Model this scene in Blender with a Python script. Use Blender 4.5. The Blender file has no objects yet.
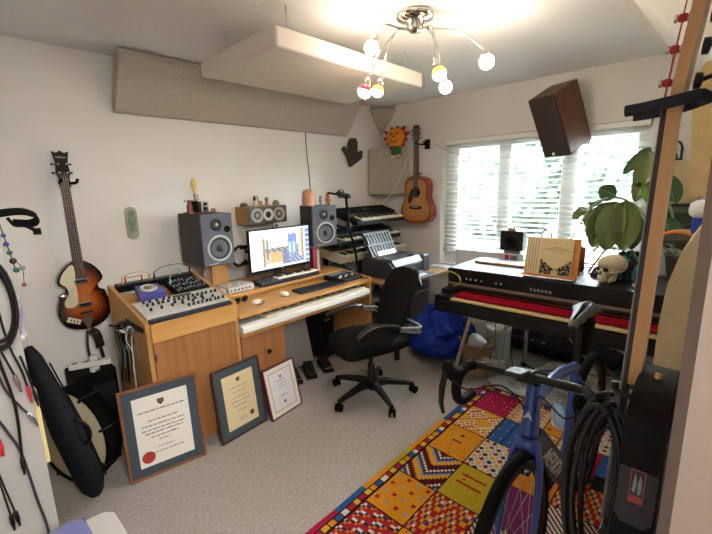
import bpy, bmesh, math, random
from mathutils import Vector as V, Matrix as M, Euler
random.seed(7)
PI = math.pi
SC = bpy.context.scene
COL = SC.collection

# ---------------------------------------------------------------- camera, world, lights, exposure
cam_d = bpy.data.cameras.new('camera')
cam = bpy.data.objects.new('camera', cam_d)
COL.objects.link(cam)
cam_d.sensor_width = 36.0
cam_d.lens = 20.083
cam_d.clip_start = 0.02
def _camrot():
    yaw, pitch, roll = math.radians(43.0165), math.radians(-11.44), math.radians(-1.515)
    f = V((math.cos(pitch)*math.cos(yaw), math.cos(pitch)*math.sin(yaw), math.sin(pitch)))
    r = f.cross(V((0, 0, 1))).normalized()
    u = r.cross(f)
    r2 = math.cos(roll)*r + math.sin(roll)*u
    u2 = -math.sin(roll)*r + math.cos(roll)*u
    m = M((r2, u2, -f)).transposed().to_4x4()
    m.translation = V((-3.7553, -3.0459, 1.53))
    return m
cam.matrix_world = _camrot()
SC.camera = cam

SC.view_settings.view_transform = 'Standard'
SC.view_settings.look = 'None'
SC.view_settings.gamma = 1.0
SC.view_settings.use_curve_mapping = False
SC.view_settings.exposure = 1.75

world = bpy.data.worlds.new('sky')
SC.world = world
world.use_nodes = True
_nt = world.node_tree
_bg = _nt.nodes['Background']
_bg.inputs['Color'].default_value = (0.88, 0.94, 1.0, 1)
_bg.inputs['Strength'].default_value = 19.0
BULB_POWER = 34.0
FILL_POWER = 29.0

def lamp_area(name, loc, target, size, power, color):
    d = bpy.data.lights.new(name, 'AREA')
    d.shape = 'RECTANGLE'; d.size, d.size_y = size
    d.energy = power; d.color = color
    o = bpy.data.objects.new(name, d); COL.objects.link(o)
    o.location = loc
    o.rotation_euler = (V(target)-V(loc)).to_track_quat('-Z', 'Y').to_euler()
    return o
lamp_area('added_fill_light', (-3.72, -4.0, 2.15), (-1.9, -1.2, 0.7), (0.8, 0.8), FILL_POWER, (1.0, 0.96, 0.92))  # added fill from behind the camera, brightens the whole room

# ---------------------------------------------------------------- materials
def lin(c):
    if isinstance(c, str):
        c = c.lstrip('#'); c = tuple(int(c[i:i+2], 16) for i in (0, 2, 4))
    o = []
    for x in c:
        x /= 255.0
        o.append(x/12.92 if x <= 0.04045 else ((x+0.055)/1.055)**2.4)
    return (o[0], o[1], o[2], 1.0)
_mats = {}
def mat(name, c, rough=0.5, metal=0.0, var=0.0, vscale=8.0, bump=0.0, bscale=120.0, coat=0.0, spec=0.5, emit=None, estr=0.0, trans=0.0, stretch=None, sheen=0.0, c2=None):
    """procedural principled material: colour broken up by noise, bump from a finer noise"""
    if name in _mats: return _mats[name]
    m = bpy.data.materials.new(name); m.use_nodes = True
    nt = m.node_tree; b = nt.nodes['Principled BSDF']
    b.inputs['Roughness'].default_value = rough
    b.inputs['Metallic'].default_value = metal
    b.inputs['Specular IOR Level'].default_value = spec
    b.inputs['Coat Weight'].default_value = coat
    b.inputs['Sheen Weight'].default_value = sheen
    b.inputs['Transmission Weight'].default_value = trans
    base = lin(c)
    b.inputs['Base Color'].default_value = base
    tc = nt.nodes.new('ShaderNodeTexCoord')
    src = tc.outputs['Object']
    if stretch:
        mp = nt.nodes.new('ShaderNodeMapping'); mp.inputs['Scale'].default_value = stretch
        nt.links.new(src, mp.inputs['Vector']); src = mp.outputs['Vector']
    if var > 0 or c2:
        n = nt.nodes.new('ShaderNodeTexNoise'); n.inputs['Scale'].default_value = vscale
        n.inputs['Detail'].default_value = 5.0; n.inputs['Roughness'].default_value = 0.6
        nt.links.new(src, n.inputs['Vector'])
        r = nt.nodes.new('ShaderNodeValToRGB')
        r.color_ramp.elements[0].position = 0.3; r.color_ramp.elements[1].position = 0.7
        if c2:
            r.color_ramp.elements[0].color = base; r.color_ramp.elements[1].color = lin(c2)
        else:
            r.color_ramp.elements[0].color = tuple(x*(1-var) for x in base[:3])+(1,)
            r.color_ramp.elements[1].color = tuple(min(1, x*(1+var)) for x in base[:3])+(1,)
        nt.links.new(n.outputs['Fac'], r.inputs['Fac'])
        nt.links.new(r.outputs['Color'], b.inputs['Base Color'])
    if bump > 0:
        n2 = nt.nodes.new('ShaderNodeTexNoise'); n2.inputs['Scale'].default_value = bscale
        n2.inputs['Detail'].default_value = 3.0
        nt.links.new(src, n2.inputs['Vector'])
        bp = nt.nodes.new('ShaderNodeBump'); bp.inputs['Strength'].default_value = bump
        bp.inputs['Distance'].default_value = 0.01
        nt.links.new(n2.outputs['Fac'], bp.inputs['Height'])
        nt.links.new(bp.outputs['Normal'], b.inputs['Normal'])
    if emit:
        b.inputs['Emission Color'].default_value = lin(emit)
        b.inputs['Emission Strength'].default_value = estr
    _mats[name] = m
    return m
def wood(name, c, c2, axis='x', scale=6.0, rough=0.45, coat=0.0, dens=14.0):
    """wood grain: noise stretched along one axis"""
    if name in _mats: return _mats[name]
    st = {'x': (0.6, dens, dens), 'y': (dens, 0.6, dens), 'z': (dens, dens, 0.6)}[axis]
    return mat(name, c, rough=rough, c2=c2, vscale=scale*0.5, stretch=st, coat=coat, bump=0.05, bscale=20)
def vcol_mat(name, rough=0.8, bump=0.0, bscale=200.0, emit=0.0, spec=0.3, coat=0.0):
    if name in _mats: return _mats[name]
    m = bpy.data.materials.new(name); m.use_nodes = True
    nt = m.node_tree; b = nt.nodes['Principled BSDF']
    b.inputs['Roughness'].default_value = rough
    b.inputs['Specular IOR Level'].default_value = spec
    b.inputs['Coat Weight'].default_value = coat
    a = nt.nodes.new('ShaderNodeAttribute'); a.attribute_name = 'pattern'
    nt.links.new(a.outputs['Color'], b.inputs['Base Color'])
    if emit > 0:
        nt.links.new(a.outputs['Color'], b.inputs['Emission Color'])
        b.inputs['Emission Strength'].default_value = emit
    if bump > 0:
        n2 = nt.nodes.new('ShaderNodeTexNoise'); n2.inputs['Scale'].default_value = bscale
        bp = nt.nodes.new('ShaderNodeBump'); bp.inputs['Strength'].default_value = bump; bp.inputs['Distance'].default_value = 0.01
        nt.links.new(n2.outputs['Fac'], bp.inputs['Height']); nt.links.new(bp.outputs['Normal'], b.inputs['Normal'])
    _mats[name] = m
    return m

# ---------------------------------------------------------------- mesh builder
class MB:
    def __init__(s, T=None):
        s.v = []; s.f = []; s.m = []; s.s = []; s.c = []
        s.T = T.copy() if T is not None else M.Identity(4)
        s.mi = 0; s.cc = None
    def add(s, vs, fs, smooth=False):
        o = len(s.v)
        s.v += [s.T @ V(p) for p in vs]
        flip = s.T.determinant() < 0
        for f in fs:
            f = [i+o for i in f]
            s.f.append(f[::-1] if flip else f); s.m.append(s.mi); s.s.append(smooth); s.c.append(s.cc)
        return s
    def box(s, c, d, R=None):
        hx, hy, hz = d[0]/2, d[1]/2, d[2]/2
        c = V(c); R = R or M.Identity(3)
        vs = [c + R @ V((x*hx, y*hy, z*hz)) for z in (-1, 1) for y in (-1, 1) for x in (-1, 1)]
        return s.add(vs, [(0, 2, 3, 1), (4, 5, 7, 6), (0, 1, 5, 4), (2, 6, 7, 3), (0, 4, 6, 2), (1, 3, 7, 5)])
    def bx(s, x0, x1, y0, y1, z0, z1):
        return s.box(((x0+x1)/2, (y0+y1)/2, (z0+z1)/2), (abs(x1-x0), abs(y1-y0), abs(z1-z0)))
    def hexa(s, p):
        """8 corners: bottom 4 ccw, top 4 ccw"""
        return s.add(p, [(3, 2, 1, 0), (4, 5, 6, 7), (0, 1, 5, 4), (1, 2, 6, 5), (2, 3, 7, 6), (3, 0, 4, 7)])
    def quad(s, a, b, c, d):
        return s.add([a, b, c, d], [(0, 1, 2, 3)])
    def ring(s, rings, caps=True, smooth=True, closed=False):
        n = len(rings[0]); vs = [p for r in rings for p in r]; fs = []
        k = len(rings)
        for i in range(k if closed else k-1):
            a = i*n; b = ((i+1) % k)*n
            for j in range(n):
                j2 = (j+1) % n
                fs.append((a+j, a+j2, b+j2, b+j))
        s.add(vs, fs, smooth)
        if caps and not closed:
            s.add(rings[0], [tuple(range(n))[::-1]], False)
            s.add(rings[-1], [tuple(range(n))], False)
        return s
    def tube(s, pts, r, n=8, caps=True, closed=False, sub=0, flat=1.0):
        pts = [V(p) for p in pts]
        if sub: pts = smooth_path(pts, sub, closed)
        k = len(pts)
        rr = r if isinstance(r, (list, tuple)) else None
        if rr is not None and len(rr) != k:
            rr = [rr[min(len(rr)-1, int(i*(len(rr)-1)/(k-1)))] + (rr[min(len(rr)-1, int(i*(len(rr)-1)/(k-1))+1)] - rr[min(len(rr)-1, int(i*(len(rr)-1)/(k-1)))])*((i*(len(rr)-1)/(k-1)) % 1.0) for i in range(k)]
        tans = []
        for i in range(k):
            a = pts[(i-1) % k] if (closed or i > 0) else pts[i]
            b = pts[(i+1) % k] if (closed or i < k-1) else pts[i]
            t = (b-a)
            tans.append(t.normalized() if t.length > 1e-9 else V((0, 0, 1)))
        up = V((0, 0, 1)) if abs(tans[0].z) < 0.9 else V((1, 0, 0))
        nrm = tans[0].cross(up).normalized()
        rings = []
        for i in range(k):
            t = tans[i]
            nrm = (nrm - t*nrm.dot(t))
            if nrm.length < 1e-6: nrm = t.orthogonal()
            nrm.normalize()
            bi = t.cross(nrm)
            ri = rr[i] if rr is not None else r
            rings.append([pts[i] + (nrm*math.cos(2*PI*j/n) + bi*math.sin(2*PI*j/n)*flat)*ri for j in range(n)])
        return s.ring(rings, caps, True, closed)
    def cyl(s, p0, p1, r0, r1=None, n=16, caps=True):
        return s.tube([p0, p1], [r0, r0 if r1 is None else r1], n, caps)
    def lathe(s, prof, c=(0, 0, 0), axis=(0, 0, 1), n=20, caps=True):
        q = V((0, 0, 1)).rotation_difference(V(axis).normalized()).to_matrix()
        c = V(c)
        rings = [[c + q @ V((max(r, 1e-4)*math.cos(2*PI*j/n), max(r, 1e-4)*math.sin(2*PI*j/n), z)) for j in range(n)] for r, z in prof]
        return s.ring(rings, caps)
    def ball(s, c, r, n=14, k=9, R=None):
        if not isinstance(r, (list, tuple)): r = (r, r, r)
        R = R or M.Identity(3); c = V(c)
        rings = []
        for i in range(k+1):
            t = -PI/2 + PI*i/k; cr = max(math.cos(t), 1e-3)
            rings.append([c + R @ V((r[0]*cr*math.cos(2*PI*j/n), r[1]*cr*math.sin(2*PI*j/n), r[2]*math.sin(t))) for j in range(n)])
        return s.ring(rings, True)
    def torus(s, c, R, r, axis=(0, 0, 1), n=24, k=8, sx=1.0, sy=1.0, a0=0, a1=2*PI):
        q = V((0, 0, 1)).rotation_difference(V(axis).normalized()).to_matrix(); c = V(c)
        full = abs(a1-a0-2*PI) < 1e-6
        pts = [c + q @ V((R*sx*math.cos(a0+(a1-a0)*i/(n if full else n-1)), R*sy*math.sin(a0+(a1-a0)*i/(n if full else n-1)), 0)) for i in range(n)]
        return s.tube(pts, r, k, not full, full)
    def prism(s, poly, z0, z1, fr=None, smooth=False):
        """poly in 2D extruded along local z; fr = 4x4 frame"""
        fr = fr or M.Identity(4); n = len(poly)
        area = sum(poly[i][0]*poly[(i+1) % n][1]-poly[(i+1) % n][0]*poly[i][1] for i in range(n))
        if area < 0: poly = poly[::-1]
        lo = [fr @ V((p[0], p[1], z0)) for p in poly]; hi = [fr @ V((p[0], p[1], z1)) for p in poly]
        s.add(lo+hi, [(i, (i+1) % n, n+(i+1) % n, n+i) for i in range(n)], smooth)
        s.add(lo, [tuple(range(n))[::-1]]); s.add(hi, [tuple(range(n))])
        return s
    def grid(s, fn, nu, nv, smooth=True, two=False):
        vs = [fn(i/nu, j/nv) for j in range(nv+1) for i in range(nu+1)]
        w = nu+1
        return s.add(vs, [(j*w+i, j*w+i+1, (j+1)*w+i+1, (j+1)*w+i) for j in range(nv) for i in range(nu)], smooth)

def smooth_path(pts, sub, closed=False):
    pts = [V(p) for p in pts]; k = len(pts); out = []
    segs = k if closed else k-1
    for i in range(segs):
        p1, p2 = pts[i], pts[(i+1) % k]
        p0 = pts[(i-1) % k] if (closed or i > 0) else p1*2-p2
        p3 = pts[(i+2) % k] if (closed or i+2 < k) else p2*2-p1
        for j in range(sub):
            t = j/sub
            out.append(0.5*((2*p1)+(p2-p0)*t+(2*p0-5*p1+4*p2-p3)*t*t+(3*p1-p0-3*p2+p3)*t**3))
    if not closed: out.append(pts[-1])
    return out
def fr(o, x, y):
    """frame with origin o, x axis, approximate y axis"""
    x = V(x).normalized(); z = x.cross(V(y)).normalized(); y = z.cross(x)
    m = M((x, y, z)).transposed().to_4x4(); m.translation = V(o)
    return m
def rnd_rect(w, h, r, n=4, c=(0, 0)):
    out = []
    for k, (sx, sy) in enumerate(((1, 1), (-1, 1), (-1, -1), (1, -1))):
        for i in range(n+1):
            a = k*PI/2 + PI/2*i/n
            out.append((c[0]+sx*(w/2-r)+r*math.cos(a), c[1]+sy*(h/2-r)+r*math.sin(a)))
    return out
def spline2(pts, sub=5):
    return [(p.x, p.y) for p in smooth_path([V((a, b, 0)) for a, b in pts], sub, True)]
def Rz(a): return M.Rotation(a, 4, 'Z')
def Rx(a): return M.Rotation(a, 4, 'X')
def Ry(a): return M.Rotation(a, 4, 'Y')
def T(x, y, z): return M.Translation(V((x, y, z)))

MW = {}
def build(name, mb, mats, parent=None, bevel=0.0, seg=2, sub=0, world=False):
    """one mesh object; local to its parent's thing unless world=True"""
    me = bpy.data.meshes.new(name)
    vs = mb.v
    if world and parent is not None:
        inv = MW[parent.name].inverted(); vs = [inv @ p for p in vs]
    me.from_pydata([tuple(p) for p in vs], [], mb.f)
    if not isinstance(mats, (list, tuple)): mats = [mats]
    for m in mats: me.materials.append(m)
    for p, i, sm in zip(me.polygons, mb.m, mb.s):
        p.material_index = i; p.use_smooth = sm
    if any(c is not None for c in mb.c):
        at = me.color_attributes.new('pattern', 'FLOAT_COLOR', 'CORNER')
        for p, c in zip(me.polygons, mb.c):
            c = c or (1, 1, 1, 1)
            for li in p.loop_indices: at.data[li].color = c
    me.update()
    o = bpy.data.objects.new(name, me); COL.objects.link(o)
    if parent is not None:
        o.parent = parent; MW[o.name] = MW[parent.name]
    else:
        MW[o.name] = M.Identity(4)
    if bevel > 0:
        b = o.modifiers.new('bevel', 'BEVEL'); b.width = bevel; b.segments = seg; b.limit_method = 'ANGLE'; b.angle_limit = math.radians(40)
        b.harden_normals = False
    if sub > 0:
        b = o.modifiers.new('subdivision', 'SUBSURF'); b.levels = sub; b.render_levels = sub
    return o
def multi(name, mb, mats, parent, pts, world=False, **kw):
    """the same small part at several places of one thing"""
    inv = MW[parent.name].inverted() if world else M.Identity(4)
    first = build(name, mb, mats, parent, **kw); out = []
    for i, p in enumerate(pts):
        o = first if i == 0 else first.copy()
        if i: COL.objects.link(o); MW[o.name] = MW[parent.name]
        o.location = inv @ V(p); out.append(o)
    return out
def knob(r, h, m=None):
    mb = MB(); mb.lathe([(r*1.15, 0), (r*1.15, h*.2), (r*.9, h*.28), (r*.8, h*.95), (0, h)], n=10)
    return mb
def tag(o, label=None, cat=None, group=None, kind=None):
    if label: o['label'] = label
    if cat: o['category'] = cat
    if group: o['group'] = group
    if kind: o['kind'] = kind
    return o
def thing(name, label, cat, loc=(0, 0, 0), rz=0.0, group=None, mw=None):
    o = bpy.data.objects.new(name, None); COL.objects.link(o)
    m = mw if mw is not None else T(*loc) @ Rz(rz)
    o.matrix_world = m; o.empty_display_size = 0.05
    MW[o.name] = m
    return tag(o, label, cat, group)
def solo(name, mb, mats, label, cat, group=None, bevel=0.0, seg=2, sub=0, base=None):
    """a thing that is one mesh; its origin goes to its base"""
    if base is None:
        xs = [p.x for p in mb.v]; ys = [p.y for p in mb.v]; zs = [p.z for p in mb.v]
        base = V(((min(xs)+max(xs))/2, (min(ys)+max(ys))/2, min(zs)))
    base = V(base)
    mb.v = [p-base for p in mb.v]
    o = build(name, mb, mats, None, bevel, seg, sub)
    o.location = base; MW[o.name] = T(*base)
    return tag(o, label, cat, group)
def struct(name, mb, mats, parent=None, bevel=0.0):
    o = build(name, mb, mats, parent, bevel)
    if parent is None: o['kind'] = 'structure'
    return o
def text(name, s, size, m, parent, mw, extrude=0.0004, align='CENTER', bold=False, xs=1.0):
    c = bpy.data.curves.new(name, 'FONT'); c.body = s; c.size = size; c.extrude = extrude
    c.align_x = align; c.align_y = 'CENTER'; c.materials.append(m)
    if bold: c.offset = size*0.012
    tmp = bpy.data.objects.new(name+'_curve', c); COL.objects.link(tmp)
    dg = bpy.context.evaluated_depsgraph_get()
    me = bpy.data.meshes.new_from_object(tmp.evaluated_get(dg))
    bpy.data.objects.remove(tmp); me.name = name
    o = bpy.data.objects.new(name, me); COL.objects.link(o)
    o.parent = parent; MW[o.name] = MW[parent.name]
    o.matrix_local = MW[parent.name].inverted() @ mw @ M.Diagonal((xs, 1, 1, 1))
    return o

# common materials
M_black = mat('black_plastic', '#090909', 0.45, spec=.3)
M_blackm = mat('black_matte', '#080808', 0.8, spec=.15, bump=0.2, bscale=400)
M_rubber = mat('rubber', '#080808', 0.8, spec=.15)
M_dgrey = mat('dark_grey', '#1c1e22', 0.5)
M_grey = mat('mid_grey', '#7c7e82', 0.45)
M_lgrey = mat('light_grey', '#b9bab9', 0.4)
M_white = mat('white_plastic', '#e4e2dc', 0.4)
M_chrome = mat('chrome', '#d9d7d2', 0.12, 1.0)
M_steel = mat('steel', '#a9a8a6', 0.3, 1.0)
M_brass = mat('brass', '#b08d45', 0.3, 1.0)
M_key = mat('ivory_keys', '#e9e2cd', 0.35)
M_pine = wood('pine', '#c9995a', '#b98546', 'x')
M_piney = wood('pine_y', '#c9995a', '#b98546', 'y')
M_pinez = wood('pine_z', '#c4935a', '#ad7c42', 'z')
M_veneer = wood('beech_veneer', '#a87448', '#8f5e35', 'z', dens=9)
M_fabric = mat('acoustic_fabric', '#b8ada1', 0.95, var=0.08, vscale=60, bump=0.35, bscale=500, spec=0.1)
M_cream = mat('cream_fabric', '#c8b692', 0.95, var=0.06, vscale=30, bump=0.35, bscale=350, spec=0.1)
# ================================================================ THE ROOM
M_wall = mat('wall_paint', '#e9e5e0', 0.9, var=0.02, vscale=3, bump=0.05, bscale=180, spec=0.2)
M_ceil = mat('ceiling_paint', '#e8e6e3', 0.92, var=0.015, vscale=3, bump=0.04, bscale=150, spec=0.2)
M_carpet = mat('carpet', '#a79d95', 0.98, c2='#c4bbb3', vscale=60, bump=0.8, bscale=300, spec=0.05)
M_trim = mat('white_gloss_trim', '#e8e6e1', 0.35)
M_upvc = mat('white_frame', '#eceef0', 0.3)
mb = MB(); mb.bx(-4.1, 0.3, -4.4, 0.1, -0.1, 0.0); struct('floor', mb, M_carpet)
mb = MB(); mb.bx(-4.1, 0.3, -4.4, 0.1, 2.4, 2.5); struct('ceiling', mb, M_ceil)
mb = MB(); mb.bx(-4.1, 0.3, 0.0, 0.1, 0.0, 2.4); struct('wall_back', mb, M_wall)
WY0, WY1, WZ0, WZ1 = -2.58, -0.80, 0.68, 1.97
mb = MB()
mb.bx(0, 0.25, -3.13, WY0, 0, 2.4); mb.bx(0, 0.25, WY1, 0, 0, 2.4)
mb.bx(0, 0.25, WY0, WY1, 0, WZ0); mb.bx(0, 0.25, WY0, WY1, WZ1, 2.4)
struct('wall_right', mb, M_wall)
mb = MB(); mb.bx(-4.1, -4.0, -4.4, 0.0, 0, 2.4); struct('wall_left', mb, M_wall)
mb = MB()
mb.bx(-3.17, 0, -3.13, -3.03, 0, 2.4)
mb.bx(-4.0, -3.17, -3.13, -3.03, 2.06, 2.4)
struct('wall_front', mb, M_wall)
mb = MB(); mb.prism([(-3.2, -3.42), (-3.1705, -3.42), (-3.1705, -3.028), (-3.188, -3.028), (-3.2, -3.040)], 0, 2.06); struct('trim_1', mb, mat('shaded_taupe', '#73645a', .6))  # door lining; the dimness of this edge is put into its dark colour
mb = MB(); mb.bx(-4.0, -2.2, -4.4, -4.3, 0, 2.4); mb.bx(-2.2, -2.1, -4.4, -3.13, 0, 2.4); struct('wall_hall', mb, mat('hall_low_bounce', '#6f655d', .9, var=.02, vscale=3))  # unseen hall walls, coloured dark to cut their bounce onto the door lining
mb = MB(); mb.bx(-3.95, -0.02, -0.018, -0.001, 0.0, 0.11); struct('baseboard_back', mb, M_trim, bevel=0.004)
mb = MB(); mb.bx(-0.018, -0.001, -3.02, -0.02, 0.0, 0.11); struct('baseboard_right', mb, M_trim, bevel=0.004)

# window: frame, mullions, panes, board
mb = MB()
mb.bx(0.10, 0.17, -0.95, WY1, WZ0, WZ1); mb.bx(0.10, 0.17, WY0, WY0+0.10, WZ0, WZ1)
mb.bx(0.10, 0.17, WY0+.10, -.95, WZ0, 0.80); mb.bx(0.10, 0.17, WY0+.10, -.95, 1.88, WZ1)
win = struct('window_1', mb, M_upvc, bevel=0.006)
for a, b_ in ((-1.492, -1.375), (-2.067, -1.94)):
    mb = MB(); mb.bx(0.095, 0.175, a, b_, 0.80, 1.88); build('mullion', mb, M_upvc, win, bevel=0.006)
mb = MB(); mb.tube([(0.085, -1.39, 1.18), (0.075, -1.39, 1.17), (0.075, -1.39, 1.06)], 0.009, 8); build('handle', mb, M_upvc, win)
gm = bpy.data.materials.new('window_glass'); gm.use_nodes = True
nt = gm.node_tree; nt.nodes.clear()
_o = nt.nodes.new('ShaderNodeOutputMaterial'); _t = nt.nodes.new('ShaderNodeBsdfTransparent'); _g = nt.nodes.new('ShaderNodeBsdfGlossy')
_t.inputs['Color'].default_value = (0.94, 0.97, 0.96, 1); _g.inputs['Roughness'].default_value = 0.02
_f = nt.nodes.new('ShaderNodeFresnel'); _f.inputs['IOR'].default_value = 1.45
_m = nt.nodes.new('ShaderNodeMixShader')
nt.links.new(_f.outputs[0], _m.inputs[0]); nt.links.new(_t.outputs[0], _m.inputs[1]); nt.links.new(_g.outputs[0], _m.inputs[2]); nt.links.new(_m.outputs[0], _o.inputs[0])
for a, b_ in ((-1.375, -0.95), (-1.94, -1.492), (-2.48, -2.067)):
    mb = MB(); mb.bx(0.130, 0.138, a, b_, 0.80, 1.88); build('pane', mb, gm, win)
mb = MB(); mb.bx(-0.16, -.001, WY0-0.03, WY1+0.03, 0.655, 0.68); mb.bx(-.001, 0.10, WY0+.001, WY1-.001, .6805, .69); struct('window_sill', mb, M_upvc, bevel=0.005)

# outside: lawn and a row of bushes beyond the garden
M_lawn = mat('lawn', '#5a6352', 0.95, c2='#646d5b', vscale=3)
mb = MB(); mb.bx(0.3, 30, -16, 12, -0.35, -0.3); struct('ground_outside', mb, M_lawn)
M_leafy = mat('bush_leaves', '#3a443a', 0.95, c2='#434d42', vscale=7, bump=0.2, bscale=14)
def bush(x, y, r, h, label, seed):
    rnd = random.Random(seed)
    mb = MB()
    for k in range(460):
        a = rnd.uniform(0, 2*PI); t = rnd.uniform(0, 1)
        rr = r*math.sqrt(1-(2*t-1)**2*0.8)*rnd.uniform(0.8, 1.05)
        c = V((x+rr*math.cos(a), y+rr*math.sin(a), -0.3+h*t))
        mb.ball(c, (rnd.uniform(.10, .22), rnd.uniform(.10, .22), rnd.uniform(.08, .18)), 6, 4, Euler((rnd.uniform(0, 3), rnd.uniform(0, 3), 0)).to_matrix())
    mb.ball((x, y, -0.3+h*0.5), (r*0.9, r*0.9, h*0.5), 12, 8)
    solo('garden_bush', mb, M_leafy, label, 'bush', 'bushes outside the window', base=(x, y, -0.3))
for i, (x, y, r, h) in enumerate(((9.2, 6.9, 2.0, 4.8), (9.6, 2.6, 2.0, 3.9), (9.2, -1.7, 2.0, 4.4), (9.8, -6.0, 2.0, 3.6))):
    bush(x, y, r, h, ('round leafy bush seen through the pane nearest the acoustic guitar', 'low leafy bush seen through the middle window pane',
         'tall leafy bush seen through the pane behind the book rest', 'green bush seen through the window pane behind the rubber plant')[i], i)

# venetian blind in the window recess
M_slat = mat('blind_slat', '#f1f1ee', 0.45)
bl = thing('venetian_blind', 'white slatted venetian blind hanging open in the window', 'blind', (0.05, -1.69, 0.83))
mb = MB(); mb.bx(0.02, 0.075, -2.56, -0.815, 1.925, 1.968); build('headrail', mb, M_slat, bl, bevel=0.003, world=True)
mb = MB()
for k in range(24):
    z = 0.862+k*0.0455; R = M.Rotation(math.radians(-10), 3, 'Y')
    mb.box((0.048, -1.6875, z), (0.05, 1.735, 0.0022), R)
build('slats', mb, M_slat, bl, world=True)
mb = MB(); mb.bx(0.024, 0.072, -2.555, -0.82, 0.822, 0.842); build('bottom_rail', mb, M_slat, bl, bevel=0.004, world=True)
for y in (-0.95, -1.45, -1.95, -2.42):
    mb = MB()
    for x in (0.0235, 0.0725): mb.tube([(x, y, 0.835), (x, y, 1.93)], 0.0012, 5)
    build('ladder_cord', mb, M_slat, bl, world=True)

# ================================================================ ACOUSTIC TREATMENT
def slab(name, pts4, n, th, m, label, cat='acoustic panel', group='fabric acoustic panels', bevel=0.012):
    """panel with 4 front corners, thickness th behind along n"""
    p = [V(q) for q in pts4]; n = V(n).normalized()*th
    mb = MB(); mb.hexa([p[0]+n, p[1]+n, p[2]+n, p[3]+n, p[0], p[1], p[2], p[3]])
    return solo(name, mb, m, label, cat, group, bevel=bevel, seg=3)
# long trap tilted between the back wall and the ceiling
solo('bass_trap', MB().prism([(-0.004, 2.045), (-0.045, 2.052), (-0.262, 2.345), (-0.245, 2.392), (-0.205, 2.39), (-0.004, 2.115)], -2.80, -0.62, fr((0, 0, 0), (0, 1, 0), (0, 0, 1))),
     M_fabric, 'long beige fabric bass trap tilted along the top of the wall over the desk', 'acoustic panel', 'fabric acoustic panels', bevel=0.008)
cl = thing('ceiling_cloud', 'large pale fabric acoustic panel hung flat on cords below the ceiling', 'acoustic panel', (-1.92, -1.07, 2.175), 0, 'fabric acoustic panels')
M_cloud = mat('cloud_fabric', '#d6ccc1', 0.95, var=0.05, vscale=50, bump=0.3, bscale=450, spec=0.1)
mb = MB(); mb.bx(-2.525, -1.31, -1.43, -0.705, 2.178, 2.272); build('panel', mb, M_cloud, cl, bevel=0.014, seg=3, world=True)
for x, y in ((-2.40, -1.36), (-2.42, -0.82), (-1.42, -1.36), (-1.42, -0.80)):
    mb = MB(); mb.tube([(x, y, 2.268), (x+0.012, y+0.01, 2.33), (x, y, 2.4)], 0.0035, 6, sub=3)
    mb.torus((x, y, 2.385), 0.008, 0.002, (1, 0, 0), 10, 5); build('cord', mb, M_lgrey, cl, world=True)
# triangular trap in the corner
mb = MB(); a, b_, c = V((-0.218, -0.003, 2.365)), V((-0.003, -0.222, 2.365)), V((-0.012, -0.012, 2.09)); n = V((0.03, 0.03, 0.012))
mb.add([a, b_, c, a+V((.03, 0, .03)), b_+V((0, .03, .03)), V((-0.004, -0.004, 2.13))], [(0, 2, 1), (3, 4, 5), (0, 1, 4, 3), (1, 2, 5, 4), (2, 0, 3, 5)])
solo('triangular_absorber', mb, M_fabric, 'small triangular fabric trap in the corner under the ceiling', 'acoustic panel', 'fabric acoustic panels', bevel=0.004)
slab('square_acoustic_absorber', [(-0.272, -0.022, 1.432), (-0.065, -0.425, 1.432), (-0.065, -0.425, 1.930), (-0.272, -0.022, 1.930)], (0.05, 0.028, 0), 0.045, M_fabric,
     'square beige fabric panel across the corner behind the acoustic guitar')
# white trap along the front wall under the ceiling
mb = MB(); mb.add([(-2.2, -2.56, 2.395), (-0.47, -2.565, 2.395), (-0.08, -2.655, 2.395), (-0.02, -2.75, 2.395), (-0.02, -3.028, 2.395), (-2.2, -3.028, 2.395),
                   (-2.2, -2.59, 2.33), (-0.49, -2.595, 2.33), (-0.11, -2.68, 2.33), (-0.06, -2.76, 2.33), (-0.06, -3.028, 2.02), (-2.2, -3.028, 2.02)],
    [(0, 1, 2, 3, 4, 5), (11, 10, 9, 8, 7, 6), (0, 6, 7, 1), (1, 7, 8, 2), (2, 8, 9, 3), (3, 9, 10, 4), (4, 10, 11, 5), (5, 11, 6, 0)])
bmx = mat('white_trap_fabric', '#e6e0d6', 0.92, bump=0.2, bscale=300, spec=0.1)
solo('white_trap', mb, bmx, 'big white fabric trap with a clipped corner under the ceiling above the bass headstock', 'acoustic panel', 'fabric acoustic panels', bevel=0.012)
# padded panels on the front wall
solo('wedge_panel', MB().prism([(-3.028, .55), (-3.028, 1.375), (-2.99, 1.362), (-2.945, 1.27), (-2.918, 1.15), (-2.908, 1.0), (-2.905, .55)], -1.95, -1.31, fr((0, 0, 0), (0, 1, 0), (0, 0, 1))),
     M_cream, 'cream padded wedge with a sloping top against the wall, beside the bass body', 'acoustic panel', 'fabric acoustic panels', bevel=0.02, seg=4)
solo('padded_panel', MB().prism([(-3.028, 1.46), (-3.028, 1.95), (-2.93, 1.94), (-2.898, 1.88), (-2.935, 1.46)], -1.75, -1.35, fr((0, 0, 0), (0, 1, 0), (0, 0, 1))),
     mat('tan_fabric', '#d2b989', 0.95, var=0.08, vscale=20, bump=0.35, bscale=300, spec=0.1),
     'tan padded panel fixed high on the wall next to the bass neck', 'acoustic panel', 'fabric acoustic panels', bevel=0.02, seg=4)

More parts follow.
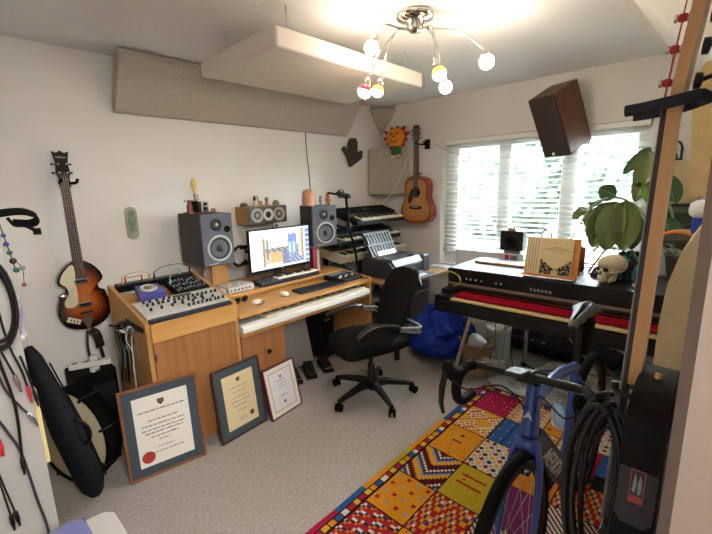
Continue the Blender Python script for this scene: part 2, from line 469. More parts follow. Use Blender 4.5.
# ================================================================ CEILING LIGHT
LB = V((-1.855, -1.74, 2.4))
la = thing('ceiling_light', 'chrome ceiling light with six bendy arms and lit coloured bulbs', 'ceiling light', LB)
mb = MB(); mb.lathe([(0.0, 0.0), (0.098, 0.0), (0.1, -0.008), (0.094, -0.022), (0.06, -0.03), (0.045, -0.036), (0.042, -0.066), (0.03, -0.085), (0.0, -0.09)], (0, 0, -0.001), n=32); build('canopy', mb, M_chrome, la)
def emis(name, c, st, base='#ffffff'):
    return mat(name, base, 0.3, emit=c, estr=st)
BW = emis('bulb_warm', '#fff0dc', BULB_POWER); BY = emis('bulb_yellow', '#ffe6a8', BULB_POWER*0.8, '#f2c230')
M_redglass = mat('red_glass', '#d3232e', 0.15, emit='#ff2230', estr=1.2); M_yelglass = mat('yellow_glass', '#e9c42a', 0.15, emit='#ffd23a', estr=1.5)
bulbs = [((-2.045, -1.60, 2.231), BW, None, .036), ((-2.05, -1.553, 2.028), BW, M_redglass, .036), ((-2.0, -1.60, 2.028), BY, M_yelglass, .032),
         ((-1.80, -1.855, 2.10), BW, M_yelglass, .037), ((-1.70, -1.836, 2.052), BW, None, .034), ((-1.62, -2.03, 2.155), BW, None, .038)]
for i, (p, m, cap, r) in enumerate(bulbs):
    p = V(p)-LB; d = V((p.x, p.y, 0)).normalized()
    s0 = V((d.x*0.03, d.y*0.03, -0.075))
    droop = p-V((d.x*0.015, d.y*0.015, 0))
    dirv = (V((d.x*0.35, d.y*0.35, -1))).normalized()
    top = p - dirv*(r+0.035)
    mb = MB(); mb.tube([s0, s0+d*0.05+V((0, 0, 0.004)), s0.lerp(top, 0.55)+d*0.03+V((0, 0, 0.035)), top], 0.006, 8, sub=6)
    arm = build('arm', mb, M_chrome, la)
    mb = MB(); mb.lathe([(0.008, 0), (0.017, 0.012), (0.022, 0.042), (0.018, 0.046)], top, dirv, 14); build('socket', mb, M_chrome, arm)
    q = V((0, 0, 1)).rotation_difference(dirv).to_matrix()
    mb = MB()
    if cap:
        prof = [(r*math.sin(PI*t/12), -r*math.cos(PI*t/12)) for t in range(0, 7)]
        mb.lathe([(x, z) for x, z in prof], p, dirv, 18, caps=False); mb.mi = 1
        prof = [(r*math.sin(PI*t/12), -r*math.cos(PI*t/12)) for t in range(6, 13)]
        mb.lathe(prof, p, dirv, 18, caps=False); build('bulb', mb, [cap, m], arm)
    else:
        mb.ball(p, r, 18, 12); build('bulb', mb, m, arm)
# ================================================================ THE DESK
dk = thing('studio_desk', 'long pale wooden studio desk with raised shelf, sloping equipment housing and cupboards', 'desk', (-2.15, -0.45, 0))
sidepoly = [(-.85, .0), (-.85, .838), (-.30, .966), (-.27, .966), (-.27, .0)]
for x0, x1 in ((-3.055, -3.033), (-2.532, -2.510)):
    mb = MB(); mb.prism(sidepoly, x0, x1, fr((0, 0, 0), (0, 1, 0), (0, 0, 1))); build('side_panel', mb, M_pinez, dk, bevel=0.002, world=True)
mb = MB(); mb.bx(-3.033, -2.532, -.868, -.846, .728, .832); build('fascia', mb, M_pine, dk, bevel=0.002, world=True)
mb = MB(); mb.bx(-3.033, -2.532, -.84, -.28, .04, .725); mb.bx(-3.033, -2.532, -.80, -.30, 0, .04); build('cupboard', mb, M_veneer, dk, bevel=0.002, world=True)
mb = MB(); mb.bx(-3.028, -2.535, -.852, -.841, .045, .722); dr = build('door', mb, M_veneer, dk, bevel=0.002, world=True)
for z in (.64, .14):
    mb = MB(); mb.bx(-3.031, -3.018, -.856, -.852, z-.02, z+.02); build('hinge', mb, M_steel, dr, world=True)
# rack bay floor under the instruments
mb = MB(); mb.hexa([(-3.033, -.846, .748), (-2.532, -.846, .748), (-2.532, -.28, .865), (-3.033, -.28, .865), (-3.033, -.846, .76), (-2.532, -.846, .76), (-2.532, -.28, .888), (-3.033, -.28, .888)]); build('bay_floor', mb, M_pine, dk, world=True)
mb = MB(); mb.bx(-2.508, -1.258, -.868, -.09, .726, .75); build('desktop', mb, M_pine, dk, bevel=0.003, world=True)
mb = MB(); mb.bx(-2.508, -1.258, -.54, -.085, .776, .796); mb.bx(-2.508, -1.258, -.50, -.485, .75, .776); build('raised_shelf', mb, M_pine, dk, bevel=0.003, world=True)
mb = MB(); mb.bx(-2.508, -1.258, -.868, -.40, .598, .622); build('keyboard_tray', mb, M_pine, dk, bevel=0.003, world=True)
mb = MB(); mb.prism([(-.868, 0), (-.868, .765), (-.50, .80), (-.085, .80), (-.085, 0)], -1.256, -1.234, fr((0, 0, 0), (0, 1, 0), (0, 0, 1))); build('end_panel', mb, M_pinez, dk, bevel=0.002, world=True)
mb = MB(); mb.bx(-2.508, -2.155, -.835, -.12, .03, .597); mb.bx(-2.49, -2.17, -.80, -.14, 0, .03); build('pedestal', mb, M_veneer, dk, bevel=0.002, world=True)
mb = MB(); mb.bx(-2.500, -2.160, -.848, -.836, .035, .592); dr = build('drawer', mb, M_veneer, dk, bevel=0.002, world=True)
mb = MB(); mb.lathe([(.006, 0), (.006, .01), (.014, .016), (.015, .024), (.008, .029), (0, .03)], (-2.305, -.848, .445), (0, -1, 0), 14); build('knob', mb, M_black, dr, world=True)
mb = MB(); mb.bx(-2.155, -1.256, -.105, -.09, .25, .725); build('back_panel', mb, M_pine, dk, world=True)

# keyboard in the tray
def piano_keys(mb_w, mb_b, x0, x1, y0, y1, z, n, blk=None, h=.012):
    """white keys from x0 to x1, fronts at y0 and backs at y1; black keys in the octave pattern"""
    w = (x1-x0)/n
    for k in range(n):
        mb_w.bx(x0+w*k+w*.04, x0+w*(k+1)-w*.04, y0, y1, z-h, z)
    for k in range(n-1):
        if k % 7 in (0, 1, 3, 4, 5):
            c = x0+w*(k+1); mb_b.bx(c-w*.29, c+w*.29, y1+(y0-y1)*.62, y1, z, z+h*.7)
kb = thing('master_keyboard', 'white full length controller keyboard in the pull-out tray of the desk', 'keyboard', (-1.88, -.72, .622))
mb = MB(); mb.prism(rnd_rect(.30, .05, .018, 4, (-.735, .648)), -2.50, -1.275, fr((0, 0, 0), (0, 1, 0), (0, 0, 1))); mb.bx(-2.50, -1.275, -.66, -.60, .648, .70); build('body', mb, M_white, kb, bevel=0.003, world=True)
mb = MB(); mb.prism([(-.893, .632), (-.884, .628), (-.70, .624), (-.70, .631)], -2.502, -1.273, fr((0, 0, 0), (0, 1, 0), (0, 0, 1))); build('base', mb, M_lgrey, kb, world=True)
a, b_ = MB(), MB(); piano_keys(a, b_, -2.30, -1.30, -.855, -.70, .689, 43); build('white_keys', a, M_key, kb, bevel=.0008, seg=1, world=True); build('black_keys', b_, M_black, kb, world=True)
mb = MB(); mb.bx(-2.49, -2.31, -.85, -.72, .672, .680); build('control_panel', mb, M_lgrey, kb, world=True)

# ---------------------------------------------------------------- instruments on the slope of the housing
_sl = math.atan2(.127, .55)
def slope(x, s, h=0.0):
    """point on the sloping bay: x along the desk, s metres up the slope from its front edge"""
    return V((x, -.85+s*math.cos(_sl)-h*math.sin(_sl), .838+s*math.sin(_sl)+h*math.cos(_sl)))
def sfr(x, s, h=0.0): return fr(slope(x, s, h), (1, 0, 0), (0, math.cos(_sl), math.sin(_sl)))
F = sfr(-3.03, .006, .0)
sy = thing('synthesizer_module', 'silver synthesizer panel of small knobs on the sloping front of the desk housing', 'synthesizer', mw=F)
M_silver = mat('brushed_silver', '#c9c7c0', 0.4, 0.25, var=.03, vscale=40)
mb = MB(); mb.bx(0, .495, .035, .245, -.05, .012); build('panel', mb, M_silver, sy, bevel=.003)
mb = MB(); mb.bx(0.005, .49, .002, .033, -.05, .004); build('keyboard_strip', mb, mat('navy_strip', '#2a3040', .4), sy, bevel=.002)
rnd = random.Random(3); kp_, cp_ = [], []
for yy, n, x0, x1 in ((.175, 15, .06, .47), (.215, 5, .05, .2), (.115, 7, .05, .42), (.072, 9, .25, .47), (.14, 5, .2, .36)):
    for i in range(n):
        x = x0+(x1-x0)*i/(n-1)+rnd.uniform(-.004, .004); kp_.append((x, yy, .012))
        if rnd.random() < .45: cp_.append(len(kp_)-1)
ks = multi('knob', knob(.0078, .0165), M_black, sy, kp_)
mb = MB(); mb.lathe([(.0042, 0), (.0042, .002), (0, .0022)], (0, 0, .0165), n=8)
cm = mat('blue_caps', '#3a64b8', .4); c0 = None
for i in cp_:
    if c0 is None: c0 = build('cap', mb, cm, ks[i])
    else:
        o = c0.copy(); COL.objects.link(o); o.parent = ks[i]
mb = MB(); mb.bx(.22, .33, .205, .23, .012, .014); build('display', mb, mat('lcd', '#55584e', .2), sy)
mb = MB()
for i in range(46):
    x, y = rnd.uniform(.03, .47), rnd.choice((.057, .097, .132, .158, .194, .232)); w = rnd.uniform(.006, .016); mb.bx(x, x+w, y, y+.0018, .0121, .0124)
build('legends', mb, M_dgrey, sy)

ef = thing('effects_box', 'purple desktop effects box with a big round dial', 'effects unit', mw=sfr(-2.98, .265, -.005))
mb = MB(); mb.prism([(0, 0), (.15, 0), (.16, .155), (.03, .17)], 0, .036); build('case', mb, mat('violet_case', '#4c4a94', .45), ef, bevel=.006)
mb = MB(); mb.lathe([(.05, 0), (.05, .004), (.043, .006), (.04, .012), (.038, .006), (0, .005)], (.086, .105, .036), n=28); build('dial', mb, M_lgrey, ef)
mb = MB(); mb.lathe([(.026, 0), (.026, .002), (0, .002)], (.086, .105, .0415), n=20); build('dial_face', mb, mat('brown_face', '#8a6a4a', .5), ef)
mb = MB(); mb.bx(.10, .145, .012, .06, .036, .039); build('touch_pad', mb, mat('blue_pad', '#2746b8', .3), ef)

fm = thing('fader_mixer', 'black mixer with rows of faders tilted at the back of the desk housing', 'mixer', mw=sfr(-2.765, .268, -.02))
mb = MB(); mb.bx(0, .215, 0, .195, 0, .034); build('case', mb, M_blackm, fm, bevel=.004)
mb = MB(); mc = MB(); fp_ = []
for r_ in range(3):
    for i in range(9):
        x = .02+i*.022; y = .012+r_*.06
        mb.bx(x-.0012, x+.0012, y, y+.045, .034, .0352)
        fp_.append((x, y+rnd.uniform(.008, .042), .0345))
build('slots', mb, M_grey, fm); mc.bx(-.006, .006, -.004, .004, 0, .0085); multi('fader_cap', mc, M_grey, fm, fp_)

pb = thing('patch_bay', 'black patch bay with a row of silver jack sockets along the top of the housing', 'patch bay', mw=sfr(-3.02, .525, -.04))
mb = MB(); mb.bx(0, .485, 0, .05, 0, .045); build('case', mb, M_black, pb, bevel=.003)
mb = MB(); mc = MB()
for i in range(24):
    x = .02+i*.0193; mb.torus((x, .025, .046), .006, .0022, n=12, k=5); mc.lathe([(.005, 0), (.005, .001), (0, .001)], (x, .025, .0452), n=8)
build('jack_rings', mb, M_steel, pb); build('jack_holes', mc, M_rubber, pb)
PBW = sfr(-3.02, .525, -.04)
def patch(p0, p1, hgt, m, label, k):
    a = PBW @ V((p0, .025, .047)); b_ = PBW @ V((p1[0], p1[1], p1[2])) if isinstance(p1, tuple) else PBW @ V((p1, .025, .047))
    r = thing('patch_cable', label, 'cable', a, group='patch cables on the desk housing')
    u = V((0, -.08, .3)).normalized()
    mid = a.lerp(b_, .5)+V((0, 0, hgt))
    for q in (a, b_):
        mb = MB(); mb.lathe([(.0045, 0), (.0055, .004), (.005, .03), (.002, .045)], q, (0, -.1, 1), 10); build('plug', mb, m, r, world=True)
    mb = MB(); mb.tube([a+V((0, -.004, .043)), a.lerp(mid, .5)+V((0, -.01, hgt*.7)), mid+V((0, -.02, hgt*.3)), b_.lerp(mid, .5)+V((0, -.01, hgt*.7)), b_+V((0, -.004, .043))], .0022, 6, sub=6); build('lead', mb, m, r, world=True)
patch(.04, .20, .05, mat('cable_yellow', '#c9ac35', .5), 'yellow patch cable looping over the patch bay', 0)
patch(.058, .155, .03, mat('cable_red', '#a8282a', .5), 'red patch cable arching beside the yellow one on the patch bay', 1)
patch(.232, .47, .06, M_black, 'black patch cable with tall plugs at the middle of the patch bay', 2)
patch(.40, (.27, -.13, .056), .05, mat('cable_green', '#7fc4a6', .5), 'pale green patch cable looping down over the fader mixer', 3)
# small gadgets beside the patch bay
sm = thing('headphone_amplifier', 'small dark metal unit lying behind the fader mixer', 'amplifier', mw=sfr(-2.66, .478, -.02))
mb = MB(); mb.bx(0, .1, -.01, .04, 0, .022); build('case', mb, M_dgrey, sm, bevel=.004)
mb = MB(); mb.lathe([(.005, 0), (.005, .01), (0, .0105)], (0, 0, 0), (0, -1, 0), 10)
multi('knob', mb, M_lgrey, sm, [(.014+i*.024, -.01, .011) for i in range(4)])

# cables hanging at the outside of the housing
def hang_bundle(label, x, y0, y1, z, n, seed, drop, cols):
    rnd = random.Random(seed)
    r = thing('cable_bundle', label, 'cables', (x, (y0+y1)/2, z), group='cables hung beside the desk')
    mb = MB(); mb.bx(x+.012, x+.022, y0-.02, y1+.02, z-.012, z+.012); build('hook_rail', mb, M_black, r, world=True)
    for k in range(n):
        y = rnd.uniform(y0, y1); m = cols[k % len(cols)]
        q = V((x+rnd.uniform(-.02, .0), y, z+rnd.uniform(-.01, .02)))
        d = rnd.uniform(.6, 1.0)*drop; sw = rnd.uniform(-.05, .05)
        mb = MB(); mb.tube([q+V((.012, 0, -.02)), q+V((-.012, 0, .012)), q+V((-.035, sw*.3, -.06)), q+V((-.02, sw, -d*.5)), q+V((-.03, sw*1.3, -d)), q+V((-.012, sw*.6+.02, -d*.6)), q+V((.0, .02, -.05))], .003, 6, sub=4)
        c = build('lead', mb, m, r, world=True)
        mb = MB(); e = q+V((-.035, -.01, .0)); dd = V((-.5, -.5, .25)).normalized(); mb.lathe([(.003, 0), (.006, .004), (.006, .035), (.0035, .038), (.003, .06), (0, .064)], e, dd, 8); build('plug', mb, M_steel if k % 2 else M_black, c, world=True)
hang_bundle('tangle of black audio leads and plugs hanging on the outer side of the desk housing', -3.078, -.80, -.58, .80, 14, 5, .36, [M_black, M_black, mat('cable_teal', '#3c6a63', .5), M_dgrey, M_black, M_lgrey])

# ---------------------------------------------------------------- monitor speakers on posts
M_spk = mat('speaker_grey', '#585e69', .55, bump=.05, bscale=300)
M_spkside = mat('speaker_vinyl', '#37322f', .6, var=.06, vscale=40)
M_cone = mat('speaker_cone', '#2f3033', .3)
def monitor_speaker(label, mw, w, h, d):
    """front at y=0, back at y=d; base at z=0, x centred"""
    r = thing('monitor_speaker', label, 'speaker', mw=mw, group='pair of grey studio monitors')
    mb = MB(); mb.bx(-w/2, w/2, .016, d, 0, h); build('cabinet', mb, M_spkside, r, bevel=.004)
    mb = MB(); mb.bx(-w/2, w/2, 0, .0155, 0, h); fb = build('baffle', mb, M_spk, r, bevel=.004)
    c = V((.006, 0, h*.33)); ax = (0, -1, 0); R = w*.40
    mb = MB(); mb.lathe([(R*.82, -.002), (R*.84, .006), (R*.97, .006), (R, .0)], c, ax, 36, caps=False); build('woofer_ring', mb, M_lgrey, r)
    mb = MB(); mb.lathe([(R*.84, .002), (R*.76, .007), (R*.68, .001), (R*.30, -.013), (0.001, -.013)], c, ax, 36, caps=False); wf = build('woofer', mb, M_cone, r)
    mb = MB(); mb.lathe([(R*.31, -.0125), (R*.27, .002), (R*.12, .010), (0, .011)], c, ax, 24, caps=False); build('dust_cap', mb, M_cone, wf)
    t = V((-.005, 0, h*.79)); mb = MB(); mb.lathe([(w*.19, 0), (w*.185, .004), (w*.10, .003), (w*.06, -.003), (0, -.002)], t, ax, 28); tw = build('tweeter', mb, M_dgrey, r)
    mb = MB(); mb.ball(t+V((0, -.002, 0)), (w*.05, .006, w*.05), 12, 6); build('tweeter_dome', mb, M_lgrey, tw)
    p = V((w*.31, 0, h*.69)); mb = MB(); mb.lathe([(w*.105, .001), (w*.09, .0022), (w*.085, .001), (0, .0008)], p, ax, 20); build('port', mb, M_rubber, r)
    mb = MB(); mb.bx(-w*.35, -w*.05, -.001, 0, h*.03, h*.045); build('badge', mb, M_lgrey, r)
    return r
monitor_speaker('grey studio monitor speaker standing above the desk housing, filament bulb on it', T(-2.378, -.445, 1.008), .235, .363, .345)
_d = V((.233, -.054, 0)).normalized()
monitor_speaker('grey studio monitor speaker beside the screen, peach salt lamp on it', M.Translation(V((-1.386, -.477, 1.024))) @ Rz(math.atan2(_d.y, _d.x)), .238, .351, .24)
def post(x, y, z0, z1, label, w=.13):
    r = thing('speaker_post', label, 'stand', (x, y, z0), group='pine posts carrying the studio monitors')
    mb = MB(); mb.bx(-w/2, w/2, -.02, .02, 0, z1-z0-.016); build('upright', mb, M_pinez, r, bevel=.003)
    mb = MB(); mb.bx(-.09, .09, -.09, .09, z1-z0-.016, z1-z0); build('plate', mb, M_pine, r, bevel=.003)
    mb = MB(); mb.bx(-w/2-.06, -w/2-.002, .0, .02, 0, z1-z0-.03); build('brace_board', mb, mat('grey_board', '#8d7d6b', .7), r)
post(-2.30, -.26, .7975, 1.007, 'pine post under the studio monitor above the desk housing')
post(-1.40, -.33, .7975, 1.023, 'pine post under the studio monitor beside the screen', .11)

# centre speaker on the wall
ce = thing('centre_speaker', 'small wide wooden loudspeaker with three drivers mounted on the wall above the screen', 'speaker', (-1.78, -.11, 1.243))
mb = MB(); mb.bx(-.19, .20, -.078, .108, 0, .147); build('cabinet', mb, wood('oak_veneer', '#b8894f', '#9a6f3a', 'x'), ce, bevel=.003)
mb = MB(); mb.bx(-.188, .198, -.09, -.0785, .002, .145); build('baffle', mb, mat('baffle_grey', '#57585c', .5), ce, bevel=.003)
for i, (x, rr) in enumerate(((-.105, .058), (.005, .052), (.115, .058))):
    c = V((x, -.09, .074))
    mb = MB(); mb.lathe([(rr, 0), (rr, .005), (rr*.86, .005), (rr*.84, .001)], c, (0, -1, 0), 28, caps=False); rg = build('driver_ring', mb, M_lgrey, ce)
    mb = MB(); mb.lathe([(rr*.85, .003), (rr*.7, .004), (rr*.35, -.008), (0.001, -.008)], c, (0, -1, 0), 28, caps=False)
    build('cone', mb, M_white if i == 1 else mat('cone_tan', '#b3a184', .5), rg)
    mb = MB(); mb.lathe([(rr*.33, -.007), (rr*.22, .006), (0, .008)], c, (0, -1, 0), 16, caps=False); build('dust_cap', mb, M_black if i == 1 else M_lgrey, rg)
mb = MB(); mb.lathe([(.026, 0), (.026, .02), (.02, .022), (.012, .016), (0, .016)], (.085, -.065, -.027), (0, -1, 0), 22)
tw = build('tweeter', mb, M_lgrey, ce)
mb = MB(); mb.lathe([(.012, 0), (.006, .004), (0, .005)], (.085, -.082, -.027), (0, -1, 0), 12); build('tweeter_dome', mb, M_black, tw)

# ---------------------------------------------------------------- computer
mo = thing('computer_monitor', 'large flat computer screen showing a photograph of a music room', 'monitor', (-1.805, -.38, .796))
mb = MB(); mb.bx(-2.108, -1.502, -.395, -.365, .877, 1.222); build('case', mb, M_black, mo, bevel=.005, world=True)
mb = MB(); mb.prism([(-.365, .90), (-.34, .93), (-.34, 1.16), (-.365, 1.19)], -2.05, -1.56, fr((0, 0, 0), (0, 1, 0), (0, 0, 1))); build('back_cover', mb, M_black, mo, bevel=.01, world=True)
mb = MB(); mb.bx(-1.84, -1.77, -.335, -.315, .80, 1.05); mb.bx(-1.84, -1.77, -.345, -.315, 1.0, 1.06); mb.prism(rnd_rect(.26, .14, .03), .7975, .805, T(-1.805, -.30, 0)); build('stand', mb, M_dgrey, mo, bevel=.003, world=True)
# screen: picture of a room, laid out cell by cell
mb = MB(); NU, NV = 96, 54; rnd = random.Random(11)
X0, X1, Z0, Z1 = -2.099, -1.511, .899, 1.213
def screen_col(u, v):
    if v > .96: return '#b9bfd0'
    if u < .19: return '#dfe3f2'
    if u > .93: return ('#7f93bd', '#55658e', '#9fb0d2')[int(v*22) % 3]
    if u > .90 or v < .06: return '#c9cfe2'
    a = (u-.19)/.71; b = (v-.06)/.90
    w = .04*math.sin(a*40)*math.sin(b*31)
    if .60 < a < .82 and .30 < b+w < .86: return '#2f63c9' if (b > .62 or (a*9) % 1 < .5) else '#8fb2ea'
    if a > .86 and b > .15: return '#c3b08c' if a < .93 else '#7b6c55'
    if b > .80: return '#cfc9bb'
    if a < .06: return '#6d5a45'
    if .08 < a < .13 and .2 < b < .75: return '#4b3a2c'
    if .18 < a < .45 and .08 < b < .42 - .3*(a-.18): return '#b9813f'
    if b > .50: return '#d8d0bd' if w > -.03 else '#8c8577'
    if b > .38: return ('#33404f', '#2a2d33', '#7c8794')[int(a*23+b*17) % 3]
    if .45 < a < .62: return ('#2a2c31', '#3f6fd0', '#26282d')[int(a*60+b*9) % 3]
    if a > .6: return ('#2c58bd', '#4f463c', '#97a6c4', '#272a30')[int(a*37+b*29) % 4]
    return ('#a29b8c', '#8b8373')[int(a*21+b*13) % 2] if b > .08 else '#b7aea0'
for i in range(NU):
    for j in range(NV):
        cA, cB = lin(screen_col((i+.5)/NU, (j+.5)/NV)), lin('#a9a49c'); kx = (.30 if .19 < (i+.5)/NU < .90 else .0); g = rnd.uniform(.75, 1.15) if kx else 1
        mb.cc = tuple((cA[q]*(1-kx)+cB[q]*kx)*g for q in range(3))+(1,)
        a0, a1 = X0+(X1-X0)*i/NU, X0+(X1-X0)*(i+1)/NU; b0, b1 = Z0+(Z1-Z0)*j/NV, Z0+(Z1-Z0)*(j+1)/NV
        mb.quad((a0, -.3954, b0), (a1, -.3954, b0), (a1, -.3954, b1), (a0, -.3954, b1))
sc_m = vcol_mat('screen_picture', .25, emit=0.5)
build('screen', mb, sc_m, mo, world=True)
mb = MB(); mb.bx(-1.815, -1.795, -.3956, -.395, .884, .892); build('badge', mb, M_lgrey, mo, world=True)

sk = thing('small_keyboard', 'compact black keyboard controller lying in front of the screen', 'keyboard', (-1.83, -.475, .796))
mb = MB(); mb.prism([(-.535, .798), (-.535, .822), (-.50, .832), (-.405, .838), (-.405, .798)], -2.11, -1.525, fr((0, 0, 0), (0, 1, 0), (0, 0, 1))); build('case', mb, mat('black_blue', '#1d2129', .4), sk, bevel=.003, world=True)
a, b_ = MB(), MB(); piano_keys(a, b_, -1.95, -1.545, -.532, -.455, .845, 15, h=.014); build('white_keys', a, M_key, sk, bevel=.0008, seg=1, world=True); build('black_keys', b_, M_black, sk, world=True)
multi('knob', knob(.006, .0125), M_dgrey, sk, [(-2.085+(i % 3)*.04, -.50+(i//3)*.05, .832) for i in range(6)], world=True)

for i, (x0, x1, y0, y1, lb) in enumerate(((-2.505, -2.385, -.50, -.30, 'silver audio interface box nearest the desk housing'), (-2.365, -2.155, -.50, -.31, 'silver wider audio interface with sockets beside the screen'))):
    r = thing('audio_interface', lb, 'audio interface', ((x0+x1)/2, (y0+y1)/2, .796), group='silver audio boxes on the raised shelf')
    mb = MB(); mb.bx(x0, x1, y0, y1, .797, .84); build('case', mb, M_silver, r, bevel=.004, world=True)
    mb = MB()
    for k in range(3+3*i): mb.lathe([(.007, 0), (.007, .002), (.004, .002), (0, .001)], (x0+.02+k*(.03), y0, .818), (0, -1, 0), 10)
    build('sockets', mb, M_dgrey, r, world=True)
    multi('knob', knob(.008, .0145), M_lgrey, r, [(x0+.03+k*.04, y0+.05+.05*(k % 2), .84) for k in range(3+i)], world=True)

kp = thing('computer_keyboard', 'thin black computer keyboard lying on the desktop', 'keyboard', (-1.72, -.735, .75), math.radians(-3))
mb = MB(); mb.prism(rnd_rect(.44, .135, .012), .001, .014); build('case', mb, M_dgrey, kp, bevel=.003)
mb = MB()
for r_ in range(6):
    for c in range(19):
        if r_ == 0 and 4 <= c <= 8: continue
        mb.bx(-.212+c*.0224, -.212+c*.0224+.0185, -.058+r_*.02, -.058+r_*.02+.016, .014, .0185)
mb.bx(-.12, -.012, -.058, -.042, .014, .0185)
build('keys', mb, M_black, kp)
ms = thing('computer_mouse', 'white computer mouse on the desktop beside the black keyboard', 'mouse', (-2.03, -.70, .75), math.radians(-20))
mb = MB(); mb.ball((0, 0, .012), (.031, .054, .018), 18, 10); mb.v = [V((p.x, p.y, max(p.z, .001))) for p in mb.v]; build('shell', mb, M_white, ms)
mb = MB(); mb.cyl((-.003, .028, .026), (.003, .028, .026), .006, n=10); build('wheel', mb, M_grey, ms)
mx = thing('pad_controller', 'black desktop controller with faders and dials at the end of the desk', 'controller', (-1.39, -.685, .75), math.radians(2))
mb = MB(); mb.prism([(-.115, .002), (.115, .002), (.115, .043), (-.115, .03)], -.122, .122, fr((0, 0, 0), (0, 1, 0), (0, 0, 1))); build('case', mb, M_black, mx, bevel=.005)
md = MB(); fc = MB(); fc.bx(-.006, .006, -.0075, .0075, 0, .01)
for i in range(8): md.bx(-.10+i*.025-.0015, -.10+i*.025+.0015, -.085, .02, .0325, .0345)
multi('fader_cap', fc, M_lgrey, mx, [(-.10+i*.025, -.052+(i % 3)*.016, .034) for i in range(8)])
multi('dial', knob(.007, .0145), M_grey, mx, [(-.10+i*.025, y, z) for y, z in ((.05, .039), (.085, .0405)) for i in range(8)])
build('slots', md, M_grey, mx)
wc = thing('sunglasses', 'dark folded sunglasses lying on the desktop near the housing', 'sunglasses', (-2.36, -.62, .75), math.radians(10))
mb = MB()
for x in (-.034, .034): mb.torus((x, -.02, .030), .022, .003, (0, 1, .2), 16, 6, 1.2)
mb.tube([(-.01, -.02, .024), (0, -.02, .027), (.01, -.02, .024)], .003, 6); build('frame', mb, M_black, wc)
mb = MB()
mb.lathe([(.022, 0), (.022, .0015), (0, .0015)], (0, 0, 0), (0, 1, .2), 16)
multi('lens', mb, mat('dark_lens', '#16171a', .1), wc, [(x, -.021, .030) for x in (-.034, .034)])
for sx in (-1, 1):
    mb = MB(); mb.tube([(sx*.062, -.018, .024), (sx*.06, .03, .010), (-sx*.045, .035+.01*sx, .008)], .0028, 6, sub=4); build('temple', mb, M_black, wc)
ec = thing('earbud_case', 'small white plastic case lying beside the sunglasses', 'case', (-2.27, -.70, .75), math.radians(25))
mb = MB(); mb.prism(rnd_rect(.075, .05, .02, 5), .001, .016); build('shell', mb, M_white, ec, bevel=.006, seg=3)
mb = MB(); mb.tube([(.0, -.025, .008), (.02, -.05, .004), (-.04, -.06, .004), (-.07, -.03, .004)], .002, 6, sub=5); build('lead', mb, M_black, ec)

# ---------------------------------------------------------------- microphone stand on the desk end
mi = thing('microphone_stand', 'black boom microphone stand rising from the desk end', 'microphone stand', (-1.222, -.70, .70))
mb = MB(); mb.bx(-1.2325, -1.205, -.725, -.675, .69, .765); mb.tube([(-1.2205, -.70, .70), (-1.2205, -.70, .83), (-1.25, -.70, 1.0), (-1.315, -.70, 1.20), (-1.345, -.705, 1.44)], .011, 10, sub=4); build('pole', mb, M_blackm, mi, world=True)
mb = MB(); mb.lathe([(.014, -.03), (.02, -.025), (.02, .025), (.014, .03)], (-1.315, -.70, 1.20), (-.06, 0, 1), 12); build('collar', mb, M_black, mi, world=True)
mb = MB(); mb.lathe([(.02, -.025), (.02, .025)], (-1.347, -.72, 1.452), (0, 1, 0), 14); mb.box((-1.36, -.705, 1.46), (.07, .03, .035)); build('joint', mb, M_black, mi, bevel=.004, world=True)
mb = MB(); mb.tube([(-1.33, -.705, 1.455), (-1.545, -.70, 1.487)], .009, 10); build('boom', mb, M_blackm, mi, world=True)
mb = MB(); mb.lathe([(.012, 0), (.022, .01), (.024, .07), (.018, .08), (.012, .09)], (-1.38, -.715, 1.468), (-.9, -.1, .15), 14); mc = build('microphone', mb, M_dgrey, mi, world=True)
mb = MB(); mb.torus((-1.42, -.718, 1.476), .034, .004, (-.9, -.1, .15), 20, 6); build('shock_mount', mb, M_black, mc, world=True)
gz = gm.copy(); gz.name = 'picture_glass'
for n_ in gz.node_tree.nodes:
    if n_.type == 'BSDF_TRANSPARENT': n_.inputs['Color'].default_value = (1, 1, 1, 1)
    if n_.type == 'FRESNEL': n_.inputs['IOR'].default_value = 1.12
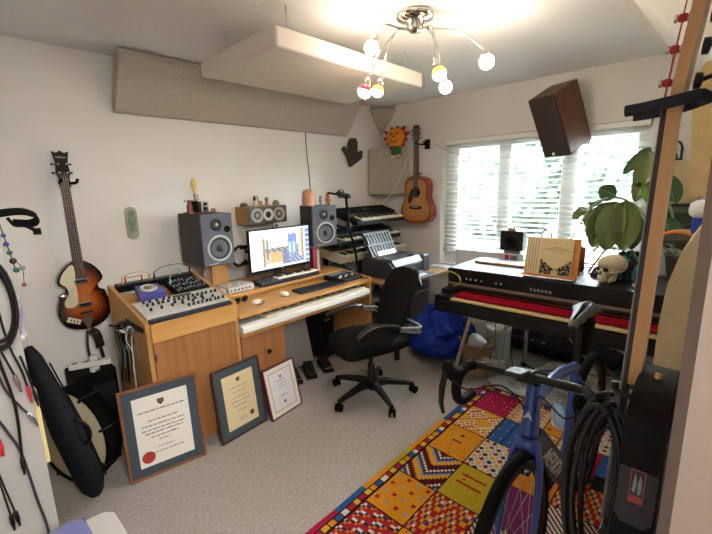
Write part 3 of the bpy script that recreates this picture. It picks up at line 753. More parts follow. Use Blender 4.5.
# ================================================================ FRAMED CERTIFICATES LEANING ON THE DESK
def certificate(label, BL, BR, TL, frame_m, mount_m, paper_m, fw, mw_, seal, crest_m, lines, inner=None):
    BL, BR, TL = V(BL), V(BR), V(TL)
    w = (BR-BL).length; h = (TL-BL).length
    F = fr(BL, BR-BL, TL-BL)
    r = thing('framed_certificate', label, 'framed certificate', mw=F, group='framed certificates leaning on the desk')
    for nm, (x0, x1, y0, y1) in {'a': (0, w, 0, fw), 'b': (0, w, h-fw, h), 'c': (0, fw, fw, h-fw), 'd': (w-fw, w, fw, h-fw)}.items():
        mb = MB(); mb.bx(x0, x1, y0, y1, -.018, 0); build('frame_bar', mb, frame_m, r, bevel=.002)
    mb = MB(); mb.bx(fw, w-fw, fw, h-fw, -.016, -.006); build('mount', mb, mount_m, r)
    mb = MB(); mb.bx(fw+mw_, w-fw-mw_, fw+mw_, h-fw-mw_, -.006, -.0052); pp = build('paper', mb, paper_m, r)
    rnd = random.Random(int(w*1000)); x0, x1, y0, y1 = fw+mw_, w-fw-mw_, fw+mw_, h-fw-mw_; pw, ph = x1-x0, y1-y0
    if inner:
        mb = MB(); e = .018; t = .003
        for a in ((x0-e, x1+e, y0-e, y0-e+t), (x0-e, x1+e, y1+e-t, y1+e), (x0-e, x0-e+t, y0-e, y1+e), (x1+e-t, x1+e, y0-e, y1+e)): mb.bx(a[0], a[1], a[2], a[3], -.0058, -.0050)
        build('mount_line', mb, inner, r)
    c = ((x0+x1)/2, y1-ph*.12); s = pw*.06
    mb = MB(); mb.prism([(c[0]-s, c[1]+s), (c[0]+s, c[1]+s), (c[0]+s, c[1]-.2*s), (c[0], c[1]-1.2*s), (c[0]-s, c[1]-.2*s)], -.0052, -.0048); mb.mi = 1
    mb.prism([(c[0]-s*.6, c[1]+s*.6), (c[0]+s*.6, c[1]+s*.6), (c[0], c[1]-s*.6)], -.0049, -.0046); build('crest', mb, crest_m, pp)
    mb = MB()
    for fy, fx, th, dens in lines:
        y = y1-ph*fy; x = (x0+x1)/2-pw*fx/2
        while x < (x0+x1)/2+pw*fx/2:
            ww = rnd.uniform(.010, .026)*dens; mb.bx(x, min(x+ww, (x0+x1)/2+pw*fx/2), y-th/2, y+th/2+rnd.uniform(0, th*.5), -.0052, -.0050); x += ww+.005
    build('lettering', mb, mat('ink', '#8c8782', .9), pp)
    if seal:
        mb = MB(); R = pw*seal[2]
        mb.prism([(x0+pw*seal[0]+R*(1+.06*(k % 2))*math.cos(k*PI/18), y0+ph*seal[1]+R*(1+.06*(k % 2))*math.sin(k*PI/18)) for k in range(36)], -.0052, -.0042); build('seal', mb, seal[3], pp)
    mb = MB(); mb.bx(fw-.002, w-fw+.002, fw-.002, h-fw+.002, -.0035, -.0025); build('glazing', mb, gz, r)
M_mount = mat('slate_mount', '#46525a', .85)
L1 = ((.22, .86, .006, 1.2), (.36, .55, .0055, 1), (.43, .78, .0055, 1), (.49, .80, .0055, 1), (.54, .70, .0055, 1), (.60, .50, .006, 1), (.66, .22, .0045, 1), (.76, .3, .004, .8), (.83, .62, .005, 1))
certificate('largest framed certificate, in an oak frame, with a big red seal', (-3.243, -.885, .001), (-2.851, -.958, .001), (-3.234, -.842, .512),
            wood('oak_frame', '#925c30', '#74461f', 'x'), M_mount, mat('paper_white', '#efebe2', .9), .014, .046, (.16, .13, .115, mat('red_wax', '#b93a35', .7)), [mat('crest_dark', '#4a4038', .8), mat('crest_red', '#9a4a3a', .8)], L1)
L2 = ((.25, .6, .004, 1), (.34, .4, .004, 1), (.44, .5, .004, 1), (.52, .62, .004, 1), (.60, .5, .004, 1), (.70, .3, .004, 1), (.84, .25, .004, .8), (.88, .2, .004, .8))
certificate('framed certificate with cream paper, dark frame and small brown seal leaning between the other two', (-2.748, -.962, .001), (-2.408, -.938, .001), (-2.762, -.910, .460),
            wood('walnut_frame', '#4a3430', '#33221f', 'x'), M_mount, mat('paper_cream', '#e2d2aa', .9), .010, .048, (.80, .16, .07, mat('brown_seal', '#7c3a34', .7)), [mat('crest_olive', '#55523a', .8), mat('crest_olive2', '#6b6a4a', .8)], L2)
L3 = ((.22, .5, .004, 1), (.33, .4, .003, 1), (.40, .3, .003, 1), (.47, .35, .003, 1), (.66, .2, .003, .8), (.70, .55, .003, .8))
certificate('smallest framed certificate with a maroon frame and white mount leaning by the drawer', (-2.398, -.985, .001), (-2.115, -.952, .001), (-2.414, -.912, .343),
            mat('maroon_frame', '#5a1a34', .35), mat('white_mount', '#ece8e0', .9), mat('paper_blue', '#e6e6ec', .9), .009, .050, (.5, .12, .06, mat('blue_seal', '#4a7fa8', .7)), [mat('crest_purple', '#8a6a94', .8), mat('crest_orange', '#b9744a', .8)], L3, inner=mat('maroon_line', '#7a2c3e', .7))

# ================================================================ VIOLIN BASS ON THE WALL
def sym(half):
    """closed outline from a list of (along, half width), mirrored"""
    return [(w, t) for t, w in half]+[(-w, t) for t, w in half[::-1]]
def burst_top(mb, outline, c, z, cols, n=9, dome=.012):
    """top plate as rings from the rim inwards, colour following the finish; outline 2D ccw"""
    N = len(outline)
    for k in range(n):
        a, b_ = 1-k/n, 1-(k+1)/n
        mb.cc = cols(k/(n-1))
        def P(s): return [V((c[0]+(p[0]-c[0])*s, c[1]+(p[1]-c[1])*s, z+dome*(1-s*s))) for p in outline]
        A, B = P(a), P(max(b_, .0001))
        mb.add(A+B, [(i, (i+1) % N, N+(i+1) % N, N+i) for i in range(N)], True)
def lerpc(stops, t):
    for (t0, c0), (t1, c1) in zip(stops, stops[1:]):
        if t <= t1:
            k = (t-t0)/(t1-t0); a, b_ = lin(c0), lin(c1); return tuple(a[i]+(b_[i]-a[i])*k for i in range(4))
    return lin(stops[-1][1])
vb = thing('violin_bass', 'sunburst violin-shaped bass guitar with pearl pickguard hung on the wall beside the desk', 'bass guitar',
           mw=fr((-3.147, -.085, .672), (1, 0, 0), (.018, 0, 1)))    # local x right, y up, z towards the room
half = [(0, .02), (.012, .068), (.04, .112), (.085, .139), (.125, .146), (.17, .141), (.21, .128), (.236, .124), (.243, .108), (.258, .092), (.282, .090), (.302, .102), (.309, .118), (.33, .122), (.362, .112), (.398, .088), (.43, .054), (.446, .02)]
ol = spline2(sym(half), 2)
mb = MB(); mb.prism(ol, -.045, 0.0); build('body', mb, mat('bass_sides', '#3a1a10', .25, coat=.5), vb, bevel=.003)
mb = MB(); burst_top(mb, ol, (0, .2), .0005, lambda t: lerpc([(0, '#1a0b07'), (.18, '#431a0d'), (.4, '#8a3f16'), (.7, '#b8622a'), (1, '#c67a38')], t)); bt = build('top_plate', mb, vcol_mat('sunburst', .22, coat=.6), vb)
mb = MB(); mb.prism(spline2([(-.03, .425), (-.078, .395), (-.108, .345), (-.108, .318), (-.086, .296), (-.074, .255), (-.086, .228), (-.104, .20), (-.10, .165), (-.06, .16), (-.035, .19), (-.03, .30)], 4), .012, .016)
build('pickguard', mb, mat('pearl', '#cfc8a8', .2, var=.15, vscale=60), vb)
mb = MB(); mb.box((-.072, .072, .013), (.075, .032, .006), M.Rotation(math.radians(-28), 3, 'Z')); cp = build('control_plate', mb, mat('cream_plate', '#ddd6bd', .3), vb, bevel=.002)
for i in range(3):
    mb = MB(); mb.box((-.088+i*.016, .080-i*.0085, .018), (.006, .012, .006), M.Rotation(math.radians(-28), 3, 'Z')); build('switch', mb, M_black, cp)
for y in (.318, .165):
    mb = MB(); mb.bx(-.037, .037, y-.016, y+.016, .010, .022); pk = build('pickup', mb, M_steel, vb, bevel=.003)
    mb = MB(); mb.bx(-.03, .03, y-.009, y+.009, .022, .023); build('pickup_face', mb, M_black, pk)
mb = MB(); mb.bx(-.035, .035, .108, .118, .010, .026); build('bridge', mb, M_black, vb, bevel=.002)
mb = MB(); mb.prism([(-.022, .085), (.022, .085), (.026, .06), (.006, .0), (-.006, .0), (-.026, .06)], .012, .018); build('tailpiece', mb, M_steel, vb)
mb = MB(); mb.prism([(-.026, .43), (.026, .43), (.021, .945), (-.021, .945)], -.006, .012); build('neck', mb, mat('dark_neck', '#55321f', .35), vb, bevel=.004)
mb = MB(); mb.prism([(-.026, .33), (.026, .33), (.021, .945), (-.021, .945)], .0125, .018); fb = build('fretboard', mb, mat('bass_rosewood', '#46291b', .5), vb)
mb = MB()
for k in range(22):
    y = .945-.76*(1-2**(-k/12.0))*1.0
    mb.bx(-.0225, .0225, y-.0005, y+.0005, .018, .0186)
build('frets', mb, M_steel, fb)
mb = MB(); mb.prism([(-.022, .94), (.022, .94), (.036, .985), (.031, 1.04), (.042, 1.110), (.019, 1.100), (0, 1.114), (-.019, 1.100), (-.042, 1.110), (-.031, 1.04), (-.036, .985)], -.004, .012); hs = build('headstock', mb, mat('gloss_black', '#131214', .15), vb, bevel=.002)
text('lettering', 'H\u00f6fner', .018, M_lgrey, hs, MW[vb.name] @ T(0, 1.075, .0125), .0003)
for x in (-1, 1):
    for y in (.985, 1.035):
        mb = MB(); mb.lathe([(.006, 0), (.006, .018), (0, .019)], (x*.02, y, .012), n=10); tp = build('tuner_post', mb, M_chrome, vb)
        mb = MB(); mb.tube([(x*.030, y, -.006), (x*.042, y, -.006)], .003, 6); mb.ball((x*.046, y, -.006), (.008, .007, .004), 10, 6); build('tuner_key', mb, M_dgrey, tp)
for i in range(4):
    mb = MB(); x = -.015+i*.01; mb.tube([(x*1.3, .06, .022), (x*1.25, .113, .0275), (x, .945, .0205), (x*1.2, .985, .02)], .0009, 5); build('string', mb, M_steel, vb)
wh = thing('guitar_hanger', 'black forked wall hook holding the violin bass by its headstock', 'guitar hanger', (-3.128, -.003, 1.60), group='guitar wall hooks')
mb = MB(); mb.bx(-3.155, -3.10, -.016, -.001, 1.57, 1.66); build('plate', mb, M_black, wh, bevel=.003, world=True)
mb = MB(); mb.tube([(-3.128, -.01, 1.606), (-3.128, -.055, 1.606)], .008, 8); mb.tube([(-3.168, -.125, 1.615), (-3.170, -.085, 1.600), (-3.150, -.06, 1.596), (-3.128, -.055, 1.596), (-3.106, -.06, 1.596), (-3.085, -.085, 1.600), (-3.087, -.125, 1.615)], .009, 8, sub=4); build('fork', mb, M_rubber, wh, world=True)
st = thing('guitar_strap', 'dark brown leather strap dangling from the bottom of the violin bass', 'strap', (-3.12, -.06, .67))
mb = MB()
def ribbon(mb, pts, w, th, side, sub=6):
    """flat band along a path; side = direction of its width"""
    pts = smooth_path(pts, sub) if sub else [V(p) for p in pts]; side = V(side).normalized(); rings = []
    for i, p in enumerate(pts):
        t = (pts[min(i+1, len(pts)-1)]-pts[max(i-1, 0)]).normalized(); s = (side-t*side.dot(t)).normalized(); n = t.cross(s)
        rings.append([p+s*w/2+n*th/2, p-s*w/2+n*th/2, p-s*w/2-n*th/2, p+s*w/2-n*th/2])
    return mb.ring(rings, True, False)
ribbon(mb, [(-3.145, -.11, .668), (-3.12, -.13, .64), (-3.105, -.11, .56), (-3.10, -.09, .53)], .05, .004, (1, .1, 0)); build('wide_band', mb, mat('dark_leather', '#2c1c17', .55), st, world=True)
mb = MB(); ribbon(mb, [(-3.10, -.09, .535), (-3.09, -.08, .45), (-3.085, -.09, .40)], .02, .004, (1, .1, 0)); ribbon(mb, [(-3.16, -.10, .665), (-3.175, -.12, .55), (-3.16, -.10, .42), (-3.15, -.09, .45)], .014, .003, (1, .1, 0)); build('tail', mb, mat('dark_leather', '#2c1c17', .55), st, world=True)

# green glass plaque on the wall
pl = thing('glass_plaque', 'oval pale green glass plaque hung on the wall between bass and speaker', 'plaque', mw=fr((-2.78, -.004, 1.32), (1, 0, 0), (-.10, 0, 1)))
mb = MB(); mb.prism(rnd_rect(.075, .225, .037, 8), 0, .012); build('rim', mb, mat('sage_glass', '#a2ab97', .25, var=.2, vscale=30), pl, bevel=.004)
mb = MB(); mb.prism(rnd_rect(.045, .15, .022, 6, (0, .015)), .012, .016); build('inset', mb, mat('sage_dark', '#7f8f7a', .3, var=.3, vscale=40), pl, bevel=.002)

# ================================================================ SHELF UNIT AT THE LEFT WALL, with cables on its end
M_shelf = mat('white_melamine', '#a19e99', .45)
bs = thing('bookcase', 'white bookcase end panel hung with cables', 'bookcase', (-3.80, -1.35, 0))
mb = MB(); mb.bx(-3.99, -3.632, -1.70, -1.68, 0, 1.45); build('side_panel', mb, M_shelf, bs, bevel=.002, world=True)
mb = MB(); mb.bx(-3.99, -3.632, -1.02, -1.00, 0, 1.45); build('side_panel', mb, M_shelf, bs, bevel=.002, world=True)
for z in (.05, .40, .74, 1.08, 1.43):
    mb = MB(); mb.bx(-3.99, -3.634, -1.68, -1.02, z-.01, z+.01); build('shelf', mb, M_shelf, bs, world=True)
mb = MB(); mb.bx(-3.99, -3.985, -1.68, -1.02, .04, 1.44); build('back', mb, M_shelf, bs, world=True)
def lead(label, pts, r, m, plug=None, plug_m=None, sub=6, group='leads hanging on the bookcase end'):
    o = thing('audio_lead', label, 'cable', pts[-1], group=group)
    mb = MB(); mb.tube(pts, r, 7, sub=sub); build('wire', mb, m, o, world=True)
    if plug:
        p = V(pts[-1]); d = (p-V(pts[-2])).normalized(); d = (d+V((0, 0, -.6))).normalized()
        mb = MB(); mb.lathe([(r*.9, -.004), (plug*.8, .0), (plug*.85, .026), (plug*.6, .031), (plug*.4, .046), (0, .048)], p, d, 10); build('plug', mb, plug_m, o, world=True)
YP = -1.712
hk = thing('cable_hook', 'black hooks screwed to the bookcase end carrying the leads', 'hook', (-3.70, YP, 1.40))
for x in (-3.66, -3.70, -3.75):
    mb = MB(); mb.tube([(x, YP+.011, 1.405), (x, YP-.03, 1.40), (x, YP-.045, 1.42)], .004, 6, sub=4); build('peg', mb, M_black, hk, world=True)
def coil(label, c, rx, rz, n, r, m, seed, y):
    rnd = random.Random(seed); o = thing('cable_coil', label, 'cable', (c[0], y, c[1]+rz))
    mb = MB(); pts = []
    for k in range(n*14):
        a = 2*PI*k/14; j = k//14
        pts.append((c[0]+(rx+.006*math.sin(j*2.1+a*.5))*math.sin(a), y-.006*j+.004*math.sin(a*1.5), c[1]+(rz+.012*math.cos(j*1.7))*math.cos(a)))
    mb.tube(pts, r, 6, sub=2); build('wire', mb, m, o, world=True)
    return o
coil('coil of thick black cable hung high on the bookcase end', (-3.675, 1.27), .040, .105, 5, .0034, M_black, 1, -1.735)
lead('long black lead with a red phono plug hanging on the bookcase end', [(-3.66, -1.74, 1.40), (-3.668, -1.735, 1.28), (-3.662, -1.73, 1.16), (-3.648, -1.735, 1.08), (-3.643, -1.735, 1.03)], .0026, M_black, .0052, mat('plug_red', '#b3202c', .4))
lead('black lead with a black phono plug beside the red-plugged one', [(-3.645, -1.735, 1.12), (-3.638, -1.74, 1.07), (-3.632, -1.738, 1.015)], .0026, M_black, .0052, M_black)
lead('dark purple lead with a silver jack plug on the bookcase end', [(-3.69, -1.75, 1.38), (-3.70, -1.745, 1.20), (-3.69, -1.74, 1.06), (-3.665, -1.742, .985), (-3.652, -1.742, .96)], .003, mat('lead_purple', '#2e2033', .5), .006, M_steel)
lead('thick black lead running straight down the bookcase end', [(-3.68, -1.765, 1.39), (-3.69, -1.76, 1.18), (-3.676, -1.757, 1.0), (-3.684, -1.757, .85)], .0036, M_black, .0065, M_black)
lead('long dark lead trailing down to the foot of the bookcase end', [(-3.72, -1.75, 1.0), (-3.70, -1.748, .93), (-3.683, -1.745, .86), (-3.672, -1.745, .72), (-3.663, -1.745, .57), (-3.70, -1.74, .40)], .0032, mat('lead_purple', '#2e2033', .5))
lead('pair of slim leads with long black connectors low on the bookcase end', [(-3.745, -1.75, .92), (-3.735, -1.748, .80), (-3.729, -1.748, .70)], .0022, M_black, .006, M_black)
lead('second slim lead with a long black connector low on the bookcase end', [(-3.74, -1.748, .90), (-3.728, -1.748, .78), (-3.719, -1.748, .705)], .0022, M_black, .006, M_black)
lead('lead with a fat red plug at the middle of the bookcase end', [(-3.74, -1.76, 1.1), (-3.73, -1.755, .98), (-3.722, -1.752, .92)], .0026, M_dgrey, .009, mat('plug_red', '#b3202c', .4))
lead('lead with a pinkish grey connector on the bookcase end', [(-3.71, -1.77, 1.3), (-3.68, -1.765, 1.15), (-3.665, -1.765, 1.08)], .0026, M_black, .0065, mat('plug_pink', '#6a545c', .5))
# things sticking out of the shelves
cn = thing('painted_tin', 'tall white and purple tin sticking out of the bookcase', 'tin', (-3.612, -1.45, 1.092), group='things sticking out of the bookcase')
mb = MB(); mb.lathe([(.02, 0), (.02, .12)], (-3.612, -1.45, 1.093), n=18); build('body', mb, mat('tin_purple', '#7b5f8c', .35, c2='#d6d1da', vscale=18), cn, world=True)
mb = MB(); mb.lathe([(.021, 0), (.021, .018), (.016, .022), (0, .022)], (-3.612, -1.45, 1.213), n=18); build('lid', mb, M_lgrey, cn, world=True)
lb = thing('light_bulb', 'clear spare light bulb lying at the edge of a bookcase shelf', 'bulb', (-3.60, -1.52, 1.09))
mb = MB(); mb.ball((-3.622, -1.52, 1.1075), .016, 14, 10); build('globe', mb, mat('glass_white', '#d8d6cf', .15), lb, world=True)
mb = MB(); mb.lathe([(.009, 0), (.010, .016), (.006, .022), (0, .022)], (-3.622, -1.52, 1.120), (0, 0, 1), 12); build('cap', mb, M_steel, lb, world=True)
for i in range(4):
    solo('book', MB().bx(-3.86, -3.618-.003*i, -1.655+i*.033, -1.655+i*.033+.028, .751, .985-.012*i), mat('book_yellow%d' % i, ('#d9c98a', '#cfc3a0', '#c7a05a', '#8f9a9c')[i], .7),
         ('pale yellow book nearest the bookcase end', 'cream book second from the bookcase end', 'ochre book third from the bookcase end', 'grey book furthest from the bookcase end')[i], 'book', 'books in the bookcase', bevel=.002)
ch = thing('charm_string', 'string of blue and green charms hanging from the bookcase top', 'charms', (-3.60, -1.55, 1.44))
for z, x, r, m in ((1.42, -3.612, .006, mat('charm_blue', '#223f80', .4)), (1.395, -3.610, .007, mat('charm_blue', '#223f80', .4)), (1.37, -3.606, .007, mat('charm_teal', '#1a5a52', .4)), (1.345, -3.602, .009, M_dgrey), (1.318, -3.599, .008, mat('charm_teal', '#1a5a52', .4)), (1.322, -3.584, .007, M_grey), (1.272, -3.588, .006, mat('charm_red', '#7a2630', .4))):
    mb = MB(); mb.ball((x, -1.55, z), (r, r*.5, r), 10, 6); build('charm', mb, m, ch, world=True)
mb = MB(); mb.tube([(-3.615, -1.55, 1.452), (-3.607, -1.55, 1.38), (-3.599, -1.55, 1.31)], .0015, 5); mb.tube([(-3.600, -1.55, 1.35), (-3.585, -1.55, 1.32), (-3.588, -1.55, 1.27)], .0012, 5, sub=3); build('thread', mb, M_dgrey, ch, world=True)
sp = thing('black_strap', 'black webbing strap lying over the bookcase top with its loop hanging off', 'strap', (-3.65, -1.6, 1.45))
mb = MB(); ribbon(mb, [(-3.80, -1.60, 1.462), (-3.66, -1.60, 1.478), (-3.58, -1.60, 1.487), (-3.545, -1.60, 1.477), (-3.538, -1.60, 1.462), (-3.552, -1.59, 1.452), (-3.59, -1.585, 1.456)], .038, .006, (0, 1, .4)); build('band', mb, M_blackm, sp, world=True)
mb = MB(); ribbon(mb, [(-3.60, -1.585, 1.470), (-3.588, -1.585, 1.452), (-3.565, -1.59, 1.447), (-3.542, -1.59, 1.428)], .022, .006, (0, 1, .4)); mb.box((-3.541, -1.59, 1.427), (.016, .022, .018)); build('tail', mb, M_blackm, sp, world=True)

# ================================================================ FLOOR AT THE LEFT: bag, drum, amplifier, stool
ax0, ax1 = V((-3.388, -.865, .05)), V((-3.55, -.955, .90))
bg = thing('instrument_bag', 'long slim black padded bag leaning against the bookcase', 'bag', (ax0.x, ax0.y, 0))
d = (ax1-ax0).normalized(); side = V((.62, .78, 0)); side = (side-d*side.dot(d)).normalized(); nn = d.cross(side)
mb = MB(); rings = []
for k in range(15):
    t = k/14; p = ax0.lerp(ax1, t); s = (.55 if k == 0 else .9 if k == 1 else 1.0 if k < 8 else 1-(k-7)*.075)
    if k == 14: s *= .6
    rings.append([p+side*math.cos(a)*.066*s*(1+.1*abs(math.sin(2*a)))+nn*math.sin(a)*.05*s*(1+.1*abs(math.sin(2*a))) for a in [2*PI*j/20 for j in range(20)]])
mb.ring(rings); build('body', mb, mat('nylon', '#0e1016', .7, spec=.2, var=.15, vscale=25, bump=.25, bscale=60), bg, world=True)
mb = MB(); mb.tube([ax0.lerp(ax1, t)+side*.03-nn*.054*(1 if t < .5 else 1-(t-.5)*1.0) for t in (.08, .3, .5, .7, .88)], .004, 6); build('zip', mb, M_black, bg, world=True)
mb = MB(); q = ax0.lerp(ax1, .45)-nn*.055; mb.tube([q+d*.08, q-nn*.03+d*.03, q-nn*.03-d*.03, q-d*.08], .008, 6, sub=4); build('handle', mb, M_black, bg, world=True)

dc = V((-3.412, -.63, .268)); dn = V((-.90, -.43, .06)).normalized()
dr = thing('bass_drum', 'black drum with a large cream head standing on the floor behind the slim bag', 'drum', (dc.x, dc.y, 0))
mb = MB(); mb.lathe([(.245, -.09), (.245, -.005)], dc, dn, 40); build('shell', mb, mat('drum_black', '#040404', .8, spec=.08), dr, world=True)
mb = MB(); mb.lathe([(.258, -.035), (.260, .012), (.25, .016), (.245, .006)], dc, dn, 40, caps=False); build('hoop', mb, mat('drum_black', '#040404', .8), dr, world=True)
mb = MB(); mb.lathe([(.247, .003), (.235, .006), (0, .008)], dc, dn, 40, caps=False); build('drumhead', mb, mat('drumhead', '#c9bc9c', .5, var=.05, vscale=6), dr, world=True)
u = dn.orthogonal().normalized(); w_ = dn.cross(u)
for k in range(8):
    a = 2*PI*k/8+.3; e = dc+(u*math.cos(a)+w_*math.sin(a))*.256
    mb = MB(); mb.tube([e-dn*.085, e-dn*.05, e+dn*.022], .006, 6); mb.tube([e+dn*.020, e+dn*.02-(u*math.cos(a)+w_*math.sin(a))*.018], .008, 6); build('claw', mb, M_black, dr, world=True)

am = thing('bass_amplifier', 'black amplifier box standing between the drum and the desk', 'amplifier', (-3.195, -.2, 0))
mb = MB(); mb.bx(-3.31, -3.08, -.30, -.06, .012, .445); build('cabinet', mb, M_blackm, am, bevel=.012, seg=3, world=True)
mb = MB(); mb.bx(-3.29, -3.10, -.312, -.301, .04, .36); build('grille', mb, mat('grille_cloth', '#101011', .9, bump=.5, bscale=700), am, world=True)
for x in (-3.30, -3.12):
    for y in (-.28, -.09):
        mb = MB(); mb.lathe([(.014, 0), (.016, .011)], (x, y, .001), n=10); build('foot', mb, M_rubber, am, world=True)
ps = thing('power_strip', 'white power strip lying on top of the black amplifier', 'power strip', (-3.185, -.17, .446), math.radians(-22))
mb = MB(); mb.bx(-.115, .115, -.026, .026, .001, .036); build('case', mb, M_white, ps, bevel=.005)
for i in range(3):
    mb = MB(); mb.bx(-.085+i*.06-.014, -.085+i*.06+.014, -.016, .016, .036, .0372); build('socket', mb, M_grey, ps)
mb = MB(); mb.bx(.0, .045, -.02, .02, .0375, .07); build('plug', mb, M_white, ps, bevel=.005)
ad = thing('plug_adapter', 'small white plug lying at the front edge of the black amplifier', 'plug', (-3.19, -.275, .446), math.radians(30))
mb = MB(); mb.bx(-.025, .025, -.015, .015, .001, .03); build('case', mb, M_white, ad, bevel=.005)
for x in (-.01, .01):
    mb = MB(); mb.bx(x-.003, x+.003, -.03, -.015, .012, .016); build('pin', mb, M_steel, ad)

stl = thing('side_stool', 'white topped square stool at the foot of the bookcase', 'stool', (-3.70, -1.95, 0))
mb = MB(); mb.prism(rnd_rect(.38, .36, .04, 5, (-3.705, -1.965)), .572, .60); build('seat', mb, mat('stool_white', '#bab6b1', .5), stl, bevel=.006, world=True)
for sx in (-1, 1):
    for sy in (-1, 1):
        mb = MB(); mb.bx(-3.705+sx*.155-.016, -3.705+sx*.155+.016, -1.965+sy*.145-.016, -1.965+sy*.145+.016, 0, .572); build('leg', mb, M_trim, stl, world=True)
cu = thing('purple_cushion', 'soft purple cushion lying on the white stool', 'cushion', (-3.685, -1.905, .60))
mb = MB()
def cush(u, v):
    a, b_ = u*2-1, v*2-1; h = (max(0, 1-a**4)*max(0, 1-b_**4))**.5
    return h
pts_t = lambda u, v, s: V((-3.685+(u-.5)*.20*(1-.06*(2*v-1)**2), -1.905+(v-.5)*.20*(1-.06*(2*u-1)**2), .630+s*.028*cush(u, v)+.003*math.sin(u*9)*math.cos(v*7)))
mb.grid(lambda u, v: pts_t(u, v, 1), 14, 14); mb.grid(lambda u, v: pts_t(1-u, v, -1), 14, 14)
build('cover', mb, mat('purple_knit', '#565a9c', .95, var=.12, vscale=60, bump=.5, bscale=250, sheen=.3), cu, world=True)
mb = MB(); mb.tube([(-3.78, -2.0, .63), (-3.59, -2.0, .63), (-3.59, -1.81, .63), (-3.78, -1.81, .63)], .004, 6, closed=True); build('piping', mb, mat('purple_piping', '#454a86', .9), cu, world=True)
# ================================================================ OFFICE CHAIR
oc = thing('office_chair', 'black swivel office chair with curved armrests at the desk', 'office chair', (-1.705, -1.262, 0), math.radians(158))
M_chairfab = mat('chair_cloth', '#131313', .9, spec=.15, var=.1, vscale=40, bump=.3, bscale=500)
M_chairpl = mat('chair_frame', '#090909', .45, spec=.35)
for k in range(5):
    a = math.radians(30-158+72*k); d = V((math.cos(a), math.sin(a), 0)); e = d*.315
    mb = MB()
    rings = []
    for t, hw, hh, z in ((.02, .032, .026, .105), (.35, .026, .02, .112), (.8, .019, .015, .088), (1.0, .016, .012, .074)):
        p = e*t+V((0, 0, z)); n = V((-d.y, d.x, 0)); rings.append([p+n*hw-V((0, 0, hh)), p-n*hw-V((0, 0, hh)), p-n*hw*.8+V((0, 0, hh)), p+n*hw*.8+V((0, 0, hh))])
    mb.ring(rings, True, False); lg = build('leg', mb, M_chairpl, oc, bevel=.005)
    n = V((-d.y, d.x, 0)); n = (n+d*.6*(1 if k % 2 else -1)).normalized()
    mb = MB()
    for s in (-1, 1): mb.lathe([(.012, -.009), (.027, -.008), (.029, 0), (.027, .008), (.012, .009)], e+V((0, 0, .0295))+n*s*.016, n, 18)
    mb.tube([e+V((0, 0, .0295)), e+V((0, 0, .07))], .008, 8); build('castor', mb, M_rubber, lg)
mb = MB(); mb.lathe([(.04, .07), (.042, .13), (.034, .15), (.030, .20), (.026, .205), (.026, .26), (.014, .262), (.014, .40)], n=20); mb.lathe([(.016, .045), (.022, .05), (.022, .075)], n=14); build('column', mb, M_chairpl, oc)
mb = MB(); mb.bx(-.17, .12, -.07, .07, .365, .40); build('mechanism', mb, M_chairpl, oc, bevel=.012)
mb = MB(); rings = []
for x, hw, zt, zb in ((-.235, .15, .475, .425), (-.20, .22, .497, .40), (-.05, .25, .50, .392), (.12, .25, .508, .392), (.21, .235, .503, .376), (.265, .19, .478, .372), (.285, .11, .445, .39)):
    rings.append([V((x, hw*math.cos(a)*(1 if abs(math.cos(a)) < .8 else 1), (zt+zb)/2+(zt-zb)/2*(1 if math.sin(a) > 0 else 1)*math.copysign(abs(math.sin(a))**.55, math.sin(a)))) for a in [2*PI*j/22 for j in range(22)]])
mb.ring(rings); build('seat', mb, M_chairfab, oc, sub=1)
mb = MB(); rings = []
for z, hw, x in ((.505, .13, -.205), (.53, .175, -.225), (.60, .195, -.247), (.72, .212, -.262), (.82, .207, -.28), (.895, .182, -.298), (.925, .14, -.306), (.935, .08, -.308)):
    rings.append([V((x+.027*math.copysign(abs(math.sin(a))**.7, math.sin(a))+.05*(math.cos(a)*hw/.21)**2, hw*math.cos(a), z)) for a in [2*PI*j/22 for j in range(22)]])
mb.ring(rings); mb.v = [V((p.x+.055-.22*(p.z-.53), p.y, p.z)) for p in mb.v]; build('backrest', mb, M_chairfab, oc, sub=1)
mb = MB(); mb.tube([(-.05, 0, .40), (-.18, 0, .385), (-.285, 0, .42), (-.315, 0, .50), (-.305, 0, .62), (-.325, 0, .76), (-.355, 0, .87)], [.03, .028, .026, .024, .02, .018, .015], 10, sub=5, flat=.7); build('back_frame', mb, M_chairpl, oc)
mb = MB(); mb.tube([(-.325, -.15, .83), (-.36, -.06, .875), (-.36, .06, .875), (-.325, .15, .83)], .012, 8, sub=4); build('back_bracket', mb, M_chairpl, oc)
for s in (-1, 1):
    mb = MB(); mb.tube([(-.292, s*.03, .555), (-.285, s*.19, .56), (-.235, s*.265, .575), (-.08, s*.285, .60)], .011, 8, sub=5); mb.tube([(-.285, s*.03, .515), (-.28, s*.19, .52), (-.23, s*.265, .54), (-.08, s*.285, .585)], .011, 8, sub=5); ar = build('arm', mb, M_grey, oc)
    mb = MB(); rings = []
    for t in range(11):
        k = t/10; x = -.065+.30*k; y = s*(.285-.035*math.sin(k*PI*.9)); z = .618+.022*math.sin(k*PI)-.035*k**3; ww = .036*(math.sin(PI*min(1, max(0, .12+.76*k)))**.5)
        rings.append([V((x, y+ww*math.cos(a), z+.013*math.sin(a))) for a in [2*PI*j/12 for j in range(12)]])
    mb.ring(rings); build('arm_pad', mb, mat('arm_pad', '#1a1918', .35), ar)

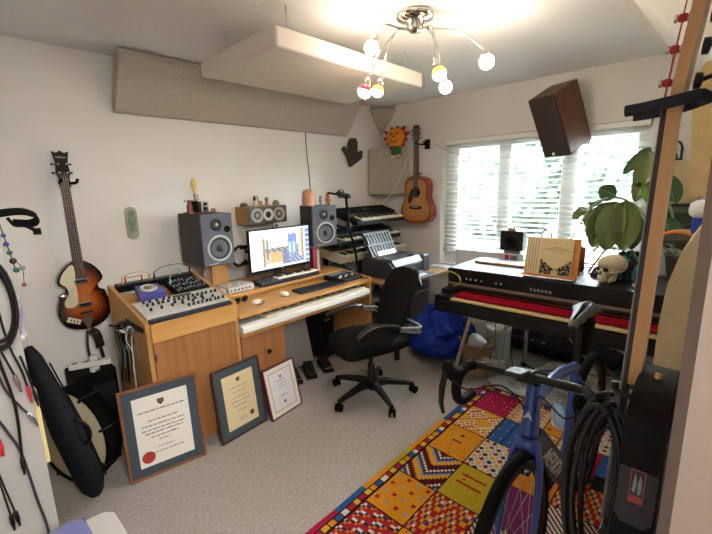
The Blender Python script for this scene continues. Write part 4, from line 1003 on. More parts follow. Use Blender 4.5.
# ================================================================ UNDER THE DESK
ga = thing('guitar_amplifier', 'grey cloth fronted amplifier standing in the shade under the desk', 'amplifier', (-1.86, -.36, 0))
mb = MB(); mb.prism([(-2.10, .015), (-1.60, .015), (-1.68, .475), (-2.10, .475)], -.50, -.22, fr((0, 0, 0), (1, 0, 0), (0, 0, 1)) @ M.Diagonal((1, 1, -1, 1)))
build('cabinet', mb, M_blackm, ga, bevel=.008, world=True)
mb = MB(); mb.prism([(-2.085, .03), (-1.62, .03), (-1.695, .46), (-2.085, .46)], .501, .512, fr((0, 0, 0), (1, 0, 0), (0, 0, 1))); build('grille', mb, mat('grey_grille', '#aaa69e', .95, bump=.5, bscale=600), ga, world=True)
for x in (-2.07, -1.63):
    mb = MB(); mb.bx(x-.02, x+.02, -.48, -.24, 0.0, .014); build('foot', mb, M_rubber, ga, world=True)
tw = thing('computer_tower', 'narrow dark computer tower standing under the desk end', 'computer', (-1.45, -.40, 0))
mb = MB(); mb.bx(-1.53, -1.37, -.52, -.15, .008, .43); build('case', mb, M_dgrey, tw, bevel=.006, world=True)
mb = MB(); mb.bx(-1.525, -1.375, -.528, -.521, .02, .42); build('front', mb, M_black, tw, bevel=.004, world=True)
mb = MB(); mb.bx(-1.49, -1.41, -.531, -.528, .36, .375); build('drive_slot', mb, M_grey, tw, world=True)
def pedal(label, x, y, rz):
    r = thing('foot_pedal', label, 'pedal', (x, y, 0), rz, 'foot pedals under the desk')
    mb = MB(); mb.prism([(-.10, .001), (.10, .001), (.10, .05), (-.10, .022)], -.045, .045, Rx(PI/2)); build('base', mb, M_black, r, bevel=.005)
    mb = MB(); mb.box((-.005, 0, .062), (.17, .075, .012), M.Rotation(math.radians(-14), 3, 'Y')); tr = build('treadle', mb, M_dgrey, r, bevel=.005)
    mb = MB(); mb.box((-.085, 0, .045), (.03, .07, .006), M.Rotation(math.radians(-14), 3, 'Y')); build('tip', mb, M_chrome, tr, bevel=.002)
pedal('black foot pedal beside the drawer pedestal under the desk', -1.93, -.62, math.radians(70))
pedal('black foot pedal with chrome tip in the middle of the three', -1.78, -.64, math.radians(62))
pedal('black foot pedal nearest the office chair', -1.62, -.66, math.radians(66))

# ================================================================ THINGS ON THE BACK WALL AND SPEAKERS
fl = thing('filament_lamp', 'little lamp of camera parts with a bare filament bulb on the monitor above the housing', 'lamp', (-2.435, -.31, 1.3715))
mb = MB(T(-.075, .05, 0)); mb.bx(-2.43, -2.30, -.43, -.27, 1.372, 1.382); build('base', mb, wood('dark_oak', '#5a3a22', '#452b18', 'x'), fl, bevel=.002, world=True)
mb = MB(T(-.075, .05, 0)); mb.bx(-2.355, -2.30, -.40, -.32, 1.3825, 1.455); cb = build('camera_body', mb, M_steel, fl, bevel=.004, world=True)
for z, r in ((1.405, .013), (1.438, .010)):
    mb = MB(T(-.075, .05, 0)); mb.lathe([(r, 0), (r, .012), (r*.6, .013), (0, .009)], (-2.328, -.40, z), (0, -1, 0), 16); build('lens', mb, M_black, cb, world=True)
mb = MB(T(-.075, .05, 0)); mb.bx(-2.405, -2.365, -.38, -.33, 1.3825, 1.46); build('bellows', mb, M_blackm, fl, bevel=.004, world=True)
mb = MB(T(-.075, .05, 0)); mb.tube([(-2.365, -.35, 1.455), (-2.365, -.35, 1.475)], .012, 12); mb.lathe([(.014, 0), (.016, .006), (.016, .03), (.012, .034)], (-2.365, -.35, 1.475), n=14); sk_ = build('socket', mb, M_steel, fl, world=True)
mb = MB(T(-.075, .05, 0)); mb.lathe([(.011, 0), (.014, .02), (.025, .055), (.027, .075), (.022, .095), (.010, .108), (0, .111)], (-2.365, -.35, 1.509), n=18); build('bulb', mb, mat('amber_glass', '#cdb98c', .1, emit='#ffc75a', estr=.04), sk_, world=True)
mb = MB(T(-.075, .05, 0)); mb.tube([(-2.45, -.36, 1.462), (-2.40, -.36, 1.466), (-2.34, -.36, 1.468)], .004, 6); mb.ball((-2.452, -.36, 1.462), .008, 8, 6); build('crank', mb, M_steel, fl, world=True)
fg = thing('carved_figure', 'reddish brown carved figure beside the filament lamp', 'figurine', (-2.52, -.36, 1.372))
mb = MB(T(-.075, .05, 0)); mb.lathe([(.022, 0), (.024, .01), (.018, .035), (.020, .055), (.012, .072), (.013, .085), (.006, .098), (0, .10)], (-2.445, -.41, 1.3722), n=14); build('body', mb, mat('red_wood', '#7c3f2a', .5), fg, world=True)
mb = MB(T(-.075, .05, 0)); mb.lathe([(.024, 0), (.024, .006)], (-2.445, -.41, 1.3718), n=14); build('plinth', mb, M_dgrey, fg, world=True)
fg = thing('toy_figures', 'two tiny brown toy figures at the edge of the monitor above the housing', 'figurine', (-2.36, -.37, 1.372))
for x in (-2.29, -2.272):
    mb = MB(T(-.075, .05, 0)); mb.lathe([(.009, 0), (.010, .012), (.006, .022), (.008, .03), (0, .037)], (x, -.42, 1.3718), n=10); build('toy', mb, mat('toy_brown', '#6b4a3a', .5), fg, world=True)
def figurine(label, x, y, z, prof, m, top=None, cat='figurine', nm='figurine', sx=1.0):
    r = thing(nm, label, cat, (x, y, z), group='ornaments on the centre speaker' if y > -.25 else None)
    mb = MB(); mb.lathe(prof, (0, 0, .0005), n=14); mb.v = [V((p.x*sx, p.y, p.z)) for p in mb.v]; build('body', mb, m, r)
    if top:
        p, m2 = top; mb = MB(); mb.lathe(p, (0, 0, .0005), n=12); build('top', mb, m2, r)
    return r
CZ = 1.3905
figurine('dark little squat ornament at the filament lamp end of the centre speaker', -1.955, -.12, CZ, [(.024, 0), (.027, .008), (.024, .022), (.012, .032), (0, .034)], mat('orn_dark', '#4b4740', .5), sx=1.3)
figurine('black haired figure with a pale gown on the centre speaker', -1.855, -.13, CZ, [(.016, 0), (.018, .01), (.011, .035), (.008, .045)], mat('orn_cream', '#cfc2ad', .6), ([(.008, .045), (.012, .055), (.010, .075), (.004, .085), (0, .086)], M_black))
gf = thing('giraffe_figurine', 'small yellowish giraffe ornament on the centre speaker', 'figurine', (-1.80, -.13, CZ), group='ornaments on the centre speaker')
mb = MB(); mb.ball((0, 0, .03), (.022, .010, .012), 12, 8); mb.tube([(-.014, 0, .034), (-.022, 0, .06), (-.024, 0, .075)], .005, 8, sub=3); mb.ball((-.028, 0, .078), (.010, .005, .006), 8, 6); build('body', mb, mat('giraffe', '#c9a662', .6, c2='#8f6a35', vscale=90), gf)
for x in (-.014, .014):
    for y in (-.005, .005):
        mb = MB(); mb.tube([(x, y, .001), (x, y, .025)], .003, 6); build('leg', mb, mat('giraffe', '#c9a662', .6), gf)
figurine('pink and grey dog ornament on the centre speaker', -1.735, -.13, CZ, [(.014, 0), (.018, .012), (.014, .03), (.010, .04)], mat('orn_pink', '#b78f82', .6), ([(.010, .038), (.017, .048), (.016, .06), (.008, .07), (0, .071)], mat('orn_grey', '#8f857a', .6)))
figurine('round brown tortoise ornament at the far end of the centre speaker', -1.64, -.13, CZ, [(.028, 0), (.032, .010), (.028, .026), (.016, .040), (0, .046)], mat('orn_tort', '#6a5a45', .5, c2='#a08a66', vscale=60))
SZ = 1.3758
slm = thing('salt_lamp', 'peach coloured rounded salt lamp on the monitor beside the screen', 'lamp', (-1.468, -.37, SZ))
mb = MB(); mb.lathe([(.048, .001), (.055, .02), (.057, .06), (.055, .10), (.044, .13), (.02, .142), (0, .143)], (-1.468, -.37, SZ), n=18); build('crystal', mb, mat('salt', '#cf9c80', .55, var=.1, vscale=12, bump=.3, bscale=40), slm, world=True)
figurine('small silver grey robot figure on the monitor beside the screen', -1.375, -.42, SZ, [(.012, 0), (.014, .006), (.008, .02), (.013, .032), (.013, .05), (.006, .056)], mat('orn_silver', '#8b8d92', .4, .4), ([(.006, .055), (.011, .062), (.011, .078), (.004, .085), (0, .09)], M_grey))
bf = thing('wooden_bear', 'chunky orange-brown wooden bear figure on the monitor beside the screen', 'figurine', (-1.315, -.45, SZ))
M_bear = mat('bear_wood', '#a8683a', .5)
mb = MB(); mb.ball((0, 0, .052), (.021, .016, .026), 14, 8); mb.ball((0, 0, .085), (.020, .017, .017), 14, 8); build('body', mb, M_bear, bf)
for s in (-1, 1):
    mb = MB(); mb.tube([(s*.011, 0, .001), (s*.011, 0, .04)], .009, 8); build('leg', mb, M_bear, bf)
    mb = MB(); mb.tube([(s*.019, 0, .065), (s*.026, -.004, .035)], .007, 8); build('arm', mb, M_bear, bf)
    mb = MB(); mb.ball((s*.015, 0, .102), .006, 8, 6); build('ear', mb, M_bear, bf)
figurine('dark pebble-like ornament between the salt lamp and the robot figure', -1.40, -.335, SZ, [(.016, 0), (.02, .01), (.012, .024), (0, .028)], mat('orn_olive', '#4a4636', .6))

# behind the screen and beside it
hpn = thing('headphones', 'black headphones hanging behind the edge of the screen', 'headphones', (-2.10, -.28, 1.0))
mb = MB(); mb.torus((-2.125, -.28, 1.02), .07, .012, (.25, 1, 0), 22, 8, .8, 1.1, .3, 5.9); build('headband', mb, M_black, hpn, world=True)
for z in (.955, 1.085):
    mb = MB(); mb.lathe([(.03, -.014), (.036, 0), (.03, .014)], (-2.085, -.285, z), (0, .2, 1), 16); build('ear_cup', mb, M_blackm, hpn, world=True)
rb = thing('red_case', 'tall red case with a silver edge standing beside the screen', 'case', (-1.44, -.32, .797))
mb = MB(); mb.bx(-1.475, -1.425, -.40, -.36, .797, 1.0); build('body', mb, mat('case_red', '#8f1f2c', .4), rb, bevel=.004, world=True)
mb = MB(); mb.bx(-1.424, -1.40, -.40, -.36, .797, .99); build('spine', mb, M_silver, rb, bevel=.003, world=True)
vs = thing('cream_jar', 'small cream jar on the shelf beside the red case', 'jar', (-1.315, -.22, .797))
mb = MB(); mb.lathe([(.025, 0), (.034, .02), (.036, .05), (.024, .085), (.018, .10), (.021, .11), (.016, .108)], (-1.315, -.22, .797), n=20); build('body', mb, mat('jar_cream', '#c7b28a', .4), vs, world=True)
mb = MB()
for k in range(5):
    a = k*1.3; mb.tube([(-1.315, -.22, .85), (-1.315+.012*math.cos(a), -.22+.012*math.sin(a), .93), (-1.315+.05*math.cos(a), -.22+.04*math.sin(a), .98+.01*k)], .003, 6, sub=4)
build('brushes', mb, M_black, vs, world=True)
# cord on the wall
solo('hanging_cord', MB().tube([(-1.157, -.006, 2.05), (-1.15, -.006, 1.85), (-1.132, -.008, 1.6), (-1.128, -.008, 1.30)], .004, 6, sub=6), M_dgrey, 'thin dark cord running down the wall from the long bass trap', 'cord', base=(-1.13, -.006, 1.30))
# ================================================================ PATCHWORK RUG
RX0, RX1, RY0, RY1 = -3.02, -1.04, -2.96, -1.825
cell = .0072; rnd = random.Random(21)
NXr, NYr = int((RX1-RX0)/cell), int((RY1-RY0)/cell)
RC = {k: lin(v) for k, v in dict(mag='#a01f40', wht='#cfc6b8', yel='#cfa22e', ora='#d08a22', org='#bf7420', blu='#31568e', nav='#2a3054', mar='#561c26', red='#a0262c', oli='#b49a28', pur='#6a2a5c', gry='#9a948c', grn='#4d6a4a', blk='#2a1c1c').items()}
def patch_col(style, a, b, n, r):
    """a, b in cells inside one patch of n cells; real woven patterns"""
    ca, cb = a-n/2, b-n/2
    if style == 'magenta': return RC['wht'] if (a % 6 == 2 and b % 5 == 1 and r > .25 and 4 < a < n-4) else RC['mag']
    if style == 'diamond':
        a, b = a//2*2, b//2*2; d = (abs((a % 20)-10)+abs((b % 20)-10))
        return RC['nav'] if d < 2 else RC['wht'] if d < 4 else RC['ora'] if d < 8 else (RC['wht'] if (a//2+b//2) % 3 else RC['red']) if d < 11 else (RC['yel'] if (a//2+b//2) % 2 else RC['ora'])
    if style == 'orange': return RC['nav'] if ((a-n*.3)**2+(b-n*.5)**2 < 3 or (abs(a-n*.6) < 1 and abs(b-n*.5) < 4)) else (RC['red'] if r < .5 else RC['nav']) if ((a*7+b*13) % 61 == 5) else RC['ora']
    if style == 'zigzag':
        k = int(a//2*2+abs(b//2*2-n/2)*1.0) % 20; ch = (a//2+b//2) % 2
        return RC['mar'] if k < 4 else (RC['wht'] if ch else RC['mar']) if k < 8 else RC['mar'] if k < 9 else (RC['blu'] if ch else RC['gry']) if k < 13 else (RC['ora'] if ch else RC['yel']) if k < 18 else RC['mar']
    if style == 'dots':
        d = ((a % 9)-4)**2+((b % 8)-4)**2
        return (RC['red'] if (a//9+b//8) % 2 else RC['gry']) if d < 3 else RC['ora']
    if style == 'stripes':
        k = int(b//2*2+3*((a//2) % 4)) % 14; ch = (a//2) % 3
        return RC['red'] if k < 4 else (RC['wht'] if ch else RC['red']) if k < 7 else (RC['nav'] if ch else RC['mar']) if k < 10 else RC['org'] if k < 12 else RC['red']
    if style == 'waves':
        k = int(b+2*abs((a % 6)-3)) % 10
        return RC['wht'] if k < 4 else RC['ora'] if k < 6 else RC['yel'] if k < 8 else RC['mag']
    if style == 'blue': return RC['nav'] if (b % 12 < 2 and a % 5) else RC['wht'] if (a % 13 == 6 and b % 7 == 3) else RC['blu']
    if style == 'lattice':
        d = abs((a % 6)-3)+abs((b % 6)-3)
        return (RC['red'], RC['yel'], RC['nav'])[((a//6)+2*(b//6)) % 3] if d < 3 else RC['wht'] if d < 5 else RC['gry']
    if style == 'olive':
        return RC['red'] if ((abs(a-n*.35) < 1 or abs(a-n*.65) < 1) and 5 < b < n-7) or (abs(b-n*.3) < 1 and 8 < a < n-8 and a % 4 < 2) else RC['oli']
    if style == 'chevron':
        k = int(a//2*2+2*abs((b//2*2 % 18)-9)) % 18; ch = (a//2+b//2) % 2
        return RC['red'] if k < 5 else RC['ora'] if k < 8 else (RC['wht'] if ch else RC['gry']) if k < 10 else RC['red'] if k < 12 else (RC['nav'] if ch else RC['blu']) if k < 14 else RC['ora']
    if style == 'purple': return RC['mag'] if (a % 7 == 3 and b % 6 == 2) else RC['pur']
    if style == 'mottled': return RC['wht'] if (a*7+b*5) % 4 < 2 else RC['mar']
    if style == 'plain': return RC['org']
    if style == 'redblue': return RC['red'] if b < n*.5 else RC['blu']
    return RC['ora']
LAY = [['magenta', 'diamond', 'orange', 'zigzag', 'dots', 'stripes', 'olive', 'zigzag'], ['waves', 'blue', 'lattice', 'olive', 'chevron', 'orange', 'mottled', 'blue'],
       ['dots', 'waves', 'plain', 'purple', 'mottled', 'lattice', 'orange', 'red'], ['lattice', 'redblue', 'chevron', 'mottled', 'plain', 'blue', 'zigzag', 'dots'], ['olive', 'stripes', 'waves', 'orange', 'purple', 'chevron', 'blue', 'dots']]
mb = MB(); PA, PB = .283, .229; NA, NB = PA/cell, PB/cell
for i in range(NXr):
    for j in range(NYr):
        u, v = i*cell, j*cell           # u from the far end, v from the long edge towards the door
        x1 = RX1-u; y1 = RY1-v
        if v < .026: c = RC[('mag', 'blu', 'blu', 'ora', 'ora', 'oli', 'ora', 'blu', 'mag', 'blu')[min(9, int(u/.2))]]
        elif v < .062:
            k = int(u/.042); c = RC[('yel', 'red', 'wht', 'blu', 'ora', 'yel', 'mag')[k % 7]] if (u % .042) > .006 and .029 < v < .058 else RC['blk']
        elif v < .068 or u < .012: c = RC['blk']
        elif u < .045: c = RC[('mag', 'wht', 'yel', 'blu')[int(v/.03) % 4]]
        else:
            a, b_ = u-.045, v-.068; ka, kb = int(a/PA), int(b_/PB)
            fa, fb_ = int((a % PA)/cell), int((b_ % PB)/cell)
            if fa == 0 or fb_ == 0: c = RC['blk']
            else: c = patch_col(LAY[min(kb, 4)][min(ka, 7)], fa, fb_, NB, rnd.random())
        s = rnd.uniform(.88, 1.1); mb.cc = (c[0]*s, c[1]*s, c[2]*s, 1)
        def zz(x, y): return .010+.0016*math.sin(x*23+y*9)+.0012*math.sin(y*31)
        xa, ya = x1-cell, y1-cell
        mb.add([(xa, ya, zz(xa, ya)), (x1, ya, zz(x1, ya)), (x1, y1, zz(x1, y1)), (xa, y1, zz(xa, y1))], [(0, 1, 2, 3)], True)
mb.cc = RC['blk']; mb.bx(RX1-NXr*cell, RX1, RY1-NYr*cell, RY1, .001, .0066)
solo('patchwork_rug', mb, vcol_mat('kilim', .95, bump=.5, bscale=350, spec=.05), 'bright patchwork rug of red, orange, blue and white squares under the bicycle', 'rug', base=(-2.03, -2.38, 0))

# ================================================================ ACOUSTIC GUITAR ON THE WINDOW WALL
gt = thing('acoustic_guitar', 'acoustic guitar with orange-brown top and dark pickguard hung on the wall beside the window', 'guitar',
           mw=fr((-.135, -.575, 1.118), (0, -1, 0), (0, -.062, 1)))   # local x towards the window, y up, z into the room
half = [(0, .03), (.008, .10), (.03, .155), (.075, .188), (.125, .196), (.18, .186), (.24, .158), (.285, .142), (.33, .140), (.385, .146), (.43, .143), (.475, .118), (.50, .07), (.508, .02)]
ol = spline2(sym(half), 3)
mb = MB(); mb.prism(ol, -.105, 0, smooth=False); build('body', mb, mat('guitar_sides', '#84301c', .18, coat=.5), gt, bevel=.003)
mb = MB(); burst_top(mb, ol, (0, .22), .0006, lambda t: lerpc([(0, '#8a4a20'), (.06, '#bd7d48'), (1, '#c48a55')], t), n=8, dome=.003); build('top_plate', mb, vcol_mat('spruce_top', .3, coat=.3), gt)
mb = MB(); mb.lathe([(.058, .0), (.056, .0012), (.050, .0012), (.049, 0)], (0, .335, .0042), n=32, caps=False); rs = build('rosette', mb, mat('rosette', '#3a2418', .5), gt)
mb = MB(); mb.lathe([(.049, 0), (.049, .0008), (0, .0008)], (0, .335, .004), n=32); build('sound_hole', mb, mat('hole_dark', '#0d0806', .9), rs)
mb = MB(); mb.prism(spline2([(-.035, .37), (-.06, .36), (-.085, .31), (-.10, .25), (-.085, .215), (-.055, .235), (-.04, .28), (-.05, .335)], 4), .0042, .006); build('pickguard', mb, mat('tortoise', '#3d1a12', .2), gt)
mb = MB(); mb.prism([(-.085, .175), (-.06, .19), (.06, .19), (.085, .175), (.06, .155), (-.06, .155)], .003, .012); bd = build('bridge', mb, mat('ebony', '#1c1310', .5), gt, bevel=.002)
mb = MB(); mb.bx(-.04, .04, .176, .180, .012, .016); build('saddle', mb, M_key, bd)
mb = MB(); mb.prism([(-.027, .50), (.027, .50), (.0215, .845), (-.0215, .845)], -.016, .006); build('neck', mb, mat('mahogany', '#5c3420', .4), gt, bevel=.005)
mb = MB(); mb.prism([(-.0285, .385), (.0285, .385), (.0215, .845), (-.0215, .845)], .0065, .012); fb = build('fretboard', mb, mat('rosewood', '#2c1810', .45), gt)
mb = MB()
for k in range(20):
    y = .845-.66*(1-2**(-k/12.0)); mb.bx(-.0235, .0235, y-.0009, y+.0009, .012, .0132)
build('frets', mb, M_steel, fb)
mb = MB(); mb.prism([(-.022, .843), (.022, .843), (.036, .875), (.036, 1.0), (.028, 1.022), (-.028, 1.022), (-.036, 1.0), (-.036, .875)], -.012, .006); build('headstock', mb, mat('head_veneer', '#4a4138', .4), gt, bevel=.002)
for x in (-1, 1):
    for y in (.89, .932, .975):
        mb = MB(); mb.lathe([(.005, 0), (.005, .016), (0, .017)], (x*.022, y, .006), n=10); tp = build('tuner_post', mb, M_chrome, gt)
        mb = MB(); mb.tube([(x*.036, y, -.004), (x*.05, y, -.004)], .0028, 6); mb.ball((x*.058, y, -.004), (.010, .008, .004), 10, 6); build('tuner_key', mb, M_dgrey, tp)
mb = MB(); mb.tube([(0, .52, -.02), (.04, .53, -.05)], .006, 6); build('strap_button', mb, M_black, gt)
for i in range(6):
    mb = MB(); x = -.0175+i*.007; mb.tube([(x*1.5, .18, .0165), (x, .845, .0138), (x*1.15, .89+.0425*(2-abs(i-2.5)+.5), .012)], .0007, 5); build('string', mb, M_steel, gt)
wh = thing('guitar_hanger', 'black forked wall hook holding the acoustic guitar by its headstock', 'guitar hanger', (-.02, -.58, 1.95), group='guitar wall hooks')
mb = MB(); mb.bx(-.018, -.001, -.665, -.605, 1.90, 2.0); build('plate', mb, M_black, wh, bevel=.003, world=True)
mb = MB(); mb.tube([(-.01, -.635, 1.945), (-.095, -.635, 1.945)], .008, 8); mb.tube([(-.165, -.585, 1.962), (-.135, -.59, 1.952), (-.10, -.61, 1.946), (-.095, -.635, 1.945), (-.10, -.66, 1.946), (-.135, -.68, 1.952), (-.165, -.685, 1.962)], .008, 8, sub=4); build('fork', mb, M_rubber, wh, world=True)
# lead from the guitar down to the keyboard, and the lead along the window top
solo('guitar_lead', MB().tube([(-.11, -.50, 1.93), (-.14, -.44, 1.75), (-.20, -.36, 1.52), (-.27, -.27, 1.38), (-.34, -.20, 1.33), (-.42, -.17, 1.362)], .006, 6, sub=6), mat('lead_cream', '#ddd6c6', .5), 'cream lead curving down from the guitar hook to the top keyboard', 'cable', base=(-.34, -.13, 1.26))
solo('speaker_wire', MB().tube([(-.02, -.72, 1.955), (-.03, -.80, 1.91), (-.035, -1.0, 1.82), (-.06, -1.4, 1.755), (-.14, -1.75, 1.765), (-.30, -1.88, 1.725), (-.368, -1.885, 1.712)], .003, 6, sub=6), mat('wire_grey', '#a9a79c', .5), 'thin grey wire sagging across the blind to the hanging loudspeaker', 'cable', base=(-.02, -.72, 1.955))

# ================================================================ WALL TOYS
ct = [(-.70, 1.92), (-.665, 1.945), (-.60, 1.895), (-.60, 1.98), (-.57, 2.03), (-.50, 2.04), (-.465, 2.0), (-.47, 1.92), (-.475, 1.885), (-.40, 1.915), (-.385, 1.895), (-.40, 1.83), (-.50, 1.775), (-.585, 1.735), (-.61, 1.79), (-.63, 1.845)]
F = fr((-.012*0, -.028, 0), (1, 0, 0), (0, 0, 1))
solo('cutout_figure', MB().prism(ct, .0, .022, F), mat('felt_dark', '#4a423c', .95, var=.15, vscale=30, bump=.3, bscale=200), 'dark grey cut-out figure with raised arms on the wall near the corner', 'wall ornament', base=(-.54, -.02, 1.74), bevel=.003)
sn = thing('lion_toy', 'smiling orange sun-faced soft toy with red mane and green trousers on the wall', 'soft toy', mw=fr((-.175, -.345, 2.035), (0, -1, 0), (0, 0, 1)))
mb = MB(); pts = []
for k in range(22):
    r = .155+.02*math.sin(k*2.3) if k % 2 else .112; a = 2*PI*k/22; pts.append((r*1.12*math.cos(a), r*.88*math.sin(a)))
mb.prism(pts, -.012, .008); build('mane', mb, mat('felt_red', '#a82a1c', .95, bump=.3, bscale=200), sn, bevel=.004)
mb = MB(); mb.ball((0, 0, .010), (.122, .100, .032), 26, 10); fc = build('face', mb, mat('felt_orange', '#d9861f', .95, bump=.3, bscale=200), sn)
for x in (-.042, .046):
    mb = MB(); mb.ball((x, .038, .040), (.012, .012, .006), 12, 6); build('eye', mb, M_black, fc)
mb = MB(); mb.ball((.0, .01, .043), (.014, .010, .006), 12, 6); build('nose', mb, mat('felt_brown', '#5a2a12', .9), fc)
mb = MB(); mb.tube([(-.062, -.012, .036), (-.035, -.042, .038), (.01, -.050, .039), (.052, -.032, .037), (.068, -.005, .034)], .004, 6, sub=5); build('mouth', mb, mat('felt_brown', '#5a2a12', .9), fc)
for s in (-1, 1):
    mb = MB(); mb.tube([(s*.022, -.085, -.0), (s*.034, -.135, .0), (s*.036, -.175, .0)], .026, 10, sub=3); lgm = build('leg', mb, mat('felt_green', '#3c7a34', .95, bump=.3, bscale=200), sn)
    mb = MB(); mb.ball((s*.040, -.195, .008), (.026, .018, .024), 12, 8); build('shoe', mb, mat('felt_white', '#cfcabc', .95), lgm)

# ================================================================ KEYBOARD STAND WITH THREE KEYBOARDS
ks_ = thing('keyboard_stand', 'black tiered keyboard stand in the corner behind the printer', 'keyboard stand', (-.62, -.16, 0))
for x in (-1.02, -.48, -.20):
    mb = MB(); mb.bx(x-.018, x+.018, -.085, -.045, 0.012, 1.24 if x != -.20 else 1.0); build('post', mb, M_black, ks_, bevel=.004, world=True)
for z, y1_ in ((1.150, -.40), (.978, -.40), (.825, -.40)):
    for x in (-1.02, -.48):
        mb = MB(); dz = .085 if z > 1.1 else .05; mb.hexa([(x-.014, y1_, z-.028), (x+.014, y1_, z-.028), (x+.014, -.05, z+dz-.040), (x-.014, -.05, z+dz-.040), (x-.014, y1_, z-.012), (x+.014, y1_, z-.012), (x+.014, -.05, z+dz-.022), (x-.014, -.05, z+dz-.022)]); arm = build('support_arm', mb, M_black, ks_, world=True)
        if z > 1.1:
            mb = MB(); mb.tube([(x, -.065, z-.10), (x, -.11, z-.06)], .008, 6); build('strut', mb, M_black, arm, world=True)
mb = MB(); mb.bx(-1.04, -.18, -.09, -.04, .0, .02); mb.bx(-1.04, -.18, -.085, -.05, .55, .585); build('crossbar', mb, M_black, ks_, world=True)
def keyboard(label, x0, x1, y0, y1, z0, rise, body, keycol, depth_keys, nkeys, panel, kx0=None):
    """keyboard on the stand: front edge y0 at z0, rising towards the back"""
    th = math.atan2(rise, y1-y0); F = T((x0+x1)/2, y0, z0) @ Rx(th); w = x1-x0; L = math.hypot(y1-y0, rise)
    r = thing('synthesizer', label, 'keyboard', mw=F, group='keyboards on the tiered stand')
    mb = MB(); mb.prism([(0, 0), (0, .045), (depth_keys, .052), (depth_keys+.004, .078), (L, .085), (L, 0)], -w/2, w/2, fr((0, 0, 0), (0, 1, 0), (0, 0, 1))); build('case', mb, body, r, bevel=.004)
    a, b_ = MB(), MB(); k0 = -w/2+.075 if kx0 is None else kx0
    piano_keys(a, b_, k0, w/2-.02, -.002, depth_keys-.004, .062, nkeys); build('white_keys', a, keycol, r, bevel=.0008, seg=1); build('black_keys', b_, M_black, r)
    mb = MB(); mb.bx(-w/2+.02, w/2-.02, depth_keys+.015, L-.015, .0795, .0855); pn = build('panel', mb, panel, r, bevel=.002)
    rnd = random.Random(int(z0*100)); n = 12
    multi('knob', knob(.006, .014), M_dgrey, r, [(-w/2+.06+(w-.12)*i/(n-1), depth_keys+.05+.05*(i % 2), .0855) for i in range(n)])
    mb = MB(); mb.bx(-.07, .03, depth_keys+.08, depth_keys+.11, .0855, .0865); build('display', mb, mat('lcd', '#55584e', .2), r)
    return r
keyboard('black synthesizer with white keys on the topmost tier of the stand', -.945, -.195, -.45, -.13, 1.153, .088, M_black, M_key, .13, 29, M_blackm)
keyboard('dark grey synthesizer on the middle tier of the stand, half hidden', -1.20, -.25, -.45, -.13, .980, .05, M_dgrey, M_key, .13, 36, M_blackm)
keyboard('cream and brown keyboard on the lowest tier of the stand, just above the printer', -1.20, -.16, -.47, -.13, .826, .05, mat('synth_cream', '#c9bfa8', .45), M_key, .13, 36, mat('synth_brown', '#8a7866', .5))

# ================================================================ PRINTER ON ITS TABLE
M_tabtop = wood('pale_table', '#c29a6a', '#ac8353', 'x')
tb = thing('side_table', 'small wooden table with a grey side panel and lower shelf carrying the printer', 'table', (-.66, -.80, 0))
mb = MB(); mb.bx(-1.13, -.33, -1.09, -.50, .675, .70); build('top', mb, M_tabtop, tb, bevel=.003, world=True)
mb = MB(); mb.bx(-.43, -.405, -.94, -.52, 0, .675); build('side_panel', mb, mat('lavender_panel', '#a39aa2', .6), tb, world=True)
mb = MB(); mb.bx(-1.10, -.435, -.94, -.55, .50, .52); sh_ = build('shelf', mb, mat('shelf_grey', '#8a9098', .5), tb, world=True)
for x, y in ((-1.09, -1.03), (-1.09, -.55)):
    mb = MB(); mb.bx(x-.018, x+.018, y-.018, y+.018, 0, .675); build('leg', mb, M_dgrey, tb, world=True)
mb = MB(); mb.bx(-.78, -.74, -.94, -.905, 0, .498); build('leg', mb, M_dgrey, tb, world=True)
pr = thing('inkjet_printer', 'wide black and grey photo printer with a ribbed paper support and printed sheet', 'printer', (-.74, -.78, .701))
M_prg = mat('printer_grey', '#4c535d', .35); M_prd = mat('printer_dark', '#2e3138', .35); M_rib = mat('printer_ribs', '#353b43', .4)
mb = MB(); mb.prism([(-.945, .712), (-.945, .815), (-.90, .862), (-.62, .885), (-.58, .85), (-.58, .712)], -1.03, -.56, fr((0, 0, 0), (0, 1, 0), (0, 0, 1))); bd = build('body', mb, M_prd, pr, bevel=.008, seg=3, world=True)
mb = MB(); mb.bx(-.555, -.455, -.955, -.60, .703, .868); build('ink_bay', mb, M_prg, pr, bevel=.012, seg=3, world=True)
mb = MB(); mb.prism([(-.952, .816), (-.905, .866), (-.79, .874), (-.79, .880), (-.908, .873), (-.958, .82)], -1.0, -.57, fr((0, 0, 0), (0, 1, 0), (0, 0, 1))); build('lid', mb, M_prg, pr, bevel=.002, world=True)
mb = MB(); mb.bx(-1.005, -.60, -.957, -.946, .76, .81); build('front_panel', mb, M_prg, pr, bevel=.003, world=True)
mb = MB(); mb.bx(-.70, -.63, -.902, -.85, .8745, .8815); build('display', mb, mat('lcd_dark', '#1d242b', .1), pr, world=True)
mb = MB(); mb.hexa([(-.985, -1.13, .706), (-.585, -1.13, .706), (-.585, -.90, .722), (-.985, -.90, .722), (-.985, -1.13, .714), (-.585, -1.13, .714), (-.585, -.90, .730), (-.985, -.90, .730)]); build('output_tray', mb, M_prg, pr, bevel=.002, world=True)
mb = MB(); mb.hexa([(-.95, -1.075, .7185), (-.66, -1.075, .7185), (-.66, -.90, .7305), (-.95, -.90, .7305), (-.95, -1.075, .7195), (-.66, -1.075, .7195), (-.66, -.90, .7315), (-.95, -.90, .7315)]); pp = build('printed_sheet', mb, M_white, pr, world=True)
